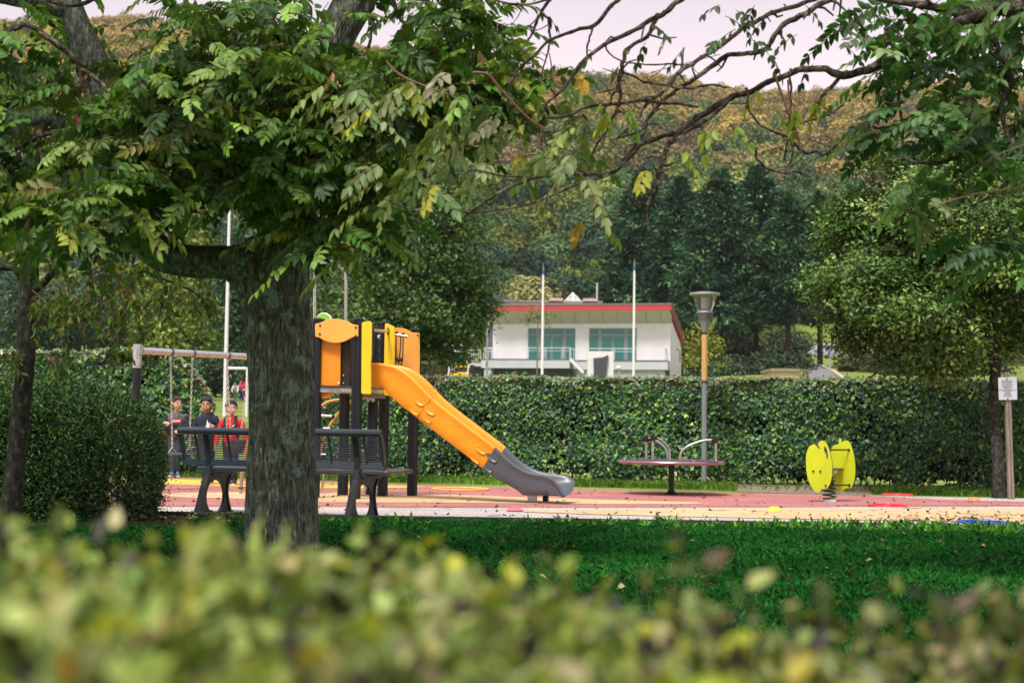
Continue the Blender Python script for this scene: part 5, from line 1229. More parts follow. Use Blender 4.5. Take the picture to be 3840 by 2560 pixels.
for (xa, ya2, xb, yb2) in ((1218, 1752, 1205, 1856), (1290, 1752, 1277, 1856), (1356, 1752, 1372, 1850)):
    mb = MB(); mb.tube([P(xa, ya2, 18.9), P(xb, yb2, 18.9)], 0.014, 8); mb.build('climber_leg', m_steel, tower, smooth=True)
mb = MB(); mb.tube([P(1284, 1722, 18.9), P(1430, 1730, 18.9)], 0.02, 8); mb.build('climber_bar', M('brown_bar', (0.25, 0.10, 0.05), rough=0.5), tower, smooth=True)

# left end legs of the climber, seen past the trunk
for (xa, xb) in ((905, 901), (941, 934)):
    mb = MB(); mb.tube([P(xa, 1760, 18.5), P(xb, 1856, 18.5)], 0.016, 10); lg = mb.build('climber_leg', m_steel, tower, smooth=True)
    mb = MB(); mb.ell(P(.5 * (xa + xb), 1829, 18.48), (.034, .02, .013), 12, 8); mb.build('knob', m_knob, lg, smooth=True)

# ---- slide: a U trough swept down a curve; near wall traced on its own vertical plane
n0 = N_; pn = PC + D_ * 0.0 + N_ * 0.10
top_px = [(1391, 1361), (1430, 1361), (1470, 1368), (1500, 1380), (1530, 1399), (1560, 1425), (1595, 1462), (1626, 1494), (1700, 1554), (1776, 1612), (1853, 1671), (1906, 1722), (1944, 1750), (1983, 1768), (2021, 1776), (2050, 1781), (2072, 1794), (2090, 1815), (2105, 1838), (2122, 1857)]
bot_px = [(1391, 1450), (1415, 1450), (1432, 1453), (1455, 1478), (1478, 1499), (1504, 1521), (1533, 1543), (1567, 1570), (1650, 1634), (1730, 1694), (1803, 1752), (1850, 1789), (1918, 1826), (1945, 1843), (1962, 1856), (2010, 1858), (2050, 1858), (2080, 1859), (2097, 1862), (2108, 1866)]
WS = 0.43
def resample(pix, n):
    p = [Vector(q) for q in pix]; d = [0]
    for i in range(1, len(p)): d.append(d[-1] + (p[i] - p[i - 1]).length)
    out_ = []
    for k in range(n):
        s_ = d[-1] * k / (n - 1); i = max(j for j in range(len(d)) if d[j] <= s_ + 1e-6); i = min(i, len(p) - 2)
        out_.append(p[i].lerp(p[i + 1], (s_ - d[i]) / (d[i + 1] - d[i] + 1e-9)))
    return out_
NS = 97
# interpolate between matched control pairs so joints stay perpendicular to the slide
def interp(pix, n):
    out_ = []; m = len(pix) - 1
    for k in range(n):
        u = k / (n - 1) * m; i = min(int(u), m - 1); t = u - i
        p0, p1, p2, p3 = [Vector(pix[j]) for j in (max(i - 1, 0), i, i + 1, min(i + 2, m))]
        out_.append(0.5 * ((2 * p1) + (p2 - p0) * t + (2 * p0 - 5 * p1 + 4 * p2 - p3) * t * t + (3 * p1 - p0 - 3 * p2 + p3) * t ** 3))
    return out_
tp = [PL(q.x, q.y, pn, n0) for q in interp(top_px, NS)]
bp_ = [PL(q.x, q.y, pn, n0) for q in interp(bot_px, NS)]
def slide_section(i, fl=0.0):
    A, B = tp[i], bp_[i]; v = (A - B); H = v.length; v.normalize(); u = n0
    W2 = WS; fl_ = sm(NS * .86, NS - 1, i)        # lip widens and flattens at the exit
    e = 0.018
    # outer near wall (with rolled rim), floor of the outer shell, far wall, then the inner trough
    def pt(a, b): return B + v * (b * H) + u * a
    rim = 0.032
    r = [(e, 0.0), (-0.004, 0.10), (-0.008, 0.35), (-0.008, 0.62), (-0.012, 0.80), (-0.022, 0.88), (-0.024, 0.94), (-0.014, 0.985), (0.004, 1.0), (0.022, 0.985), (0.032, 0.93),
         (0.040, 0.82), (0.055, 0.62), (0.085, 0.42), (0.13, 0.30), (0.19, 0.27)]
    if fl_ > 0: r = [(a, b if k < 8 else (b * (1 - 0.25 * fl_) + 0.06 * fl_ if k > 12 else b)) for k, (a, b) in enumerate(r)]
    far = [(W2 - a, b) for a, b in r][::-1]
    e2 = sm(NS * .76, NS - 1, i) * 0.15
    return [pt(a, b) + Vector((0, 0, 1)) * e2 * max(0, a / W2) ** 1.3 + (D_ * 0.055 * e2 / .15 * (1 - (2 * a / W2 - 1) ** 2) if True else 0) for a, b in r + far]
def slide_part(i0, i1, name, mat):
    mb = MB(); secs = [slide_section(i) for i in range(i0, i1 + 1)]; m = len(secs[0]); vs = [p for s_ in secs for p in s_]; fs = []
    for i in range(len(secs) - 1):
        for k in range(m):
            k2 = (k + 1) % m; fs.append((i * m + k, (i + 1) * m + k, (i + 1) * m + k2, i * m + k2))
    fs.append(tuple(range(m))); fs.append(tuple((len(secs) - 1) * m + k for k in range(m))[::-1])
    mb.add(vs, fs); return mb.build(name, mat, tower, smooth=True)
def idx_for(px):
    return min(range(NS), key=lambda i: abs(interp(top_px, NS)[i].x - px))
IT = interp(top_px, NS)
j1 = min(range(NS), key=lambda i: abs(IT[i].x - 1626)); j2 = min(range(NS), key=lambda i: abs(IT[i].x - 1853))
s1 = slide_part(0, j1, 'slide_section', m_orange); s2 = slide_part(j1, j2, 'slide_section', m_orange); s3 = slide_part(j2, NS - 1, 'slide_exit', m_grey); s3['label'] = 'dark grey lower end of the slide'
# slightly larger collars where the pieces join
def collar(i, mat, name, parent, sgn):
    mb = MB(); secs = []
    for d in (0, 1):
        s_ = slide_section(i + (d if sgn > 0 else -d)); c = sum(s_, Vector()) / len(s_); secs.append([c + (p - c) * 1.022 for p in s_])
    m = len(secs[0]); fs = [(k, m + k, m + (k + 1) % m, (k + 1) % m) for k in range(m)]
    mb.add(secs[0] + secs[1], fs); q = mb.build(name, mat, parent, smooth=True)
    return q
# moulded bolt pockets: recessed ellipses modelled as dark-lined scoops
def scoop(px, py, rx, ry, ang, mat, parent, deep=0.02):
    ca, sa = math.cos(ang), math.sin(ang); mb = MB(); n = 24; rings = []
    base = pn - n0 * 0.0165
    for (s_, d) in ((1.0, 0.008), (0.92, -0.003), (0.80, -0.003), (0.66, 0.0035), (0.35, 0.005), (0.05, 0.005)):
        ring = []
        for k in range(n):
            a = 2 * math.pi * k / n; x = math.cos(a) * rx * s_; y = math.sin(a) * ry * s_
            ring.append(PL(px + x * ca - y * sa, py + x * sa + y * ca, base, n0) + n0 * (d - (0.006 * math.sin(a) * s_ if 0.5 < s_ < 0.97 else 0)))
        rings.append(ring)
    vs = [p for r in rings for p in r]; fs = []
    for i in range(len(rings) - 1):
        for k in range(n): fs.append((i * n + k, (i + 1) * n + k, (i + 1) * n + (k + 1) % n, i * n + (k + 1) % n))
    fs.append(tuple((len(rings) - 1) * n + k for k in range(n)))
    mb.add(vs, fs); return mb.build('bolt_pocket', mat, parent, smooth=True)
A_ = math.radians(38)
m_op = m_orange; m_gp = m_grey
for (a, b, rx, ry, mt, par) in ((1572, 1505, 25, 12, m_op, s1), (1552, 1543, 20, 7, m_op, s1), (1612, 1540, 25, 12, m_op, s2), (1600, 1573, 19, 7, m_op, s2), (1802, 1686, 26, 11, m_op, s2), (1780, 1724, 21, 7, m_op, s2), (1845, 1716, 26, 12, m_gp, s3), (1830, 1758, 20, 8, m_gp, s3)):
    k = scoop(a, b, rx, ry, A_, mt, par)
    sg = 1 if par is s1 or a in (1802, 1782) else -1
    mb = MB(); mb.ell(PL(a + sg * rx * .62 * math.cos(A_), b + sg * rx * .62 * math.sin(A_), pn - n0 * .018, n0), (.011, .008, .011), 10, 8); mb.build('bolt', m_knob, k, smooth=True)
# seam line at the joints
for i, par in ((j1, s1), (j2, s3)):
    mb = MB(); s_ = slide_section(i); c = sum(s_, Vector()) / len(s_); ring = [c + (p - c) * 1.004 for p in s_] ; m = len(ring)
    mb.tube(ring[0:9], 0.0035, 5, caps=True); mb.build('seam', M('seam', (0.45, 0.15, 0.006) if i == j1 else (0.03, 0.03, 0.035), rough=0.6), par)
# feet
gz = 0.0
f0 = G(1990, 1886); ft = MB(); ft.box((f0.x + .02, f0.y + .10, 0.06), (0.115, 0.012, 0.13), rz=-AX); ft.box((f0.x + .02, f0.y + .10, 0.012), (0.13, 0.10, 0.012), rz=-AX); sup = ft.build('slide_foot', m_galv, tower)
ft = MB(); ft.box((f0.x + .18, f0.y + .26, 0.07), (0.06, 0.06, 0.15), rz=-AX); ft.build('slide_foot', m_black, tower)
ft = MB(); c = PL(1500, 1530, pn, n0); 

# ------------------------------------------------------------------ swing
ys_l = 19.0; sl = P(516, 1300, ys_l); sr = P(1010, 1345, 20.6)
swing = empty('swing_frame', (sl.x, sl.y, 0), 'steel swing frame with chained seats in front of the boys', 'swing')
mb = MB(); zt = P(516, 1291, ys_l).z; zm = P(516, 1379, ys_l).z
rpost = 16.5 * ys_l / FPX
mb.lathe((sl.x, sl.y, 0), [(rpost, zm), (rpost, zt - .004), (rpost * .9, zt), (0.001, zt)], 28); hp = mb.build('post_head', m_galv, swing, smooth=True)
mb = MB(); mb.lathe((sl.x, sl.y, 0), [(rpost * .98, -.02), (rpost * .98, zm)], 28); mb.build('post', m_black, swing, smooth=True)
sdir = (sr - sl).normalized()
ns = Vector((-sdir.y, sdir.x, 0)); 
def on_swing(px, py): return PL(px, py, sl, ns)
bz = on_swing(600, 1318).z
def swp(px): q = on_swing(px, 1318); return Vector((q.x, q.y, bz))
mb = MB(); mb.tube([swp(534), swp(1175)], 0.043, 24); cb = mb.build('crossbar', m_galv, swing, smooth=True)
e = swp(1175); mb = MB(); mb.lathe((e.x + .05, e.y, 0), [(rpost, -.02), (rpost, zt)], 24); mb.build('post', m_black, swing, smooth=True)
for b in (1331, 1372): mb = MB(); mb.ell(P(527, b, ys_l - .05), (.009, .006, .009), 8, 6); mb.build('bolt', m_knob, hp, smooth=True)
def link_chain(a, b, parent, name='chain', r=0.0065, gap=0.034):
    mb = MB(); L = (b - a).length; n = max(2, int(L / gap)); t = (b - a).normalized(); s_ = t.cross(Vector((0, 1, 0))).normalized(); u = s_.cross(t)
    for i in range(n):
        c = a.lerp(b, (i + .5) / n); w = s_ if i % 2 == 0 else u
        ring = []
        for k in range(9):
            an = 2 * math.pi * k / 8; ring.append(c + t * math.cos(an) * gap * 0.62 + w * math.sin(an) * 0.0115)
        mb.tube(ring, r * 0.62, 5, caps=False)
    return mb.build(name, m_chain, parent, smooth=True)
m_chain = M('chain_steel', (0.66, 0.62, 0.55), rough=0.42, metal=0.35, var=0.15, scale=40)
for px in (645, 727, 858):
    c = swp(px); R_ = Matrix((sdir, ns, Vector((0, 0, 1)))).transposed()
    mb = MB(); ring = []
    mb.tube([c - sdir * .018, c - sdir * .006], 0.052, 20); cl = mb.build('clamp', m_knob, swing, smooth=True)
    mb = MB(); mb.tube([c + sdir * .0, c + sdir * .026], 0.050, 20); mb.build('clamp_ring', m_steel, cl, smooth=True)
    h = c + Vector((0, 0, -.075)) - sdir * 0.018; mb = MB(); mb.box(h, (.032, .03, .05)); mb.tube([h + Vector((0, 0, -.02)), h + Vector((0, 0, -.06))], [.015, .009], 8); mb.build('hanger', m_galv, cl, bevel=.004)
def hang(px): return swp(px) + Vector((0, 0, -.13)) - sdir * .018
zseat = on_swing(680, 1702).z
e1 = on_swing(646, 1675); e2 = on_swing(709, 1678)
link_chain(hang(645), e1, swing); link_chain(hang(727), e2 + Vector((0, .02, 0)), swing)
for e_ in (e1, e2):
    mb = MB(); mb.tube([e_, Vector((e_.x - .03, e_.y - .1, zseat + .01))], .006, 6); mb.tube([e_, Vector((e_.x + .035, e_.y + .1, zseat + .01))], .006, 6); mb.build('seat_bridle', m_chain, swing, smooth=True)
sc_ = (e1 + e2) / 2; mb = MB(); Rm = Matrix.Rotation(math.atan2(sdir.y, sdir.x), 3, 'Z'); mb.box((sc_.x, sc_.y, zseat), (0.36, 0.17, 0.03), M3=Rm); seat = mb.build('swing_seat', M('rubber_seat', (0.10, 0.11, 0.13), rough=0.45), swing, bevel=.013)
# toddler seat: two chains to each hanger
e3 = on_swing(845, 1640); e4 = on_swing(870, 1640); e5 = on_swing(903, 1622); e6 = on_swing(932, 1622)
link_chain(hang(856), e3 + Vector((0, .08, 0)), swing); link_chain(hang(858), e4 + Vector((0, -.1, 0)), swing)
c = swp(942); mb = MB(); mb.tube([c - sdir * .018, c + sdir * .02], 0.052, 20); mb.build('clamp', m_knob, swing, smooth=True)
link_chain(hang(940), e5, swing); link_chain(hang(944), e6 + Vector((0, .1, 0)), swing)
bc = (e3 + e6) / 2; mb = MB()
mb.lathe((bc.x, bc.y, 0), [(0.08, zseat), (0.10, zseat + .02), (0.12, zseat + .10), (0.125, zseat + .18), (0.115, zseat + .185), (0.10, zseat + .10), (0.08, zseat + .03), (0.001, zseat + .02)], 24); mb.build('toddler_seat', M('dark_bucket', (0.06, 0.065, 0.075), rough=0.4), swing, smooth=True)

# ------------------------------------------------------------------ bench
AB = math.radians(25.5); BD = Vector((math.cos(AB), -math.sin(AB), 0)); BN = Vector((math.sin(AB), math.cos(AB), 0))
rf = G(1303, 1953); rf.z = 0
bench = empty('park_bench', (rf.x, rf.y, 0), 'dark metal park bench with slatted back and oval cut-outs in its supports', 'bench', rz=0)
m_cast = M('cast_dark', (0.016, 0.022, 0.024), rough=0.42, var=0.25, scale=9, bump=0.15, bscale=60, spec=0.5)
m_seat = M('bench_paint', (0.032, 0.048, 0.062), rough=0.26, var=0.15, scale=5, spec=0.6)
sup_pos = [rf, rf - BD * 1.68]
PROJ = 0.0
def bpt(s_, n_, z): return rf + BD * s_ + BN * n_ + Vector((0, 0, z))
for p in sup_pos:
    mb = MB(); th = 0.030
    # outline of the support plate around an egg-shaped hole, in (n, z)
    cx, cz, rx, rz_ = 0.262, 0.165, 0.142, 0.160
    def outer(a):      # ray from the hole centre to the plate outline
        dx, dz = math.cos(a), math.sin(a)
        best = 9
        poly = [(-0.015, 0.0), (0.505, 0.0), (0.475, 0.06), (0.445, 0.14), (0.435, 0.22), (0.455, 0.30), (0.52, 0.375), (0.52, 0.40), (0.15, 0.385), (0.12, 0.33), (0.085, 0.25), (0.04, 0.12), (-0.015, 0.0)]
        for i in range(len(poly) - 1):
            x1, z1 = poly[i]; x2, z2 = poly[i + 1]; ex, ez = x2 - x1, z2 - z1; den = dx * ez - dz * ex
            if abs(den) < 1e-9: continue
            t = ((x1 - cx) * ez - (z1 - cz) * ex) / den; s2 = ((x1 - cx) * dz - (z1 - cz) * dx) / den
            if t > 0 and -1e-6 <= s2 <= 1 + 1e-6: best = min(best, t)
        return best
    n = 60; vs = []; fs = []
    for side in (-th / 2, th / 2):
        for k in range(n):
            a = 2 * math.pi * k / n; q = outer(a)
            vs.append(p + BD * side + BN * (cx + math.cos(a) * q) + Vector((0, 0, cz + math.sin(a) * q)))
        for k in range(n):
            a = 2 * math.pi * k / n; r_ = 1 / math.sqrt((math.cos(a) / rx) ** 2 + (math.sin(a) / rz_) ** 2)
            vs.append(p + BD * side + BN * (cx + math.cos(a) * r_) + Vector((0, 0, cz + math.sin(a) * r_)))
    for k in range(n):
        k2 = (k + 1) % n
        fs += [(k, k2, n + k2, n + k), (2 * n + k, 3 * n + k, 3 * n + k2, 2 * n + k2), (k, 2 * n + k, 2 * n + k2, k2), (n + k, n + k2, 3 * n + k2, 3 * n + k)]
    mb.add(vs, fs)
    sp_ = mb.build('support', m_cast, bench, bevel=0.004)
    mb = MB()
    # raised edge flanges give the casting its section
    rear = [(0.0, 0.01), (0.040, 0.12), (0.085, 0.25), (0.135, 0.36), (0.165, 0.46), (0.160, 0.58), (0.13, 0.70), (0.10, 0.79)]
    for i in range(len(rear) - 1):
        (a, b), (c_, d) = rear[i], rear[i + 1]; mb.bar(p + BN * a + Vector((0, 0, b)), p + BN * c_ + Vector((0, 0, d + .004)), 0.062, 0.040, up=tuple(BN))
    fr = [(0.500, 0.01), (0.462, 0.10), (0.438, 0.20), (0.450, 0.30), (0.50, 0.37)]
    for i in range(len(fr) - 1):
        (a, b), (c_, d) = fr[i], fr[i + 1]; mb.bar(p + BN * a + Vector((0, 0, b)), p + BN * c_ + Vector((0, 0, d + .003)), 0.060, 0.022, up=tuple(BN))
    mb.bar(p + BN * (-.03) + Vector((0, 0, .008)), p + BN * .52 + Vector((0, 0, .008)), 0.075, 0.018)
    mb.tube([p + BN * .22 + Vector((0, 0, .01)), p + BN * .22 + Vector((0, 0, .035))], .014, 8)
    # bracket under the seat curving into the rear upright
    for (a, b, c_, d) in ((.17, .46, .19, .405), (.19, .405, .23, .385), (.23, .385, .55, .392)):
        mb.bar(p + BN * a + Vector((0, 0, b)), p + BN * c_ + Vector((0, 0, d)), 0.055, 0.03, up=tuple(BN) if b > .4 else (0, 0, 1))
    mb.build('upright', m_cast, sp_, bevel=0.003)
# concrete pads under the supports
for p in sup_pos:
    mb = MB(); mb.box(p + BN * .24 + Vector((0, 0, -.005)), (0.24, 0.66, 0.025), rz=-AB); mb.build('footing', M('concrete', (0.25, 0.23, 0.2), rough=0.9, bump=.5), bench, bevel=.004)
s0, s1_ = -1.99, 0.29
# seat: a rounded slab tilting slightly down to the back
mb = MB(); prof_ = [(q_ + .125, w_) for q_, w_ in [(0.035, 0.415), (0.030, 0.430), (0.037, 0.447), (0.055, 0.452), (0.30, 0.452), (0.47, 0.468), (0.51, 0.468), (0.528, 0.452), (0.522, 0.430), (0.50, 0.420), (0.47, 0.440), (0.30, 0.432), (0.075, 0.430), (0.06, 0.412)]]
mb.prism(prof_, lambda u, v, t: bpt(t, u, v), s0 + .16, s1_ + .02); mb.build('seat', m_seat, bench, bevel=.004, smooth=True)
# backrest frame: top tube, bottom rail, curved ends, rods and spacers
def back(u):      # u 0 bottom -> 1 top : (n, z)
    return (0.170 - 0.055 * u - 0.035 * u * u, 0.485 + 0.325 * u)
mb = MB(); nt_, zt_ = back(1.0); mb.prism([(nt_ + .030 * math.cos(a) , zt_ - .012 + .030 * math.sin(a) * 1.15) for a in [2 * math.pi * k / 16 for k in range(16)]], lambda u, v, t: bpt(t, u, v), s0, s1_); mb.build('top_rail', m_seat, bench, smooth=True)
nb_, zb_ = back(0.05); mb = MB(); mb.prism([(nb_ - .022, zb_ - .035), (nb_ + .02, zb_ - .035), (nb_ + .03, zb_ + .028), (nb_ - .012, zb_ + .028)], lambda u, v, t: bpt(t, u, v), s0, s1_); mb.build('bottom_rail', m_seat, bench, bevel=.004)
for s_ in (s0 + .012, s1_ - .012):
    mb = MB(); q = [back(k / 8 * 1.03 - .06) for k in range(9)]
    for i in range(8): mb.bar(bpt(s_, q[i][0] + .005, q[i][1]), bpt(s_, q[i + 1][0] + .005, q[i + 1][1] + .003), 0.024, 0.045, up=tuple(BN))
    mb.build('end_frame', m_seat, bench)
mb = MB()
for k in range(11):
    n_, z_ = back(0.17 + 0.69 * k / 10); mb.tube([bpt(s0 + .015, n_, z_), bpt(s1_ - .015, n_, z_)], 0.0055, 8)
o = mb.build('back_rods', m_seat, bench, smooth=True)
ss = [s0 + (s1_ - s0) * (k + .5) / 6.0 * 1.0 for k in range(6)]
for s_ in ss:
    mb = MB(); q = [back(0.1 + k / 6 * 0.82) for k in range(7)]
    for i in range(6): mb.bar(bpt(s_, q[i][0] - .008, q[i][1]), bpt(s_, q[i + 1][0] - .008, q[i + 1][1] + .002), 0.020, 0.012, up=tuple(BN))
    mb.build('spacer', m_seat, bench)

# ------------------------------------------------------------------ small merry-go-round
mg = G(2517, 1855); mg.z = 0; Ym = mg.y; q = Ym / FPX
rnd_ = empty('roundabout', mg, 'small roundabout with steel hand rails on a dark centre post', 'roundabout')
zd = P(2517, 1727, Ym).z
m_disc = M('roundabout_rim', (0.42, 0.25, 0.30), rough=0.25, metal=0.75, var=0.15, scale=4)
R_ = 200 * q
mb = MB(); mb.lathe((mg.x, mg.y, 0), [(0.001, zd - .052), (R_ * .9, zd - .046), (R_ * .985, zd - .036), (R_, zd - .016), (R_ * .992, zd + .0), (R_ * .975, zd + .006), (0.001, zd + .008)], 64); dk = mb.build('disc', m_disc, rnd_, smooth=True)
mb = MB(); mb.lathe((mg.x, mg.y, 0), [(R_ * .955, zd + .008), (R_ * .955, zd + .014), (0.001, zd + .015)], 64); mb.build('disc_top', M('disc_top', (0.05, 0.045, 0.05), rough=0.5), dk, smooth=True)
mb = MB(); mb.lathe((mg.x, mg.y, 0), [(0.13, -0.01), (0.115, 0.012), (0.06, 0.035), (0.040, 0.07), (0.040, zd - .05)], 24); mb.build('post', M('dark_brown_post', (0.016, 0.009, 0.008), rough=0.5), rnd_, smooth=True)
def handle(px_out, px_in, ytop_px, dy_out, dy_in, ring_px=None):
    o_ = P(px_out, 1725, Ym + dy_out); i_ = P(px_in, 1722, Ym + dy_in); zt_ = P(px_out, ytop_px, Ym + dy_out).z
    a = Vector((o_.x, o_.y, zd + .01)); b = Vector((i_.x, i_.y, zd + .01)); top_ = Vector((o_.x, o_.y, zt_)); v = b - a
    mb = MB(); mb.tube([a, top_ - Vector((0, 0, .03))], 0.018, 14); h = mb.build('upright', m_steel, rnd_, smooth=True)
    H = zt_ - zd
    pts = [top_ - Vector((0, 0, .035)), top_ - Vector((0, 0, .036)) + v * .25, top_ - Vector((0, 0, .055)) + v * .45, top_ - Vector((0, 0, .09)) + v * .65, top_ - Vector((0, 0, .13)) + v * .82, top_ - Vector((0, 0, .18)) + v * .94, top_ - Vector((0, 0, .24)) + v * 1.0, b]
    mb = MB(); mb.tube(pts, 0.018, 14); mb.build('hand_rail', m_steel, rnd_, smooth=True)
    mb = MB(); mb.tube([top_ - Vector((0, 0, .075)), top_ - Vector((0, 0, .005))], 0.033, 16); mb.tube([top_ - Vector((0, 0, .035)), top_ - Vector((0, 0, .035)) + v.normalized() * .06], 0.026, 14)
    mb.lathe((top_.x, top_.y, top_.z), [(0.033, -.006), (0.030, .006), (0.012, .014), (0.012, .026), (0.001, .030)], 14); mb.build('joint', m_knob, h, smooth=True)
handle(2423, 2503, 1636, .10, .05); handle(2447, 2511, 1632, -.12, -.05); handle(2684, 2551, 1640, 0, 0)
for k in range(8):
    a = k * .785 + .3; c = mg + Vector((math.cos(a) * .15, math.sin(a) * .15, .0)); mb = MB(); mb.lathe(c, [(0.017, 0), (0.015, .012), (0.006, .022), (0.001, .023)], 10); mb.build('anchor_cap', m_knob, rnd_, smooth=True)
for a in (-1.2, -.5, 2.4, 3.2, .4):
    c = mg + Vector((math.cos(a) * R_ * .88, math.sin(a) * R_ * .88, zd + .016)); mb = MB(); mb.ell(c, (.012, .012, .006), 8, 6); mb.build('rivet', m_galv, dk, smooth=True)

# ------------------------------------------------------------------ spring rider shaped like a fruit
sp0 = G(3110, 1882); sp0.z = 0; Ys = sp0.y; q = Ys / FPX
sr_ = empty('spring_rider', sp0, 'lime yellow spring rider with two fruit shaped side panels', 'spring rider')
m_limey = M('lime_yellow', (0.56, 0.66, 0.014), rough=0.42, var=0.05, scale=3, big=0.14, bigs=4)
m_edge = M('panel_edge', (0.07, 0.055, 0.06), rough=0.6)
# panels face left of the camera; near one to the left, far one to the right
AN = math.radians(33); SN = Vector((math.sin(AN) , math.cos(AN), 0)); SD = Vector((math.cos(AN), -math.sin(AN), 0))
# crop scale 300/1470 px
def cpx(a, b): return (2960 + a * 0.2041, 1600 + b * 0.2041)
near_o = [(530, 300), (560, 265), (600, 250), (650, 262), (690, 310), (725, 390), (755, 490), (778, 620), (790, 760), (785, 880), (765, 990), (735, 1070), (700, 1120), (660, 1142), (635, 1138), (612, 1128), (590, 1140), (568, 1180), (535, 1207), (490, 1200), (440, 1150), (400, 1090), (360, 1000), (330, 900), (312, 790), (303, 650), (308, 520), (330, 430), (370, 360), (420, 325), (460, 322), (490, 340), (530, 385), (556, 398), (566, 382), (550, 368), (533, 350), (527, 325)]
far_o = [(770, 400), (800, 350), (845, 322), (905, 318), (915, 205), (930, 202), (955, 225), (960, 290), (1000, 255), (1050, 243), (1090, 265), (1130, 330), (1165, 430), (1195, 560), (1210, 700), (1212, 850), (1195, 980), (1160, 1080), (1120, 1130), (1085, 1125), (1050, 1125), (1020, 1130), (985, 1180), (945, 1200), (905, 1180), (870, 1140), (830, 1060), (795, 960), (770, 850), (760, 700), (755, 550)]
pnr = sp0 - SN * 0.0 ; 
c_near = PL(*cpx(545, 700), Vector((sp0.x, sp0.y - 0.02, 0)), Vector((0, 1, 0))); 
pN = Vector((P(*cpx(545, 700), Ys - .12).x, Ys - .12, 0)); pF = Vector((P(*cpx(985, 700), Ys + .16).x, Ys + .16, 0))
def two_tone(pix, p0, name):
    pts = [PL(*cpx(a, b), p0, SN) for a, b in pix]; k = len(pts); mb = MB()
    mb.cur = 0; mb.add(pts, [tuple(range(k))]); mb.add([p + SN * .019 for p in pts], [tuple(range(k))[::-1]])
    mb.cur = 1; mb.add(pts + [p + SN * .019 for p in pts], [(i, k + i, k + (i + 1) % k, (i + 1) % k) for i in range(k)])
    return mb.build(name, [m_limey, m_edge], sr_)
pn_ = two_tone(near_o, pN, 'side_panel'); pf_ = two_tone(far_o, pF, 'side_panel')
def onN(a, b, off=0.0): return PL(*cpx(a, b), pN - SN * off, SN)
def mark(pix, name, par):
    pts = [onN(a, b, .003) for a, b in pix]; k = len(pts); mb = MB(); mb.add(pts + [p + SN * .004 for p in pts], [tuple(range(k)), tuple(range(k, 2 * k))[::-1]] + [(i, k + i, k + (i + 1) % k, (i + 1) % k) for i in range(k)]); mb.build(name, m_edge, par)
mark([(505, 210), (520, 208), (545, 240), (530, 290), (527, 325), (533, 350), (550, 368), (566, 382), (562, 398), (545, 395), (515, 362), (478, 325)], 'stalk', pn_)
mark([(637, 380), (645, 362), (662, 362), (684, 400), (700, 460), (708, 530), (706, 575), (695, 585), (684, 570), (675, 500), (650, 430)], 'hand_slot', pn_)
for a, b in ((438, 812), (568, 815), (665, 1075), (655, 420)):
    mb = MB(); c = onN(a, b, .008); mb.ell(c, (.013, .013, .013), 12, 8); mb.build('bolt', m_knob, pn_, smooth=True)
for (a, b, c_, d, r) in ((650, 420, 1095, 422, .0095), (665, 1072, 1105, 1068, .0095)):
    A = onN(a, b); B = PL(*cpx(c_, d), pF, SN); mb = MB(); mb.tube([A, B], r, 12); rod = mb.build('rod', m_knob, sr_, smooth=True)
    mb = MB(); mb.ell(B - SN * .004, (.016, .016, .018), 12, 8); mb.build('bolt', m_knob, rod, smooth=True)
A = PL(*cpx(600, 790), pN, SN); B = PL(*cpx(900, 790), pF, SN); c = (A + B) / 2
mb = MB(); mb.box((c.x, c.y, c.z + .012), (0.19, (B - A).dot(SN) * .98, 0.016), rz=-AN); mb.build('seat', m_edge, sr_)
mb = MB(); mb.box((c.x + .02, c.y, c.z - .02), (0.10, 0.12, 0.04), rz=-AN); mb.lathe((sp0.x, sp0.y, 0), [(0.05, c.z - .075), (0.055, c.z - .04)], 16); mb.build('seat_mount', m_galv, sr_)
# helical spring
mb = MB(); pts = []; z1_ = c.z - .05; turns = 6.2; nst = 150
for i in range(nst):
    t = i / (nst - 1); a = t * turns * 2 * math.pi + 3.3; r = 0.080 - 0.028 * max(0, (t - .45) / .55); pts.append(Vector((sp0.x - .0 + r * math.cos(a), sp0.y + r * math.sin(a), 0.045 + t * (z1_ - .045))))
mb.tube(pts, 0.0105, 10); mb.build('spring', M('green_spring', (0.035, 0.10, 0.025), rough=0.35, var=0.2), sr_, smooth=True)
mb = MB(); mb.lathe((sp0.x, sp0.y, 0), [(0.088, -.01), (0.086, .03), (0.075, .042), (0.001, .042)], 24); mb.build('spring_base', M('base_white', (0.6, 0.62, 0.62), rough=0.5), sr_, smooth=True)

# ------------------------------------------------------------------ marker cones and hoops
def dome(px, py, wpx, hpx, col, nm, label, cat='marker cone'):
    g = G(px, py); q = g.y / FPX; r = wpx / 2 * q; h = hpx * q
    mb = MB(); mb.lathe((g.x, g.y, 0), [(r, 0.013), (r * 1.0, 0.017), (r * .78, 0.013 + h * .45), (r * .58, h * .86), (r * .48, h), (r * .44, h * .97), (r * .72, h * .4), (r * .94, .012)], 32)
    o = mb.build(nm, M(nm + '_%d' % px, col, rough=0.45, var=0.05), None, smooth=True); tag(o, label, cat, 'flat marker cones on the play surface'); return o
dome(2903, 1920, 60, 21, (0.80, 0.72, 0.06), 'marker_cone', 'yellow marker cone on the tan band below the spring rider')
dome(1930, 1918, 66, 17, (0.75, 0.16, 0.20), 'marker_cone', 'pink red marker cone on the grey strip below the slide exit')
dome(3652, 1880, 50, 17, (0.85, 0.24, 0.10), 'marker_cone', 'orange marker cone on the red rubber near the notice board')
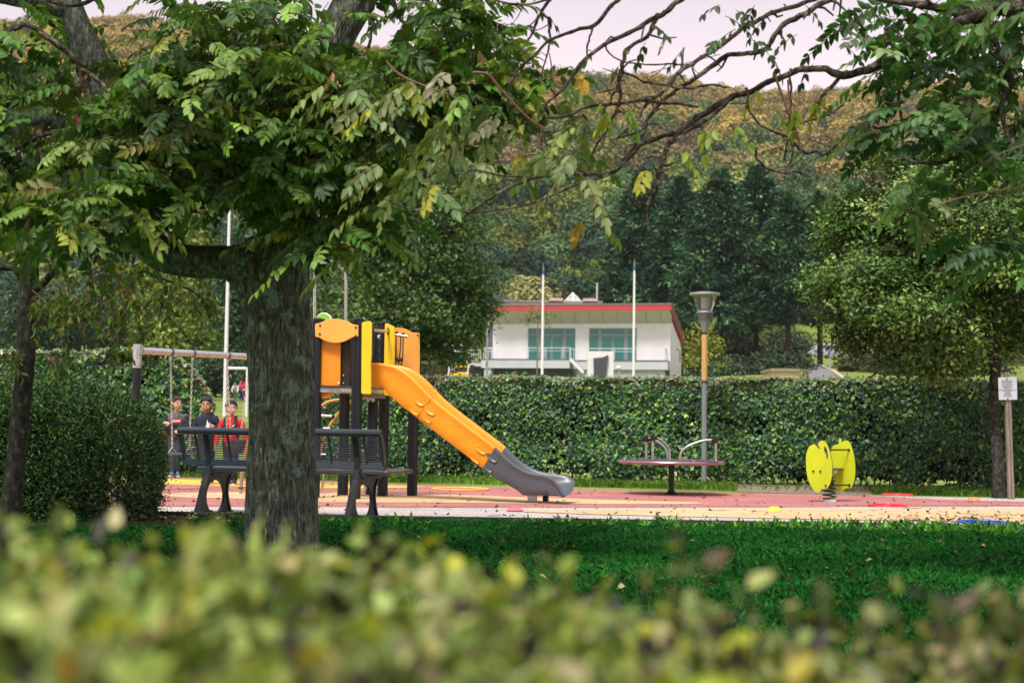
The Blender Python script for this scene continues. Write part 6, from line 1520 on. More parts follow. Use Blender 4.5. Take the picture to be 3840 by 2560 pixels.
def hoop(x0, x1, py, col, label, extra=0.0):
    a = G(x0, py); b = G(x1, py); c = (a + b) / 2; r = (b - a).length / 2
    mb = MB(); mb.tube([(c.x + r * math.cos(t * .1309), c.y + r * math.sin(t * .1309), 0.024) for t in range(49)], 0.011, 10, caps=False)
    o = mb.build('hoop', M('hoop_%d' % x0, col, rough=0.3, var=0.05), None, smooth=True); tag(o, label, 'hoop', 'plastic hoops lying on the play surface')
hoop(1623, 1830, 1838, (0.90, 0.62, 0.08), 'yellow hoop lying on the red rubber above the slide')
hoop(3265, 3392, 1901, (0.75, 0.03, 0.06), 'red hoop half on the grey strip right of the spring rider')
hoop(3315, 3415, 1860, (0.80, 0.05, 0.05), 'smaller red hoop by the far grass edge right of the spring rider')
hoop(3600, 3768, 1966, (0.02, 0.10, 0.55), 'blue hoop lying beside the metal edging at the right')

# ------------------------------------------------------------------ lamp post
lb = G(2640, 1823); lb.z = 0; Yl = lb.y; q = Yl / FPX
lamp = empty('lamp_post', lb, 'grey lamp post with a wooden middle and a glass lantern head', 'lamp post')
def Lz(py): return P(2640, py, Yl).z
m_lgrey = M('lamp_grey', (0.20, 0.225, 0.23), rough=0.45, var=0.06)
mb = MB(); mb.lathe((lb.x, lb.y, 0), [(0.043, -.02), (0.042, Lz(1432)), (0.001, Lz(1432))], 24); mb.build('lower_pole', m_lgrey, lamp, smooth=True)
m_lw = M('lamp_wood', (0.50, 0.29, 0.09), rough=0.55, scale=10, stretch=(9, 9, 0.7), col2=(0.66, 0.44, 0.17), bump=.2, bscale=30, thr=(0.3, 0.7))
mb = MB(); mb.lathe((lb.x, lb.y, 0), [(0.046, Lz(1430)), (0.048, Lz(1300)), (0.045, Lz(1250))], 24); mb.build('wooden_section', m_lw, lamp, smooth=True)
mb = MB(); mb.lathe((lb.x, lb.y, 0), [(0.050, Lz(1434)), (0.050, Lz(1427)), (0.047, Lz(1426))], 24); mb.lathe((lb.x, lb.y, 0), [(0.047, Lz(1254)), (0.050, Lz(1250)), (0.047, Lz(1245))], 24); mb.build('ring', M('dark_ring', (0.03, 0.03, 0.03)), lamp, smooth=True)
mb = MB(); mb.lathe((lb.x, lb.y, 0), [(0.044, Lz(1248)), (0.052, Lz(1238)), (0.075, Lz(1215)), (0.098, Lz(1196)), (0.102, Lz(1194))], 28); mb.build('lantern_neck', m_lgrey, lamp, smooth=True)
mb = MB(); mb.lathe((lb.x, lb.y, 0), [(0.102, Lz(1196)), (0.110, Lz(1195)), (0.106, Lz(1191)), (0.115, Lz(1190)), (0.110, Lz(1186)), (0.120, Lz(1185)), (0.116, Lz(1181)), (0.124, Lz(1180)), (0.126, Lz(1176)), (0.001, Lz(1174))], 28); mb.build('ribbed_collar', M('lamp_dark', (0.09, 0.10, 0.10), rough=0.5), lamp, smooth=True)
mb = MB(); mb.lathe((lb.x, lb.y, 0), [(0.118, Lz(1177)), (0.132, Lz(1174)), (0.128, Lz(1168)), (0.105, Lz(1164)), (0.001, Lz(1164))], 28); mb.build('lantern_base', m_lgrey, lamp, smooth=True)
m_glass = M('lantern_glass', (0.90, 0.94, 0.88), rough=0.08, var=0.05, spec=0.6)
nt2 = m_glass.node_tree; nt2.nodes['Principled BSDF'].inputs['Transmission Weight'].default_value = 0.95; nt2.nodes['Principled BSDF'].inputs['IOR'].default_value = 1.08
mb = MB(); mb.lathe((lb.x, lb.y, 0), [(0.112, Lz(1166)), (0.196, Lz(1107))], 8); mb.build('glass', m_glass, lamp)
for k in range(8):
    if k % 2: continue
    a = 2 * math.pi * k / 8 + .38; c0 = Vector((lb.x + .118 * math.cos(a), lb.y + .118 * math.sin(a), Lz(1167))); c1_ = Vector((lb.x + .205 * math.cos(a), lb.y + .205 * math.sin(a), Lz(1107)))
    mb = MB(); mb.bar(c0, c1_, 0.018, 0.012, up=(math.cos(a), math.sin(a), 0)); mb.build('glazing_bar', m_lgrey, lamp)
mb = MB(); pr = []
for k in range(7): z = 1160 - k * 6.5; pr += [(0.048, Lz(z)), (0.066, Lz(z - 2.2)), (0.066, Lz(z - 4)), (0.05, Lz(z - 5.5))]
mb.lathe((lb.x, lb.y, 0), pr, 24); mb.build('louvre_stack', M('louvre_white', (0.85, 0.85, 0.80), rough=0.4), lamp, smooth=True)
mb = MB(); mb.lathe((lb.x, lb.y, 0), [(0.001, Lz(1108)), (0.205, Lz(1108)), (0.236, Lz(1107)), (0.242, Lz(1103)), (0.240, Lz(1099)), (0.15, Lz(1096)), (0.001, Lz(1094))], 36); mb.build('canopy', M('lamp_cap', (0.36, 0.37, 0.37), rough=0.45), lamp, smooth=True)

# ------------------------------------------------------------------ notice board
nb = G(3792, 1872); nb.z = 0; Yn = nb.y
sign = empty('notice_board', nb, 'printed notice on a split grey timber post at the right edge', 'sign')
m_tim = M('grey_timber', (0.16, 0.13, 0.10), rough=0.85, scale=7, stretch=(7, 7, 0.6), col2=(0.34, 0.29, 0.23), bump=.5, bscale=40, thr=(0.3, 0.7))
top_ = P(3775, 1394, Yn); bot = nb
for s_ in (-1, 1):
    mb = MB(); mb.bar(bot + Vector((.021 * s_, 0, -.02)), top_ + Vector((.018 * s_, 0, 0)), 0.036, 0.07, up=(0, 1, 0)); mb.build('post', m_tim, sign, bevel=.007)
mb = MB(); mb.bar(top_ + Vector((0, 0, .0)), top_ + Vector((0, 0, .028)), 0.078, 0.078, up=(0, 1, 0)); mb.build('post_cap', m_knob, sign, bevel=.004)
def SP(px, py): return P(px, py, Yn - .055)
cs = [SP(3743, 1415), SP(3813, 1413), SP(3815, 1498), SP(3746, 1499)]
k = 4; mb = MB(); mb.add(cs + [c + Vector((0, .006, 0)) for c in cs], [(0, 1, 2, 3), (7, 6, 5, 4)] + [(i, k + i, k + (i + 1) % k, (i + 1) % k) for i in range(4)]); brd = mb.build('board', M('board_metal', (0.50, 0.56, 0.62), rough=0.4, var=0.05), sign)
for (a, b) in ((3775.5, 1420), (3779, 1494)):
    mb = MB(); mb.ell(SP(a, b), (.014, .008, .014), 12, 8); mb.build('bolt', M('bolt_grey', (0.2, 0.22, 0.24), rough=.4), brd, smooth=True)
def text_mesh(s_, size, loc, mat, name, parent, rot=(math.radians(90), 0, 0), ext=0.0004, align='CENTER', bold=0.0, sx=1.0):
    cu = bpy.data.curves.new(name, 'FONT'); cu.body = s_; cu.size = size; cu.align_x = align; cu.align_y = 'CENTER'; cu.extrude = ext; cu.offset = bold
    to = bpy.data.objects.new('tmp', cu); COL.objects.link(to); bpy.context.view_layer.update()
    me = bpy.data.meshes.new_from_object(to.evaluated_get(bpy.context.evaluated_depsgraph_get())); COL.objects.unlink(to); bpy.data.objects.remove(to)
    me.materials.clear(); me.materials.append(mat)
    Mx = Matrix.Translation(loc) @ Matrix.Rotation(rot[2], 4, 'Z') @ Matrix.Rotation(rot[0], 4, 'X') @ Matrix.Diagonal((sx, 1, 1, 1))
    if parent:
        r0 = parent if parent.parent is None else parent.parent
        Mx = (Matrix.Translation(r0.location) @ r0.rotation_euler.to_matrix().to_4x4()).inverted() @ Mx
    me.transform(Mx)
    o = bpy.data.objects.new(name, me); COL.objects.link(o)
    if parent: o.parent = parent
    return o
ink = M('ink', (0.03, 0.05, 0.09), rough=0.6)
lines = ['CETTE AIRE DE JEUX', 'DESTINEE AUX ENFANTS', 'DE 3 A 12 ANS, EST', 'SOUS LA SURVEILLANCE', 'DES PARENTS OU', 'ACCOMPAGNATEURS', 'DIRECTION', "COMMUNAUTE D'AGGLOMERATION", 'DU VAL DE FENSCH', 'VILLA BANET', '1, RUE MENDEL', '57700 HAYANGE', 'Tel : 03 82 86 81 81']
for i, s_ in enumerate(lines):
    c = SP(3775.5 + i * .25, 1426.5 + i * 4.97); text_mesh(s_, 0.0165, c - Vector((0, .004, 0)), ink, 'text', brd, sx=0.86)
# ------------------------------------------------------------------ white building beyond the hedge
m_wall = M('white_render', (0.82, 0.82, 0.83), rough=0.85, var=0.02, scale=1.2, big=0.07, bigs=.6)
m_redf = M('red_fascia', (0.46, 0.055, 0.055), rough=0.5, var=0.08, scale=1.5)
m_soff = M('soffit', (0.62, 0.58, 0.53), rough=0.7, var=0.04, scale=1)
m_roofg = M('roof_grey', (0.30, 0.31, 0.33), rough=0.6)
m_conc = M('terrace_grey', (0.50, 0.53, 0.56), rough=0.8, var=0.06, scale=1)
m_under = M('basement_grey', (0.11, 0.13, 0.14), rough=0.85, var=0.15, scale=2)
m_rail = M('rail_white', (0.70, 0.72, 0.74), rough=0.4, var=0.03)
m_frame = M('window_frame', (0.22, 0.25, 0.27), rough=0.5)
RA = math.radians(-12); BW = 13.56
Rr = Vector(((2515 - 1920) / FPX * 110.0, 110.0, 0)); Lc = Rr - Vector((BW * math.cos(12 * math.pi / 180), -BW * math.sin(12 * math.pi / 180), 0))
bld = empty('white_building', (Lc.x, Lc.y, 0), 'white flat building with red roof edge and teal blinds beyond the hedge', 'building', rz=RA)
def bprism(prof_yz, x0, x1, name, mat, parent=bld, bevel=0):
    mb = MB(); mb.prism(prof_yz, lambda u, v, t: Vector((t, u, v)), x0, x1); return mb.build(name, mat, parent, local=True, bevel=bevel)
def bbox(x0, x1, y0, y1, z0, z1, name, mat, parent=bld):
    mb = MB(); mb.box(((x0 + x1) / 2, (y0 + y1) / 2, (z0 + z1) / 2), (x1 - x0, y1 - y0, z1 - z0)); return mb.build(name, mat, parent, local=True)
bprism([(0, 3.0), (0, 9.35), (8.6, 7.72), (8.6, 3.0)], 0, BW, 'wall', m_wall)
rf_ = bprism([(-1.3, 10.24), (9.3, 8.27), (9.3, 7.85), (-1.3, 9.80)], -0.16, BW + 0.20, 'roof', m_redf)
mb = MB(); mb.prism([(-1.36, 10.33), (9.36, 8.34), (9.3, 8.275), (-1.34, 10.245)], lambda u, v, t: Vector((t, u, v)), -0.22, BW + 0.26); mb.build('roof_capping', m_roofg, rf_, local=True)
sf = bprism([(-1.285, 9.795), (-0.01, 8.93), (-0.01, 9.56)], -0.10, BW + 0.08, 'soffit', m_soff)
for k in range(1, 13):
    xx = BW * k / 12.6
    mb = MB(); mb.bar((xx, -1.292, 9.78), (xx, -0.012, 8.912), 0.018, 0.012); mb.build('soffit_joint', m_under, sf, local=True)
# blinds: horizontal stripes woven in the fabric
mt = bpy.data.materials.new('teal_blind'); mt.use_nodes = True; t_ = mt.node_tree; p_ = t_.nodes['Principled BSDF']; p_.inputs['Roughness'].default_value = 0.15; p_.inputs['Coat Weight'].default_value = 0.3
tcn = t_.nodes.new('ShaderNodeTexCoord'); wv = t_.nodes.new('ShaderNodeTexWave'); wv.bands_direction = 'Z'; wv.inputs['Scale'].default_value = 1.75; wv.inputs['Distortion'].default_value = 0.15
t_.links.new(tcn.outputs['Object'], wv.inputs['Vector']); rpn = t_.nodes.new('ShaderNodeValToRGB'); rpn.color_ramp.elements[0].color = (0.004, 0.10, 0.10, 1); rpn.color_ramp.elements[1].color = (0.02, 0.24, 0.21, 1)
t_.links.new(wv.outputs[0], rpn.inputs[0]); t_.links.new(rpn.outputs[0], p_.inputs['Base Color'])
# front windows
def xl(px, z=None):     # local x on the front wall for a pixel column
    n = Vector((math.sin(RA), -math.cos(RA), 0)); n = Vector((-math.sin(12 * math.pi / 180), -math.cos(12 * math.pi / 180), 0))
    p = PL(px, 1300, Lc, n); return (p - Lc).dot(Vector((math.cos(12 * math.pi / 180), -math.sin(12 * math.pi / 180), 0)))
def zl(py, px=2100):
    n = Vector((-math.sin(12 * math.pi / 180), -math.cos(12 * math.pi / 180), 0)); return PL(px, py, Lc, n).z
for (a, b, dbl) in ((1980, 2157, 0), (2209, 2387, 1)):
    x0, x1 = xl(a), xl(b); z1 = zl(1230, (a + b) / 2); z0 = zl(1351, (a + b) / 2); zt = z1 - (z1 - z0) * .205
    w = (x1 - x0); mb = MB()
    f = 0.06
    W0 = bbox(x0, x1, -.03, .05, z0, z1, 'window', m_frame)
    cols_ = [(0, .19), (.25, .76), (.80, 1.0)] if not dbl else [(0, .20), (.25, .76), (.81, 1.0)]
    for (u0, u1) in cols_:
        bbox(x0 + u0 * w + .03, x0 + u1 * w - .03, -.045, -.0305, zt + .05, z1 - .04, 'pane', mt, W0)
        if u1 - u0 > .4:
            m_ = (u0 + u1) / 2; bbox(x0 + u0 * w + .09, x0 + m_ * w - .07, -.045, -.0305, z0 + .04, zt - .16, 'pane', mt, W0); bbox(x0 + m_ * w + .07, x0 + u1 * w - .09, -.045, -.0305, z0 + .04, zt - .16, 'pane', mt, W0)
        else: bbox(x0 + u0 * w + .03, x0 + u1 * w - .03, -.045, -.0305, z0 + .04, zt - .04, 'pane', mt, W0)
bbox(xl(2182) - .1, xl(2182) + .1, -.09, -.002, zl(1231), zl(1218), 'wall_light', m_white)
bbox(BW + .002, BW + .05, 6.9, 7.25, zl(1332, 2540) - .15, zl(1290, 2540), 'side_window', m_frame)
# terrace slabs
zf = zl(1352); zs = zl(1383)
bbox(xl(1822), xl(2150), -1.5, -.004, zs, zf, 'terrace', m_conc); bbox(xl(1822) - .02, xl(2150) + .02, -1.53, -.004, zf + .002, zf + .07, 'terrace_edge', M('edge_dark', (0.10, 0.11, 0.13)))
bbox(xl(2170), xl(2512), -1.5, -.004, zs - .1, zf - .1, 'terrace', m_conc); bbox(xl(2170), xl(2512), -1.53, -.004, zf - .098, zf - .02, 'terrace_edge', M('edge_dark', (0.10, 0.11, 0.13)))
bbox(xl(1835), xl(2512), -.25, -.003, 3.0, zs - .01, 'basement', m_under); bbox(xl(1832), xl(1858), -1.4, -.26, 3.0, zs - .004, 'pier', m_conc); bbox(xl(2175), xl(2500), -1.3, -.26, 3.0, zs - .12, 'basement_wall', M('pale_panel', (0.42, 0.46, 0.48)))
for a in (1925, 1965): bbox(xl(a), xl(a + 15), -.30, -.252, zl(1402), zl(1394), 'vent', m_rail)
# railings
def railing(xs_, y, z0, z1, name, parent=bld, picket=None, y1=None):
    y1 = y if y1 is None else y1; mb = MB(); x0, x1 = xs_[0], xs_[-1]
    mb.bar((x0, y, z1), (x1, y1, z1), .05, .05); mb.bar((x0, y, z1 - .22), (x1, y1, z1 - .22), .03, .03)
    for x in xs_:
        t = (x - x0) / (x1 - x0); yy = y + (y1 - y) * t; mb.bar((x, yy, z0), (x, yy, z1 - .026), .035, .035, up=(0, 1, 0))
    if picket:
        mb.bar((x0, y, z0 + .1), (x1, y1, z0 + .1), .03, .03)
        n = int(abs(x1 - x0) / picket)
        for k in range(1, n): t = k / n; x = x0 + (x1 - x0) * t; yy = y + (y1 - y) * t; mb.bar((x, yy, z0 + .116), (x, yy, z1 - .236), .03, .03, up=(0, 1, 0))
    return mb.build(name, m_rail, parent, local=True)
X0 = xl(1829); X1 = xl(2152); zr = zl(1308)
step = (X1 - X0) / 5
railing([X0 + .05] + [X0 + step * (k + .55) + d for k in range(5) for d in (-.07, .07)] + [X1 - .05], -1.45, zf + .07, zr, 'railing')
railing([X1 - .06, X1 + .02], -1.46, zf + .07, zr, 'railing_post')
Xa, Xb = xl(2175), xl(2500)
railing([Xa] + [Xa + (Xb - Xa) * q + d for q in (.42, .72) for d in (-.07, .07)] + [Xb], -1.45, zf - .02, zr - .05, 'railing')
mb = MB(); mb.bar((Xb, -1.45, zr - .05), (Xb, -.1, zr - .05), .05, .05); 
for y in (-1.45, -1.0, -.6, -.1): mb.bar((Xb, y, zf - .02), (Xb, y, zr - .08), .04, .04, up=(0, 1, 0))
mb.build('railing_return', m_rail, bld, local=True)
# stairs down between the two terrace parts
mb = MB(); mb.bar((xl(2152), -1.6, zl(1350)), (xl(2202), -1.6, zl(1400)), .10, .22); mb.bar((xl(2155), -1.62, zl(1308)), (xl(2204), -1.62, zl(1332)), .04, .04)
mb.bar((xl(2178), -1.62, zl(1318)), (xl(2178), -1.62, zl(1372)), .03, .03, up=(0, 1, 0)); mb.bar((xl(2165), -1.62, zl(1313)), (xl(2165), -1.62, zl(1362)), .03, .03, up=(0, 1, 0))
mb.build('stair_flight', m_rail, bld, local=True)
# ramp landing at the left end
bbox(xl(1766), xl(1821), -1.4, .6, zl(1377), zl(1364), 'landing', m_conc); bbox(xl(1772), xl(1815), -.6, .4, 3.0, zl(1379), 'landing_base', m_under)
railing([xl(1767), xl(1786), xl(1818)], -1.38, zl(1363), zl(1317), 'railing', picket=.17)
railing([xl(1818), xl(1862)], 0.3, zl(1350), zl(1306), 'railing', picket=.2)

# low pink building with a glazed pyramid behind, and a grey roof further left
def house_box(name, pts_px, Y, depth, mat, label, cat='building'):
    x0, x1 = pts_px[0][0], pts_px[1][0]; zt = P((x0 + x1) / 2, pts_px[0][1], Y).z; a = P(x0, 1300, Y); b = P(x1, 1300, Y); zb = T(a.x, Y) - .5
    o = empty(name, (a.x, Y, 0), label, cat); mb = MB(); mb.box(((b.x - a.x) / 2, depth / 2, (zt + zb) / 2), (b.x - a.x, depth, zt - zb)); mb.build('wall', mat, o, local=True); return o, a, b, zt
m_pink = M('pink_wall', (0.62, 0.42, 0.40), rough=0.8, var=0.08)
pk, a, b, zt = house_box('pink_hall', ((1895, 1133), (2250, 1133)), 128, 8, m_pink, 'low pink hall with a glazed pyramid roof light behind the white building')
mb = MB(); mb.box(((b.x - a.x) / 2, 4, zt + .06), (b.x - a.x + .4, 8.4, .1)); mb.build('roof', m_roofg, pk, local=True)
for (px0, px1) in ((2060, 2112), (2188, 2240)):
    q0 = P(px0, 1120, 127.6); q1 = P(px1, 1120, 127.6); mb = MB(); mb.box(((q0.x + q1.x) / 2 - a.x, .8, zt + .18), (q1.x - q0.x, 2, .35)); mb.build('parapet', m_pink, pk, local=True)
c = P(2149, 1133, 128); r = 36 * 128 / FPX; hh = 42 * 128 / FPX; zb = P(2149, 1136, 128).z
mb = MB(); mb.add([(c.x - a.x - r, 0, zb), (c.x - a.x + r, 0, zb), (c.x - a.x + r, 2 * r, zb), (c.x - a.x - r, 2 * r, zb), (c.x - a.x, r, zb + hh)], [(0, 1, 4), (1, 2, 4), (2, 3, 4), (3, 0, 4)])
pyr = mb.build('roof_light', M('glazing', (0.42, 0.40, 0.37), rough=0.2, var=0.3, scale=3), pk, local=True)
cc = [Vector((c.x - a.x - r, 0, zb)), Vector((c.x - a.x + r, 0, zb)), Vector((c.x - a.x + r, 2 * r, zb)), Vector((c.x - a.x - r, 2 * r, zb))]; ap = Vector((c.x - a.x, r, zb + hh))
mb = MB()
for v in cc: mb.bar(v, ap, .09, .09)
mb.bar(cc[0], cc[1], .12, .12); mb.bar((cc[0] + cc[1]) / 2, ap, .07, .07); mb.bar(cc[0].lerp(cc[1], .25) + Vector((0, -.01, 0)), cc[0].lerp(ap, .5), .05, .05); mb.bar(cc[0].lerp(cc[1], .75), cc[1].lerp(ap, .5), .05, .05)
mb.build('glazing_bars', m_rail, pyr, local=True)
mb = MB(); f_ = P(2239, 1140, 129); mb.tube([(f_.x - a.x, 1.2, zt - .1), (f_.x - a.x, 1.2, P(2239, 1060, 129).z)], .09, 10); mb.build('flue', m_galv, pk, local=True)
hx = P(1885, 1130, 150); gh = empty('grey_roofed_house', (hx.x, 150, 0), 'house with a grey slate roof showing behind the pink hall', 'house')
w = 62 * 150 / FPX; z0 = P(1885, 1130, 150).z; z1 = P(1885, 1092, 150).z
mb = MB(); mb.prism([(-w, z0), (w, z0), (0.3 * w * -1, z1), (-w * .6, z1)], lambda u, v, t: Vector((u, t, v)), 0, 7); mb.build('roof', M('slate', (0.10, 0.105, 0.12), rough=0.6, var=0.2), gh, local=True)
mb = MB(); mb.box((0, 3.5, z0 / 2 + 2), (2 * w - .4, 6.6, z0 - 4 - .02)); mb.build('wall', m_under, gh, local=True)

# monument wall with dark stone
mw = P(2252, 1370, 84); mon = empty('monument_wall', (mw.x, 84, 0), 'white memorial block carrying a dark slanted stone slab', 'monument')
za = P(2252, 1318, 84).z; zg = T(mw.x, 84) - .3; wd = 97 * 84 / FPX
mb = MB(); mb.box((0, .35, (za + zg) / 2), (wd, .7, za - zg)); mb.build('block', M('monument_white', (0.74, 0.74, 0.74), rough=.8, var=.05), mon, local=True)
pts = [P(x, y, 83.96) for x, y in ((2225, 1343), (2258, 1340), (2281, 1331), (2275, 1386), (2270, 1420), (2227, 1420))]; k = 6
mb = MB(); mb.add(pts + [p - Vector((0, .12, 0)) for p in pts], [tuple(range(k))[::-1], tuple(range(k, 2 * k))] + [(i, (i + 1) % k, k + (i + 1) % k, k + i) for i in range(k)]); mb.build('stone_slab', M('dark_slate', (0.055, 0.065, 0.075), rough=.5, var=.25, scale=5), mon)
gl = P(2320, 1379, 86); o = empty('globe_light', (gl.x, 86, T(gl.x, 86)), 'white globe light on a short post right of the memorial block', 'lamp')
mb = MB(); mb.ell((0, 0, gl.z - T(gl.x, 86)), (.14, .14, .14), 20, 14); mb.build('globe', m_white, o, local=True, smooth=True); mb = MB(); mb.tube([(0, 0, -.1), (0, 0, gl.z - T(gl.x, 86) - .13)], .04, 10); mb.build('post', m_galv, o, local=True, smooth=True)

# flag poles
for (px, pt, top_, lab) in ((2033, 2040, 985, 'white flag pole with blue tip before the left window of the white building'), (2376, 2382, 970, 'white flag pole with blue tip before the right window of the white building')):
    Y = 62.0; b = P(px, 1400, Y); zb = T(b.x, Y); o = empty('flag_pole', (b.x, Y, zb), lab, 'flag pole', 'white flag poles before the building')
    zt = P(pt, top_ + 45, Y).z - zb; mb = MB(); mb.lathe((0, 0, 0), [(0.062, -.1), (0.055, zt * .5), (0.042, zt - .001)], 16); mb.build('pole', M('pole_white', (0.82, 0.82, 0.82), rough=.4, var=.03), o, local=True, smooth=True)
    z2 = P(pt, top_ + 30, Y).z - zb; z3 = P(pt, top_, Y).z - zb
    mb = MB(); mb.lathe((0, 0, 0), [(0.044, zt), (0.040, z2)], 16); mb.build('blue_sleeve', M('sleeve_blue', (0.02, 0.12, 0.45)), o, local=True, smooth=True)
    mb = MB(); mb.lathe((0, 0, 0), [(0.038, z2), (0.010, z3)], 12); mb.build('tip', M('tip_grey', (0.2, 0.2, 0.2)), o, local=True, smooth=True)

# street lamp with two dish heads
Y = 98.0; b = P(1827, 1300, Y); zb = T(b.x, Y); o = empty('street_lamp', (b.x, Y, zb), 'slim grey street lamp with two dish shaped heads left of the white building', 'street lamp')
zt = P(1827, 1060, Y).z - zb; mb = MB(); mb.lathe((0, 0, 0), [(0.08, -.1), (0.06, 3), (0.045, zt)], 12); mb.build('pole', M('pole_grey', (0.30, 0.33, 0.34), rough=.5), o, local=True, smooth=True)
for py in (1058, 1215):
    z = P(1827, py, Y).z - zb; mb = MB(); mb.lathe((0.0, 0, 0), [(0.06, z - .16), (0.17, z - .12), (0.19, z - .06), (0.15, z + .05), (0.06, z + .10), (0.001, z + .11)], 20); mb.build('lamp_head', M('head_white', (0.7, 0.72, 0.75), rough=.3), o, local=True, smooth=True)
Y = 100.0; b = P(3113, 1400, Y); zb = T(b.x, Y); o = empty('short_pole', (b.x, Y, zb), 'plain grey pole standing beside the sloping road', 'pole'); mb = MB(); mb.lathe((0, 0, 0), [(0.07, -.1), (0.06, P(3113, 1325, Y).z - zb)], 12); mb.build('pole', M('pole_grey', (0.30, 0.33, 0.34)), o, local=True, smooth=True)

# goal posts on the lawn
Y = 60.0; o = None
b0 = P(846, 1500, Y); zb = T(b0.x, Y); go = empty('goal_posts', (b0.x, Y, zb), 'tall white goal posts with a crossbar on the lawn beyond the boys', 'goal posts')
zt = P(846, 700, Y).z - zb; m_goal = M('goal_white', (0.78, 0.78, 0.80), rough=.4, var=.05)
zcb = P(880, 1381, Y).z - zb
for px in (846, 928):
    dx = P(px, 1400, Y).x - b0.x; mb = MB(); mb.lathe((dx, 0, 0), [(0.082, -.2), (0.078, 3), (0.05, zt)] if px < 900 else [(0.065, -.2), (0.060, zcb + .05)], 16); mb.build('upright', m_goal, go, local=True, smooth=True)
dx = P(928, 1400, Y).x - b0.x
mb = MB(); mb.tube([(0.06, 0, zcb), (dx - .06, 0, zcb)], .058, 14); mb.build('crossbar', m_goal, go, local=True, smooth=True)
# portable toilet
Y = 92.0; b = P(1708, 1365, Y); zb = P(1708, 1366, Y).z; o = empty('portable_toilet', (b.x, Y, zb), 'turquoise portable toilet cabin half hidden by the broad tree', 'toilet cabin')
w = 46 * Y / FPX; h = (1366 - 1296) * Y / FPX; m_teal = M('teal_plastic', (0.004, 0.36, 0.35), rough=.45, var=.08)
mb = MB(); mb.box((0, .5, h / 2), (w, 1.0, h)); mb.build('cabin', m_teal, o, local=True); mb = MB(); mb.box((.02, -.02, h * .40), (w * .62, .03, h * .74)); dd = mb.build('door', M('teal_door', (0.004, 0.30, 0.30), rough=.5), o, local=True, bevel=.01)
mb = MB(); mb.box((.12, -.045, h * .74), (w * .5, .02, h * .12)); mb.build('notice', m_white, dd, local=True)
mb = MB(); mb.box((w / 2 - .03, -.04, h / 2), (.05, .05, h)); mb.build('corner_trim', m_rail, o, local=True)
mb = MB(); mb.prism([(-w / 2 - .04, h), (w / 2 + .04, h), (w / 2 + .04, h + .10), (w * .3, h + .17), (-w * .1, h + .12), (-w / 2 - .04, h + .14)], lambda u, v, t: Vector((u, t, v)), -.05, 1.05); mb.build('roof', m_white, o, local=True)
mb = MB(); mb.box((0, 1.2, -.9), (w + 5, 2.4, 1.79)); bank = mb
# earth bank the cabin stands on
c = P(1650, 1400, 93); o = tag(MB().add([(c.x - 3.5, 91.6, T(c.x, 91) - .3), (c.x + 2.2, 91.6, T(c.x, 91) - .3), (c.x + 2.2, 92.2, zb - .02), (c.x - 3.2, 92.2, zb - .02), (c.x - 3.2, 97, zb - .02), (c.x + 2.2, 97, zb - .02), (c.x - 3.5, 97.4, zb - 2.4), (c.x + 2.2, 97.4, zb - 2.4)], [(0, 1, 2, 3), (3, 2, 5, 4), (4, 5, 7, 6), (0, 3, 4, 6), (1, 7, 5, 2)]).build('earth_bank', m_soil), kind='structure')
# steps with yellow nosings
Y = 88.0; b = P(1728, 1400, Y); o = empty('garden_steps', (b.x, Y, 0), 'dark steps with yellow edges and white handrails left of the white building', 'steps')
w = 62 * Y / FPX
for i, py in enumerate((1372, 1381, 1389, 1397, 1405, 1413)):
    yy = -i * .34; z = P(1728, py, Y + yy).z; mb = MB(); mb.box((-.02 * i, yy, z - .4), (w + .05 * i, .33, .8)); mb.build('step', M('step_dark', (0.035, 0.03, 0.028), rough=.8, var=.3), o, local=True)
    if i in (0, 3, 4): mb = MB(); mb.box((-.02 * i, yy - .17, z - .03), (w + .05 * i, .02, .13)); mb.build('yellow_edge', M('edge_yellow', (0.85, 0.55, 0.01), rough=.5), o, local=True)
for (pts) in ([(1702, 1330), (1697, 1361), (1686, 1368), (1680, 1408)], [(1760, 1368), (1752, 1400), (1748, 1412)]):
    mb = MB(); pp = [P(x, y, Y - .4 - (y - 1330) * .02) - Vector((b.x, Y, 0)) for x, y in pts]; mb.tube(pp, .03, 8)
    for p in pp[1:]: mb.tube([p, p - Vector((0, 0, .6))], .022, 8); mb.tube([p + Vector((.12, 0, 0)), p + Vector((.12, 0, -.75))], .018, 8)
    mb.build('handrail', m_rail, o, local=True, smooth=True)

# road climbing on the right
rd = [(2985, 1440, 78), (3020, 1400, 100), (3035, 1375, 118), (3045, 1352, 140)]; rd2 = [(3330, 1470, 78), (3215, 1425, 90), (3135, 1392, 105), (3085, 1368, 125), (3065, 1352, 140)]
def strip(lp, rp_, name, mat, dz):
    L_ = [Vector((P(a, b, y).x, y, 0)) for a, b, y in lp]; R_ = [Vector((P(a, b, y).x, y, 0)) for a, b, y in rp_]
    ysn = np.linspace(78, 140, 24); vs = []
    def at(l, y):
        for i in range(len(l) - 1):
            if l[i].y <= y <= l[i + 1].y: t = (y - l[i].y) / (l[i + 1].y - l[i].y); return l[i].x * (1 - t) + l[i + 1].x * t
        return l[-1].x
    for y in ysn:
        for q in range(5):
            x = at(L_, y) + (at(R_, y) - at(L_, y)) * q / 4; vs.append((x, y, max(T(x, y), T(x + 1, y), T(x - 1, y)) + dz))
    fs = [(i * 5 + q, i * 5 + q + 1, (i + 1) * 5 + q + 1, (i + 1) * 5 + q) for i in range(len(ysn) - 1) for q in range(4)]
    return tag(MB().add(vs, fs).build(name, mat), kind='structure')
strip(rd, rd2, 'road', M('asphalt', (0.17, 0.17, 0.18), rough=.85, var=.15, scale=2), 0.20)
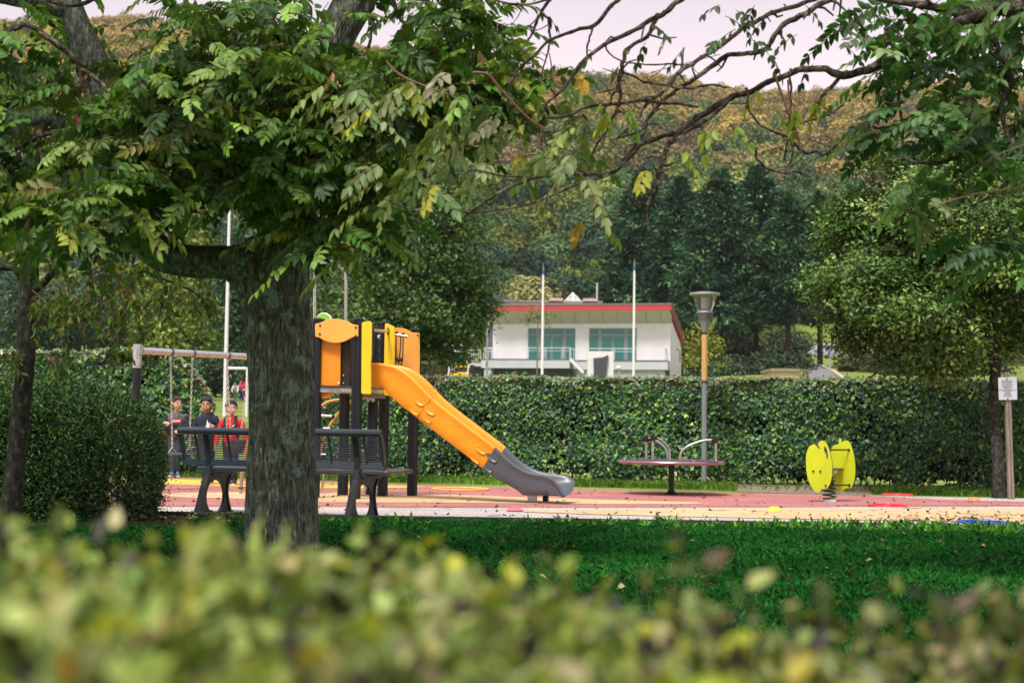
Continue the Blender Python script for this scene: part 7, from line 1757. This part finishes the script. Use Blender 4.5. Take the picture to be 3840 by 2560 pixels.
strip(rd2, [(a + 26 - (y - 78) * .3, b, y) for a, b, y in rd2], 'kerb', M('kerb_pale', (0.45, 0.37, 0.28), rough=.9), 0.32)
# beige hut
Y = 76.0; a = P(2897, 1400, Y); b = P(3050, 1400, Y); zt = P(2970, 1393, Y).z; zg = T(a.x, Y) - .4
o = empty('beige_hut', (a.x, Y, 0), 'small flat roofed beige hut behind the hedge between the conifer trunks', 'hut')
w1 = P(2993, 1400, Y).x - a.x; w2 = b.x - a.x
pl = [(0, 0), (w1, -.12), (w2, 1.1), (w2 - .8, 3), (0, 3)]
mb = MB(); k = 5; mb.add([(x, y, zg) for x, y in pl] + [(x, y, zt) for x, y in pl], [tuple(range(k))[::-1], tuple(range(k, 2 * k))] + [(i, (i + 1) % k, k + (i + 1) % k, k + i) for i in range(k)]); mb.build('wall', M('beige_wall', (0.62, 0.48, 0.27), rough=.8, var=.05), o, local=True)
pl2 = [(-.1, -.12), (w1 + .02, -.26), (w2 + .14, 1.05), (w2 - .7, 3.1), (-.1, 3.1)]
mb = MB(); mb.add([(x, y, zt + .003) for x, y in pl2] + [(x, y, zt + .15) for x, y in pl2], [tuple(range(k))[::-1], tuple(range(k, 2 * k))] + [(i, (i + 1) % k, k + (i + 1) % k, k + i) for i in range(k)]); mb.build('roof', M('hut_roof', (0.27, 0.24, 0.16), rough=.8, var=.2), o, local=True)
for (px, mt_, hh) in ((3014, M('sign_blue', (0.02, 0.05, 0.2)), .16), (3036, M('pale_blue_panel', (0.15, 0.32, 0.42)), .32)):
    q_ = P(px, 1407, Y + .3); t = (q_.x - a.x - w1) / (w2 - w1); yy = -.12 + 1.22 * t; mb = MB(); mb.box((q_.x - a.x, yy - .03, q_.z), (.12 if hh < .2 else .2, .03, hh), rz=math.atan2(1.22, w2 - w1)); mb.build('wall_notice', mt_, o, local=True)

# cars
def car(px, py, Y, lenpx, name, label, col, rz=0.0, cat='car', wheelr=.32):
    b = P(px, py, Y); L = 4.4; o = empty(name, (b.x, Y, b.z), label, cat, 'cars parked among the conifers', rz=rz)
    body = [(-2.2, .30), (-2.18, .62), (-2.05, .82), (-1.35, .92), (-.95, 1.0), (1.9, 1.0), (2.1, .93), (2.18, .70), (2.2, .32), (1.75, .24), (-1.8, .24)]
    mb = MB(); mb.prism(body, lambda u, v, t: Vector((u, t, v)), -.84, .84); bd = mb.build('body', M('paint_' + name + str(px), col, rough=.25, metal=.3, var=.03, coat=.5), o, local=True, bevel=.06, smooth=True)
    gh_ = [(-1.05, .98), (-.35, 1.47), (.2, 1.56), (1.2, 1.54), (1.95, 1.0)]
    mb = MB(); vs = [(u, -.80 + (.12 if v > 1.1 else 0), v) for u, v in gh_] + [(u, .80 - (.12 if v > 1.1 else 0), v) for u, v in gh_]; k = 5; mb.add(vs, [tuple(range(k)), tuple(range(k, 2 * k))[::-1]] + [(i, k + i, k + (i + 1) % k, (i + 1) % k) for i in range(k)]); mb.build('cabin', M('paint_' + name + str(px), col), bd, local=True, bevel=.05, smooth=True)
    dk_ = M('car_glass', (0.03, 0.05, 0.07), rough=.06, var=.02, spec=.9)
    for s_ in (-1, 1):
        for wn in ([(-.86, 1.03), (-.28, 1.41), (.28, 1.48), (.28, 1.03)], [(.36, 1.03), (.36, 1.48), (1.15, 1.46), (1.55, 1.03)]):
            mb = MB(); vs = [(u, s_ * (.812 - (v - 1.0) * .26), v) for u, v in wn] + [(u, s_ * (.80 - (v - 1.0) * .26), v) for u, v in wn]; mb.add(vs, [(0, 1, 2, 3), (7, 6, 5, 4), (0, 4, 5, 1), (1, 5, 6, 2), (2, 6, 7, 3), (3, 7, 4, 0)]); mb.build('window', dk_, bd, local=True)
        for x in (-1.38, 1.38):
            mb = MB(); mb.lathe((x, s_ * .74, wheelr), [(0.001, -.1), (wheelr * .95, -.1), (wheelr, -.05), (wheelr, .07), (wheelr * .93, .11), (0.001, .11)], 22, axis='Y'); w_ = mb.build('wheel', M('tyre', (0.015, 0.015, 0.015), rough=.8), o, local=True, smooth=True)
            mb = MB(); mb.lathe((x, s_ * .86 - (.0 if s_ > 0 else 0), wheelr), [(0.001, -.015), (wheelr * .62, -.015), (wheelr * .62, .015), (0.001, .015)], 16, axis='Y'); mb.build('rim', m_galv, w_, local=True)
    mb = MB(); mb.box((2.17, -.6, .74), (.06, .3, .16)); mb.build('tail_light', M('tail_red', (0.4, .01, .01), rough=.2), bd, local=True)
    mb = MB(); mb.box((-2.14, -.6, .68), (.06, .32, .14)); mb.build('headlight', M('head_glass', (0.7, .72, .75), rough=.1), bd, local=True)
car(2762, 1380, 152, 0, 'parked_car', 'silver car parked under the conifers right of the lamp post', (0.50, 0.53, 0.58))
car(2850, 1382, 157, 0, 'parked_car', 'dark blue car parked behind the silver one under the conifers', (0.02, 0.03, 0.06))
car(2900, 1345, 172, 0, 'parked_car', 'red car parked further up the slope behind the tall conifer trunks', (0.45, 0.02, 0.03), rz=.9)
car(3080, 1342, 165, 0, 'parked_car', 'pale blue car at the top of the sloping road', (0.45, 0.52, 0.60), rz=.5)
# houses on the slope above the cars
for (px0, px1, py, Y, lab, mt_) in ((2900, 2985, 1298, 165, 'pale house with a brownish roof glimpsed between the conifers', m_wall),):
    a = P(px0, 1330, Y); b = P(px1, 1330, Y); zt = P(px0, py + 12, Y).z; zb = T(a.x, Y) - 1; o = empty('far_house', (a.x, Y, 0), lab, 'house')
    mb = MB(); mb.box(((b.x - a.x) / 2, 3, (zt + zb) / 2), (b.x - a.x, 6, zt - zb)); mb.build('wall', M('pinkish_wall', (0.5, 0.38, 0.33), rough=.8), o, local=True)
    mb = MB(); ww = b.x - a.x; mb.prism([(-.3, zt), (ww + .3, zt), (ww * .5, zt + .8)], lambda u, v, t: Vector((u, t, v)), -.3, 6.3); mb.build('roof', M('brown_roof', (0.25, 0.18, 0.16), rough=.7), o, local=True)
    for fx in (.25, .6): mb = MB(); mb.box((ww * fx, -.02, zt - .9), (.5, .04, .8)); mb.build('window', m_rail, o, local=True)
# white fence behind the hedge and white field fence seen through its gaps
def picket(name, x0, x1, Y, z0, h, label, stepx=.28):
    a = P(x0, 1500, Y).x; b = P(x1, 1500, Y).x; zg = z0 if z0 is not None else T((a + b) / 2, Y); o = empty(name, (a, Y, zg), label, 'fence'); mb = MB(); L = b - a
    mb.bar((0, 0, h), (L, 0, h), .05, .05); mb.bar((0, 0, h * .45), (L, 0, h * .45), .04, .04); mb.build('rail', m_rail, o, local=True)
    n = int(L / stepx); mb = MB()
    for k in range(n + 1): mb.box((k * L / n, -.04, h / 2), (.04, .03, h))
    q = mb.build('pickets', m_rail, o, local=True); q['kind'] = 'stuff'
picket('white_fence', 780, 3500, 27.8, None, .20, 'low white mesh fence on the field seen through gaps in the hedge')
z = P(3400, 1438, 70).z; picket('white_barrier', 3385, 3482, 70, z - .5, P(3430, 1427, 70).z - z + .5, 'white barrier standing behind the hedge beneath the round headed tree')
# ------------------------------------------------------------------ people
m_skin = M('skin', (0.62, 0.36, 0.26), rough=0.5, var=0.06, scale=8)
m_skin2 = M('skin_tan', (0.50, 0.27, 0.17), rough=0.5, var=0.06, scale=8)
m_eye = M('eye_dark', (0.02, 0.015, 0.012), rough=0.3); m_lip = M('lip', (0.50, 0.21, 0.17), rough=0.5)
def rot_about(v, c, ang): R = Matrix.Rotation(ang, 3, 'Z'); return R @ (Vector(v) - Vector(c)) + Vector(c)
def hand(mb, wrist, d, palmn, s=1.0, curl=0.5):
    """palm and five fingers growing from wrist along d, palm facing palmn"""
    d = Vector(d).normalized(); n = Vector(palmn).normalized(); side = d.cross(n).normalized(); n = side.cross(d).normalized(); w = Vector(wrist)
    mb.cap(w, w + d * .018 * s, .017 * s, .019 * s, 10)
    for k in (-1.5, -.5, .5, 1.5): mb.cap(w + d * .012 * s + side * k * .006 * s, w + d * .055 * s + side * k * .011 * s, .0115 * s, .0100 * s, 8)
    for k, l in ((-1.5, .046), (-.5, .056), (.5, .060), (1.5, .052)):
        b = w + d * .058 * s + side * k * .0125 * s; l *= s; p = b; dd = d.copy(); ang = curl
        for j, fr in enumerate((.45, .32, .23)):
            q = p + dd * l * fr; mb.cap(p, q, (.0072 - .0008 * j) * s, (.0066 - .0008 * j) * s, 8); p = q; dd = (dd + n * ang).normalized(); ang *= .9
    b = w + d * .020 * s + side * .020 * s; t1 = b + (side * .8 + d * .7 + n * .2).normalized() * .026 * s; t2 = t1 + (d * .95 + side * .25 + n * .25).normalized() * .022 * s
    mb.cap(b, t1, .010 * s, .0085 * s, 8); mb.cap(t1, t2, .008 * s, .0068 * s, 8)
def head(H, hc, yaw, pitch=0.0):
    """returns function mapping head-local (x right, y back, z up) to body coords"""
    R = Matrix.Rotation(yaw, 3, 'Z') @ Matrix.Rotation(pitch, 3, 'X'); c = Vector(hc)
    return lambda x, y, z: c + R @ Vector((x * 1.16, y * 1.13, z * 1.12)), R
def person(loc, H, label, rz, arms, head_yaw, skin, hair_col, top_fn, legs, shoe_col, pants_mat, backpack=False, hair_style=0, name='person', lean=0.0):
    o = empty(name, loc, label, 'person', None, rz); o.rotation_euler = (0.0, lean, rz)
    k = H / 1.30
    hc = Vector((0, -.012, 1.185)) * k; hf, R = head(H, hc, head_yaw)
    mb = MB()
    # skull, jaw, nose, ears, neck
    mb.ell(hf(0, .012, .018), (.080 * k, .094 * k, .092 * k), 20, 14, R); mb.ell(hf(0, -.018, -.040), (.061 * k, .063 * k, .064 * k), 16, 12, R); mb.ell(hf(0, -.040, -.074), (.026 * k, .024 * k, .020 * k), 12, 8, R)
    mb.cap(hf(0, -.078, .006), hf(0, -.094, -.024), .007 * k, .011 * k, 10)
    for s_ in (-1, 1): mb.ell(hf(s_ * .074, .008, -.008), (.009 * k, .014 * k, .020 * k), 12, 8, R); mb.ell(hf(s_ * .036, -.052, -.036), (.022 * k, .020 * k, .022 * k), 12, 8, R)
    neck = Vector((0, .012, 1.04)) * k
    mb.cap(Vector((0, .015, 1.00)) * k, hf(0, .02, -.05), .040 * k, .038 * k, 12)
    # torso
    mb.cap(Vector((-.055, .01, .96)) * k, Vector((.055, .01, .96)) * k, .072 * k, .072 * k, 14); mb.cap(Vector((0, .0, .93)) * k, Vector((0, .0, .66)) * k, .088 * k, .084 * k, 14); mb.cap(Vector((-.045, 0, .64)) * k, Vector((.045, 0, .64)) * k, .078 * k, .078 * k, 14)
    J = {}
    for s_, (sh, el, wr, hd, pn__, curl) in arms.items():
        sh, el, wr = [Vector(v) * k for v in (sh, el, wr)]
        mb.cap(sh, el, .036 * k, .028 * k, 12); mb.cap(el, wr, .028 * k, .019 * k, 12); hand(mb, wr, hd, pn__, k, curl); J[s_] = (sh, el, wr)
    for s_, (hip, kn, an, toe) in legs.items():
        hip, kn, an, toe = [Vector(v) * k for v in (hip, kn, an, toe)]
        mb.cap(hip, kn, .062 * k, .043 * k, 12); mb.cap(kn, an, .042 * k, .027 * k, 12); mb.cap(an, toe, .026 * k, .02 * k, 10)
    body = mb.build('body', skin, o, local=True, remesh=.0075, smooth=True)
    # eyes, brows, mouth
    for s_ in (-1, 1):
        mb = MB(); mb.ell(hf(s_ * .030, -.074, .004), (.0125 * k, .009 * k, .0075 * k), 12, 8, R); mb.build('eye', m_eye, body, local=True, smooth=True)
        mb = MB(); mb.cap(hf(s_ * .016, -.082, .022), hf(s_ * .046, -.070, .025), .0035 * k, .003 * k, 6); mb.build('eyebrow', hair_col, body, local=True, smooth=True)
    mb = MB(); mb.cap(hf(-.016, -.080, -.052), hf(.016, -.080, -.052), .0055 * k, .0055 * k, 8); mb.build('mouth', m_lip, body, local=True, smooth=True)
    # hair: cap of ellipsoids, cut in front
    mb = MB(); mb.ell(hf(0, .018, .030), (.0850 * k, .0975 * k, .0905 * k), 22, 14, R); mb.ell(hf(0, .045, .005), (.086 * k, .074 * k, .084 * k), 18, 12, R)
    for s_ in (-1, 1): mb.cap(hf(s_ * .058, .035, .045), hf(s_ * .064, -.004, .020), .026 * k, .014 * k, 8); mb.cap(hf(s_ * .055, .04, .02), hf(s_ * .050, .05, -.03), .032 * k, .022 * k, 8); mb.cap(hf(s_ * .052, -.03, .052), hf(s_ * .060, -.038, .030), .020 * k, .010 * k, 8)
    if hair_style == 1:
        for i in range(9): mb.cap(hf(-.050 + i * .0125, .01, .100), hf(-.045 + i * .0130, -.048, .098 + .0018 * i), .020 * k, .010 * k, 8)
    if hair_style == 0:
        for i in range(8): mb.cap(hf(-.050 + i * .0143, -.030, .078), hf(-.046 + i * .0135, -.058, .062 + .002 * (i % 3)), .017 * k, .007 * k, 8)
    if hair_style == 2: mb.cap(hf(-.036, -.044, .076), hf(.036, -.044, .076), .016 * k, .016 * k, 10)
    hb = mb.build('hair', hair_col, o, local=True, remesh=.007, smooth=True)
    # trousers
    mb = MB(); mb.cap(Vector((-.05, 0, .655)) * k, Vector((.05, 0, .655)) * k, .088 * k, .088 * k, 14)
    for s_, (hip, kn, an, toe) in legs.items():
        hip, kn, an = [Vector(v) * k for v in (hip, kn, an)]; mb.cap(hip, kn, .078 * k, .060 * k, 14); mb.cap(kn, an + Vector((0, 0, .005)), .059 * k, .046 * k, 14)
        for j in range(3): q = kn.lerp(an, .55 + .18 * j); mb.ell(q, (.056 * k, .054 * k, .018 * k), 12, 8)
    mb.build('trousers', pants_mat, o, local=True, remesh=.010, smooth=True)
    for s_, (hip, kn, an, toe) in legs.items():
        an, toe = Vector(an) * k, Vector(toe) * k; f = (toe - an); f.z = 0; f.normalize(); r = Vector((-f.y, f.x, 0)); b = Vector((an.x, an.y, 0)); z0 = (Vector(an).z - .075 * k)
        mb = MB(); mb.cap(b + f * -.03 * k + Vector((0, 0, z0 + .036 * k)), b + f * .10 * k + Vector((0, 0, z0 + .028 * k)), .038 * k, .030 * k, 12); mb.cap(b + Vector((0, 0, z0 + .08 * k)), b + f * .04 * k + Vector((0, 0, z0 + .05 * k)), .036 * k, .034 * k, 12)
        sh_ = mb.build('shoe', shoe_col, o, local=True, remesh=.008, smooth=True)
        mb = MB(); mb.cap(b + f * -.03 * k + Vector((0, 0, z0 + .012 * k)), b + f * .105 * k + Vector((0, 0, z0 + .010 * k)), .036 * k, .033 * k, 14)
        mb.v = [(v[0], v[1], z0 + .006 * k + (v[2] - z0) * .35) for v in mb.v]; mb.build('sole', m_white, sh_, local=True, smooth=True)
    top_fn(o, k, J, hf, R)
    return o, hf, R, k
def shirt(o, k, J, mat, sleeve_mat, name='shirt', waist=.66, fat=1.0, hood=False, collar=False):
    mb = MB(); mb.cap(Vector((-.072, .01, .960)) * k, Vector((.072, .01, .960)) * k, .064 * k * fat, .064 * k * fat, 16); mb.cap(Vector((0, .0, .955)) * k, Vector((0, 0, waist + .03)) * k, .104 * k * fat, .100 * k * fat, 18)
    mb.cap(Vector((-.05, .0, .93)) * k, Vector((-.04, 0, waist + .03)) * k, .088 * k * fat, .086 * k * fat, 16); mb.cap(Vector((.05, .0, .93)) * k, Vector((.04, 0, waist + .03)) * k, .088 * k * fat, .086 * k * fat, 16)
    mb.cap(Vector((-.04, .012, 1.01)) * k, Vector((.04, .012, 1.01)) * k, .050 * k, .050 * k, 14)
    for s_, (sh, el, wr) in J.items(): mb.cap(sh + Vector((0, 0, -.008)), sh.lerp(el, .3), .046 * k, .046 * k, 14)
    if hood:
        for i in range(9): a = math.pi * (i / 8) ; mb.ell((math.cos(a) * .062 * k, (.03 + math.sin(a) * .055) * k, (1.035 + .012 * math.sin(a)) * k), (.034 * k, .034 * k, .034 * k), 12, 8)
        mb.cap(Vector((-.06, -.02, 1.03)) * k, Vector((0, -.07, .99)) * k, .026 * k, .018 * k, 10); mb.cap(Vector((.06, -.02, 1.03)) * k, Vector((0, -.07, .99)) * k, .026 * k, .018 * k, 10)
    s0_ = mb.build(name, mat, o, local=True, remesh=.010, smooth=True)
    mb = MB()
    for s_, (sh, el, wr) in J.items():
        mb.cap(sh.lerp(el, .12), el, .048 * k, .041 * k, 14); mb.cap(el, wr.lerp(el, .04), .044 * k, .032 * k, 14); q = el.lerp(wr, .82); mb.ell(q, (.034 * k,) * 3, 12, 8); q = sh.lerp(el, .7); mb.ell(q, (.046 * k,) * 3, 12, 8)
    mb.build('sleeves', sleeve_mat, s0_, local=True, remesh=.010, smooth=True)
    return s0_
m_grey_t = M('grey_tshirt', (0.105, 0.10, 0.095), rough=.85, var=.15, scale=20); m_navy = M('navy_knit', (0.010, 0.017, 0.030), rough=.85, var=.3, scale=20)
m_jean = M('grey_jeans', (0.038, 0.050, 0.064), rough=.85, var=.3, scale=12); m_darkp = M('dark_trousers', (0.012, 0.013, 0.018), rough=.85, var=.2)
m_redj = M('red_shirt', (0.62, 0.012, 0.016), rough=.7, var=.15, scale=10); m_hair1 = M('brown_hair', (0.035, 0.022, 0.017), rough=.6, var=.4, scale=60, bump=.5, bscale=200); m_hair2 = M('black_hair', (0.010, 0.009, 0.010), rough=.5, var=.4, scale=60, bump=.5, bscale=200)
m_shoe1 = M('shoe_blue_grey', (0.10, 0.13, 0.20), rough=.6, var=.4, scale=30); m_shoe2 = M('shoe_black', (0.015, 0.015, 0.018), rough=.6)
m_crim = M('dark_red_cloth', (0.11, 0.006, 0.010), rough=.8, var=.2); m_pinkp = M('pink_print', (0.72, 0.025, 0.12), rough=.7, var=.1); m_wp = M('white_print', (0.78, 0.76, 0.76), rough=.7, var=.03)

# boy 1: arms folded across, navy sleeves pulled over a grey t-shirt, jacket hanging from his hand
fp = G(648, 1789)
def top1(o, k, J, hf, R):
    s_ = shirt(o, k, J, m_grey_t, m_navy)
    # pink banner with white lettering and a white graphic below it, lying on the chest
    mb = MB(); n = 10; vs = []; fs = []
    for i in range(n + 1):
        x = -.075 + .150 * i / n; y = -.099 - .010 * math.cos(x * 20)
        for z in (.865 + .10 * x, .925 + .10 * x): vs.append((x * k + .012 * k, y * k - .009, z * k))
    vs2 = [(a, b + .006, c) for a, b, c in vs]; m = len(vs); fs = []
    for i in range(n): a = 2 * i; fs.append((a, a + 2, a + 3, a + 1)); fs.append((m + a, m + a + 1, m + a + 3, m + a + 2))
    fs += [(0, 1, m + 1, m), (m - 2, m + m - 2, m + m - 1, m - 1)]
    mb.add(vs + vs2, fs); mb.build('chest_print', m_pinkp, s_, local=True)
    c = Vector((.008, -.126, .898)) * k
    Mw = Matrix.Translation(o.location) @ o.rotation_euler.to_matrix().to_4x4()
    text_mesh('RACING', .044 * k, Mw @ c, m_wp, 'print_lettering', s_, rot=(math.radians(90), 0, o.rotation_euler.z), ext=.001, bold=.0012, sx=.85)
    mb = MB(); mb.prism([(.02, .80), (.045, .85), (.06, .845), (.05, .815), (.075, .845), (.085, .83), (.06, .79)], lambda u, v, t: Vector((u, t, v)) * k, -.122, -.110); mb.build('white_graphic', m_wp, s_, local=True)
    mb = MB(); mb.cap(Vector((-.05, -.004, .80)) * k, Vector((-.04, -.004, .69)) * k, .098 * k, .094 * k, 16); mb.cap(Vector((.05, -.004, .80)) * k, Vector((.04, -.004, .69)) * k, .098 * k, .094 * k, 16); mb.build('lowered_sweater', m_navy, s_, local=True, remesh=.012, smooth=True)
    # jacket draped from the lower hand
    mb = MB(); mb.cap(Vector((-.155, -.02, .78)) * k, Vector((-.150, .0, .50)) * k, .045 * k, .040 * k, 12); mb.cap(Vector((-.11, .02, .74)) * k, Vector((-.115, .03, .47)) * k, .04 * k, .035 * k, 12); mb.cap(Vector((-.10, -.06, .80)) * k, Vector((-.15, -.03, .72)) * k, .045 * k, .04 * k, 12)
    mb.build('held_jacket', m_crim, s_, local=True, remesh=.012, smooth=True)
    mb = MB(); mb.cap(Vector((.075, -.125, .735)) * k, Vector((.125, -.10, .70)) * k, .026 * k, .022 * k, 12); mb.build('held_cuff', m_crim, s_, local=True, smooth=True)
arms1 = {'a': ((-.135, .01, .985), (-.205, -.03, .80), (-.01, -.125, .735), (.9, -.25, -.25), (0, .6, -.3), .35),
         'b': ((.135, .01, .985), (.195, -.04, .80), (-.075, -.145, .845), (-.95, .1, .22), (.0, 1, -.1), .18)}
legs = {'a': ((-.058, 0, .62), (-.045, -.01, .35), (-.028, .0, .078), (-.045, -.10, .02)), 'b': ((.062, .0, .62), (.060, .0, .35), (.055, .05, .078), (.060, -.05, .02))}
legs1 = {'a': ((-.05, 0, .62), (-.02, -.02, .35), (-.005, .0, .078), (-.03, -.10, .02)), 'b': ((.060, .0, .62), (.050, .0, .35), (.055, .05, .078), (.090, -.04, .02))}
person((fp.x, fp.y, 0.008), 1.33, 'boy with folded arms in a grey shirt with a pink print and navy sleeves', 0.10, arms1, 0.55, m_skin, m_hair1, top1, legs1, m_shoe1, m_jean, lean=0.035)

# boy 2: navy hooded top, holding a sheet of white paper
fp = G(775, 1817)
def top2(o, k, J, hf, R):
    s_ = shirt(o, k, J, m_navy, m_navy, 'hooded_top', fat=1.04, hood=True)
    mb = MB(); mb.bar((0.012 * k, -.106 * k, .99 * k), (0.012 * k, -.112 * k, .70 * k), .006, .004, up=(0, 1, 0)); mb.build('zip', M('zip_grey', (0.05, .055, .06)), s_, local=True)
    mb = MB(); mb.ell(Vector((.07, -.098, .90)) * k, (.009, .004, .012), 8, 6); mb.ell(Vector((.078, -.096, .885)) * k, (.007, .004, .008), 8, 6); mb.build('chest_badge', m_wp, s_, local=True)
    mb = MB(); pts = [(.05, .96), (.075, .89), (.14, .845), (.135, .79), (.055, .79), (.045, .86)]; mb.prism(pts, lambda u, v, t: Vector((u, t + .25 * (v - .88), v)) * k, -.205, -.203)
    mb.prism([(.08, .86), (.135, .89), (.155, .81), (.10, .79)], lambda u, v, t: Vector((u, t + .2 * (v - .85), v)) * k, -.212, -.210); mb.build('held_paper', m_wp, s_, local=True)
arms2 = {'a': ((-.135, .01, .985), (-.195, -.01, .80), (.015, -.165, .850), (.9, -.3, .12), (0, .4, -1), .7),
         'b': ((.135, .01, .985), (.195, -.01, .80), (.155, -.175, .850), (-.45, -.55, .25), (0, .3, -1), .8)}
person((fp.x, fp.y, 0.012), 1.26, 'boy in a navy hooded top holding a sheet of white paper', 0.0, arms2, 0.12, m_skin2, m_hair2, top2, legs, m_shoe2, m_darkp, hair_style=0, lean=-0.03)

# boy 3: red shirt with dark backpack straps
fp = G(862, 1820)
def top3(o, k, J, hf, R):
    s_ = shirt(o, k, J, m_redj, m_redj, 'red_shirt', waist=.60)
    for sx in (-1, 1):
        mb = MB(); pts = [Vector((sx * .072, .06, 1.035)) * k, Vector((sx * .076, .0, 1.052)) * k, Vector((sx * .082, -.075, 1.00)) * k, Vector((sx * .088, -.112, .90)) * k, Vector((sx * .098, -.105, .80)) * k, Vector((sx * .120, -.03, .74)) * k]
        for i in range(5): mb.bar(pts[i], pts[i + 1] + (pts[i + 1] - pts[i]) * .05, .042 * k, .014, up=(0, -1, .3))
        mb.build('backpack_strap', m_darkp, s_, local=True)
    mb = MB(); mb.ell(Vector((0, .17, .86)) * k, (.12 * k, .08 * k, .17 * k), 18, 12); mb.build('backpack', m_darkp, s_, local=True, smooth=True)
    mb = MB(); mb.cap(Vector((-.035, -.07, 1.02)) * k, Vector((0, -.105, .965)) * k, .014 * k, .010 * k, 8); mb.cap(Vector((.035, -.07, 1.02)) * k, Vector((0, -.105, .965)) * k, .014 * k, .010 * k, 8); mb.build('collar', m_redj, s_, local=True, smooth=True)
    mb = MB(); mb.prism([(.03, .905), (.085, .925), (.08, .912), (.05, .895)], lambda u, v, t: Vector((u, t, v)) * k, -.119, -.113); mb.build('chest_badge', m_wp, s_, local=True)
arms3 = {'a': ((-.135, .01, .985), (-.205, .0, .80), (-.215, -.09, .62), (-.1, -.4, -.9), (.8, 0, 0), .5),
         'b': ((.135, .01, .985), (.215, .02, .81), (.235, -.06, .64), (.1, -.4, -.9), (-.8, 0, 0), .5)}
person((fp.x, fp.y, 0.012), 1.21, 'boy in a red shirt with dark backpack straps next to the tree trunk', -0.05, arms3, 0.35, m_skin, m_hair2, top3, legs, m_shoe2, m_darkp, hair_style=2)

# distant children at the far edge of the lawn, bent forward
def distant(px, py, Y, H, label, topc, legc, bend, capc, bag=None, rz=0.0):
    b = P(px, py, Y); z = T(b.x, Y); o = empty('person', (b.x, Y, z), label, 'person', None, rz); k = H / 1.3
    hip = Vector((0, 0, .66)) * k; chest = hip + Vector((0, -math.sin(bend) * .34, math.cos(bend) * .34)) * k; hd_ = chest + Vector((0, -math.sin(bend * 1.2) * .2, math.cos(bend * 1.2) * .2)) * k
    mb = MB(); mb.ell(hd_, (.075 * k, .085 * k, .10 * k), 14, 10); mb.cap(chest, hd_, .05 * k, .04 * k, 10); mb.cap(hip, chest, .09 * k, .10 * k, 12)
    A = {}
    for s_ in (-1, 1):
        sh = chest + Vector((s_ * .12 * k, 0, .01)); el = sh + Vector((s_ * .06, -.06, -.19)) * k; wr = el + Vector((-s_ * .04, -.10, -.14)) * k; mb.cap(sh, el, .038 * k, .03 * k, 8); mb.cap(el, wr, .03 * k, .022 * k, 8); hand(mb, wr, (0, -.4, -.9), (-s_, 0, 0), k, .4); A[s_] = (sh, el, wr)
        mb.cap(hip + Vector((s_ * .06 * k, 0, 0)), Vector((s_ * .07, -.02, .35)) * k, .065 * k, .045 * k, 10); mb.cap(Vector((s_ * .07, -.02, .35)) * k, Vector((s_ * .075, .0, .06)) * k, .045 * k, .03 * k, 10); mb.cap(Vector((s_ * .075, 0, .03)) * k, Vector((s_ * .08, -.1, .02)) * k, .028 * k, .024 * k, 8)
    mb.build('body', m_skin, o, local=True, remesh=.014, smooth=True)
    mb = MB(); mb.cap(hip + Vector((0, 0, .06)), chest, .115 * k, .125 * k, 14)
    for s_, (sh, el, wr) in A.items(): mb.cap(sh, el, .052 * k, .045 * k, 10); mb.cap(el, wr.lerp(el, .2), .045 * k, .036 * k, 10)
    mb.build('top', topc, o, local=True, remesh=.018, smooth=True)
    mb = MB(); mb.cap(hip - Vector((.04, 0, 0)), hip + Vector((.04, 0, 0)), .10 * k, .10 * k, 12)
    for s_ in (-1, 1): mb.cap(hip + Vector((s_ * .06 * k, 0, 0)), Vector((s_ * .07, -.02, .35)) * k, .080 * k, .062 * k, 10); mb.cap(Vector((s_ * .07, -.02, .35)) * k, Vector((s_ * .075, .0, .08)) * k, .06 * k, .05 * k, 10)
    mb.build('trousers', legc, o, local=True, remesh=.018, smooth=True)
    mb = MB(); mb.ell(hd_ + Vector((0, .01, .035)) * k, (.088 * k, .095 * k, .085 * k), 14, 10); mb.cap(hd_ + Vector((-.04, -.09, .02)) * k, hd_ + Vector((.04, -.09, .02)) * k, .02 * k, .02 * k, 8); mb.build('cap', capc, o, local=True, remesh=.018, smooth=True)
    if bag: mb = MB(); mb.ell(chest + Vector((0, .13, -.08)) * k, (.13 * k, .10 * k, .19 * k), 14, 10); mb.build('backpack', bag, o, local=True, smooth=True)
m_c = lambda n, c: M(n, c, rough=.75, var=.08)
Yd = 88.0
distant(884, 1498, Yd, 1.32, 'distant child bending in a white top and green cap at the lawn edge', m_c('white_top', (.62, .66, .72)), m_c('grey_trouser', (.10, .16, .20)), .75, m_c('green_cap', (.01, .25, .14)))
distant(905, 1497, Yd + 2, 1.32, 'distant child in a pink top between the green capped child and the trunk', m_c('pink_top', (.72, .12, .22)), m_c('blue_trouser', (.02, .03, .10)), .5, m_c('red_cap', (.55, .02, .04)))
distant(921, 1502, Yd - 1, 1.42, 'distant child in a pale top with a red backpack beside the trunk', m_c('pale_top', (.60, .70, .78)), m_c('navy_trouser', (.01, .02, .07)), .2, m_c('white_cap', (.6, .62, .66)), bag=m_c('red_bag', (.65, .02, .03)), rz=2.4)

# ------------------------------------------------------------------ air
mb = MB(); mb.box((0, 376, 84), (850, 782, 214)); hz = mb.build('haze', None or bpy.data.materials.new('haze')); tag(hz, kind='stuff')
hm = hz.data.materials[0]; hm.use_nodes = True; ht = hm.node_tree; ht.nodes.remove(ht.nodes['Principled BSDF'])
pv = ht.nodes.new('ShaderNodeVolumePrincipled'); pv.inputs['Density'].default_value = 0.00013; pv.inputs['Color'].default_value = (0.86, 0.86, 0.88, 1); ht.links.new(pv.outputs[0], ht.nodes['Material Output'].inputs['Volume'])
bpy.context.view_layer.update()
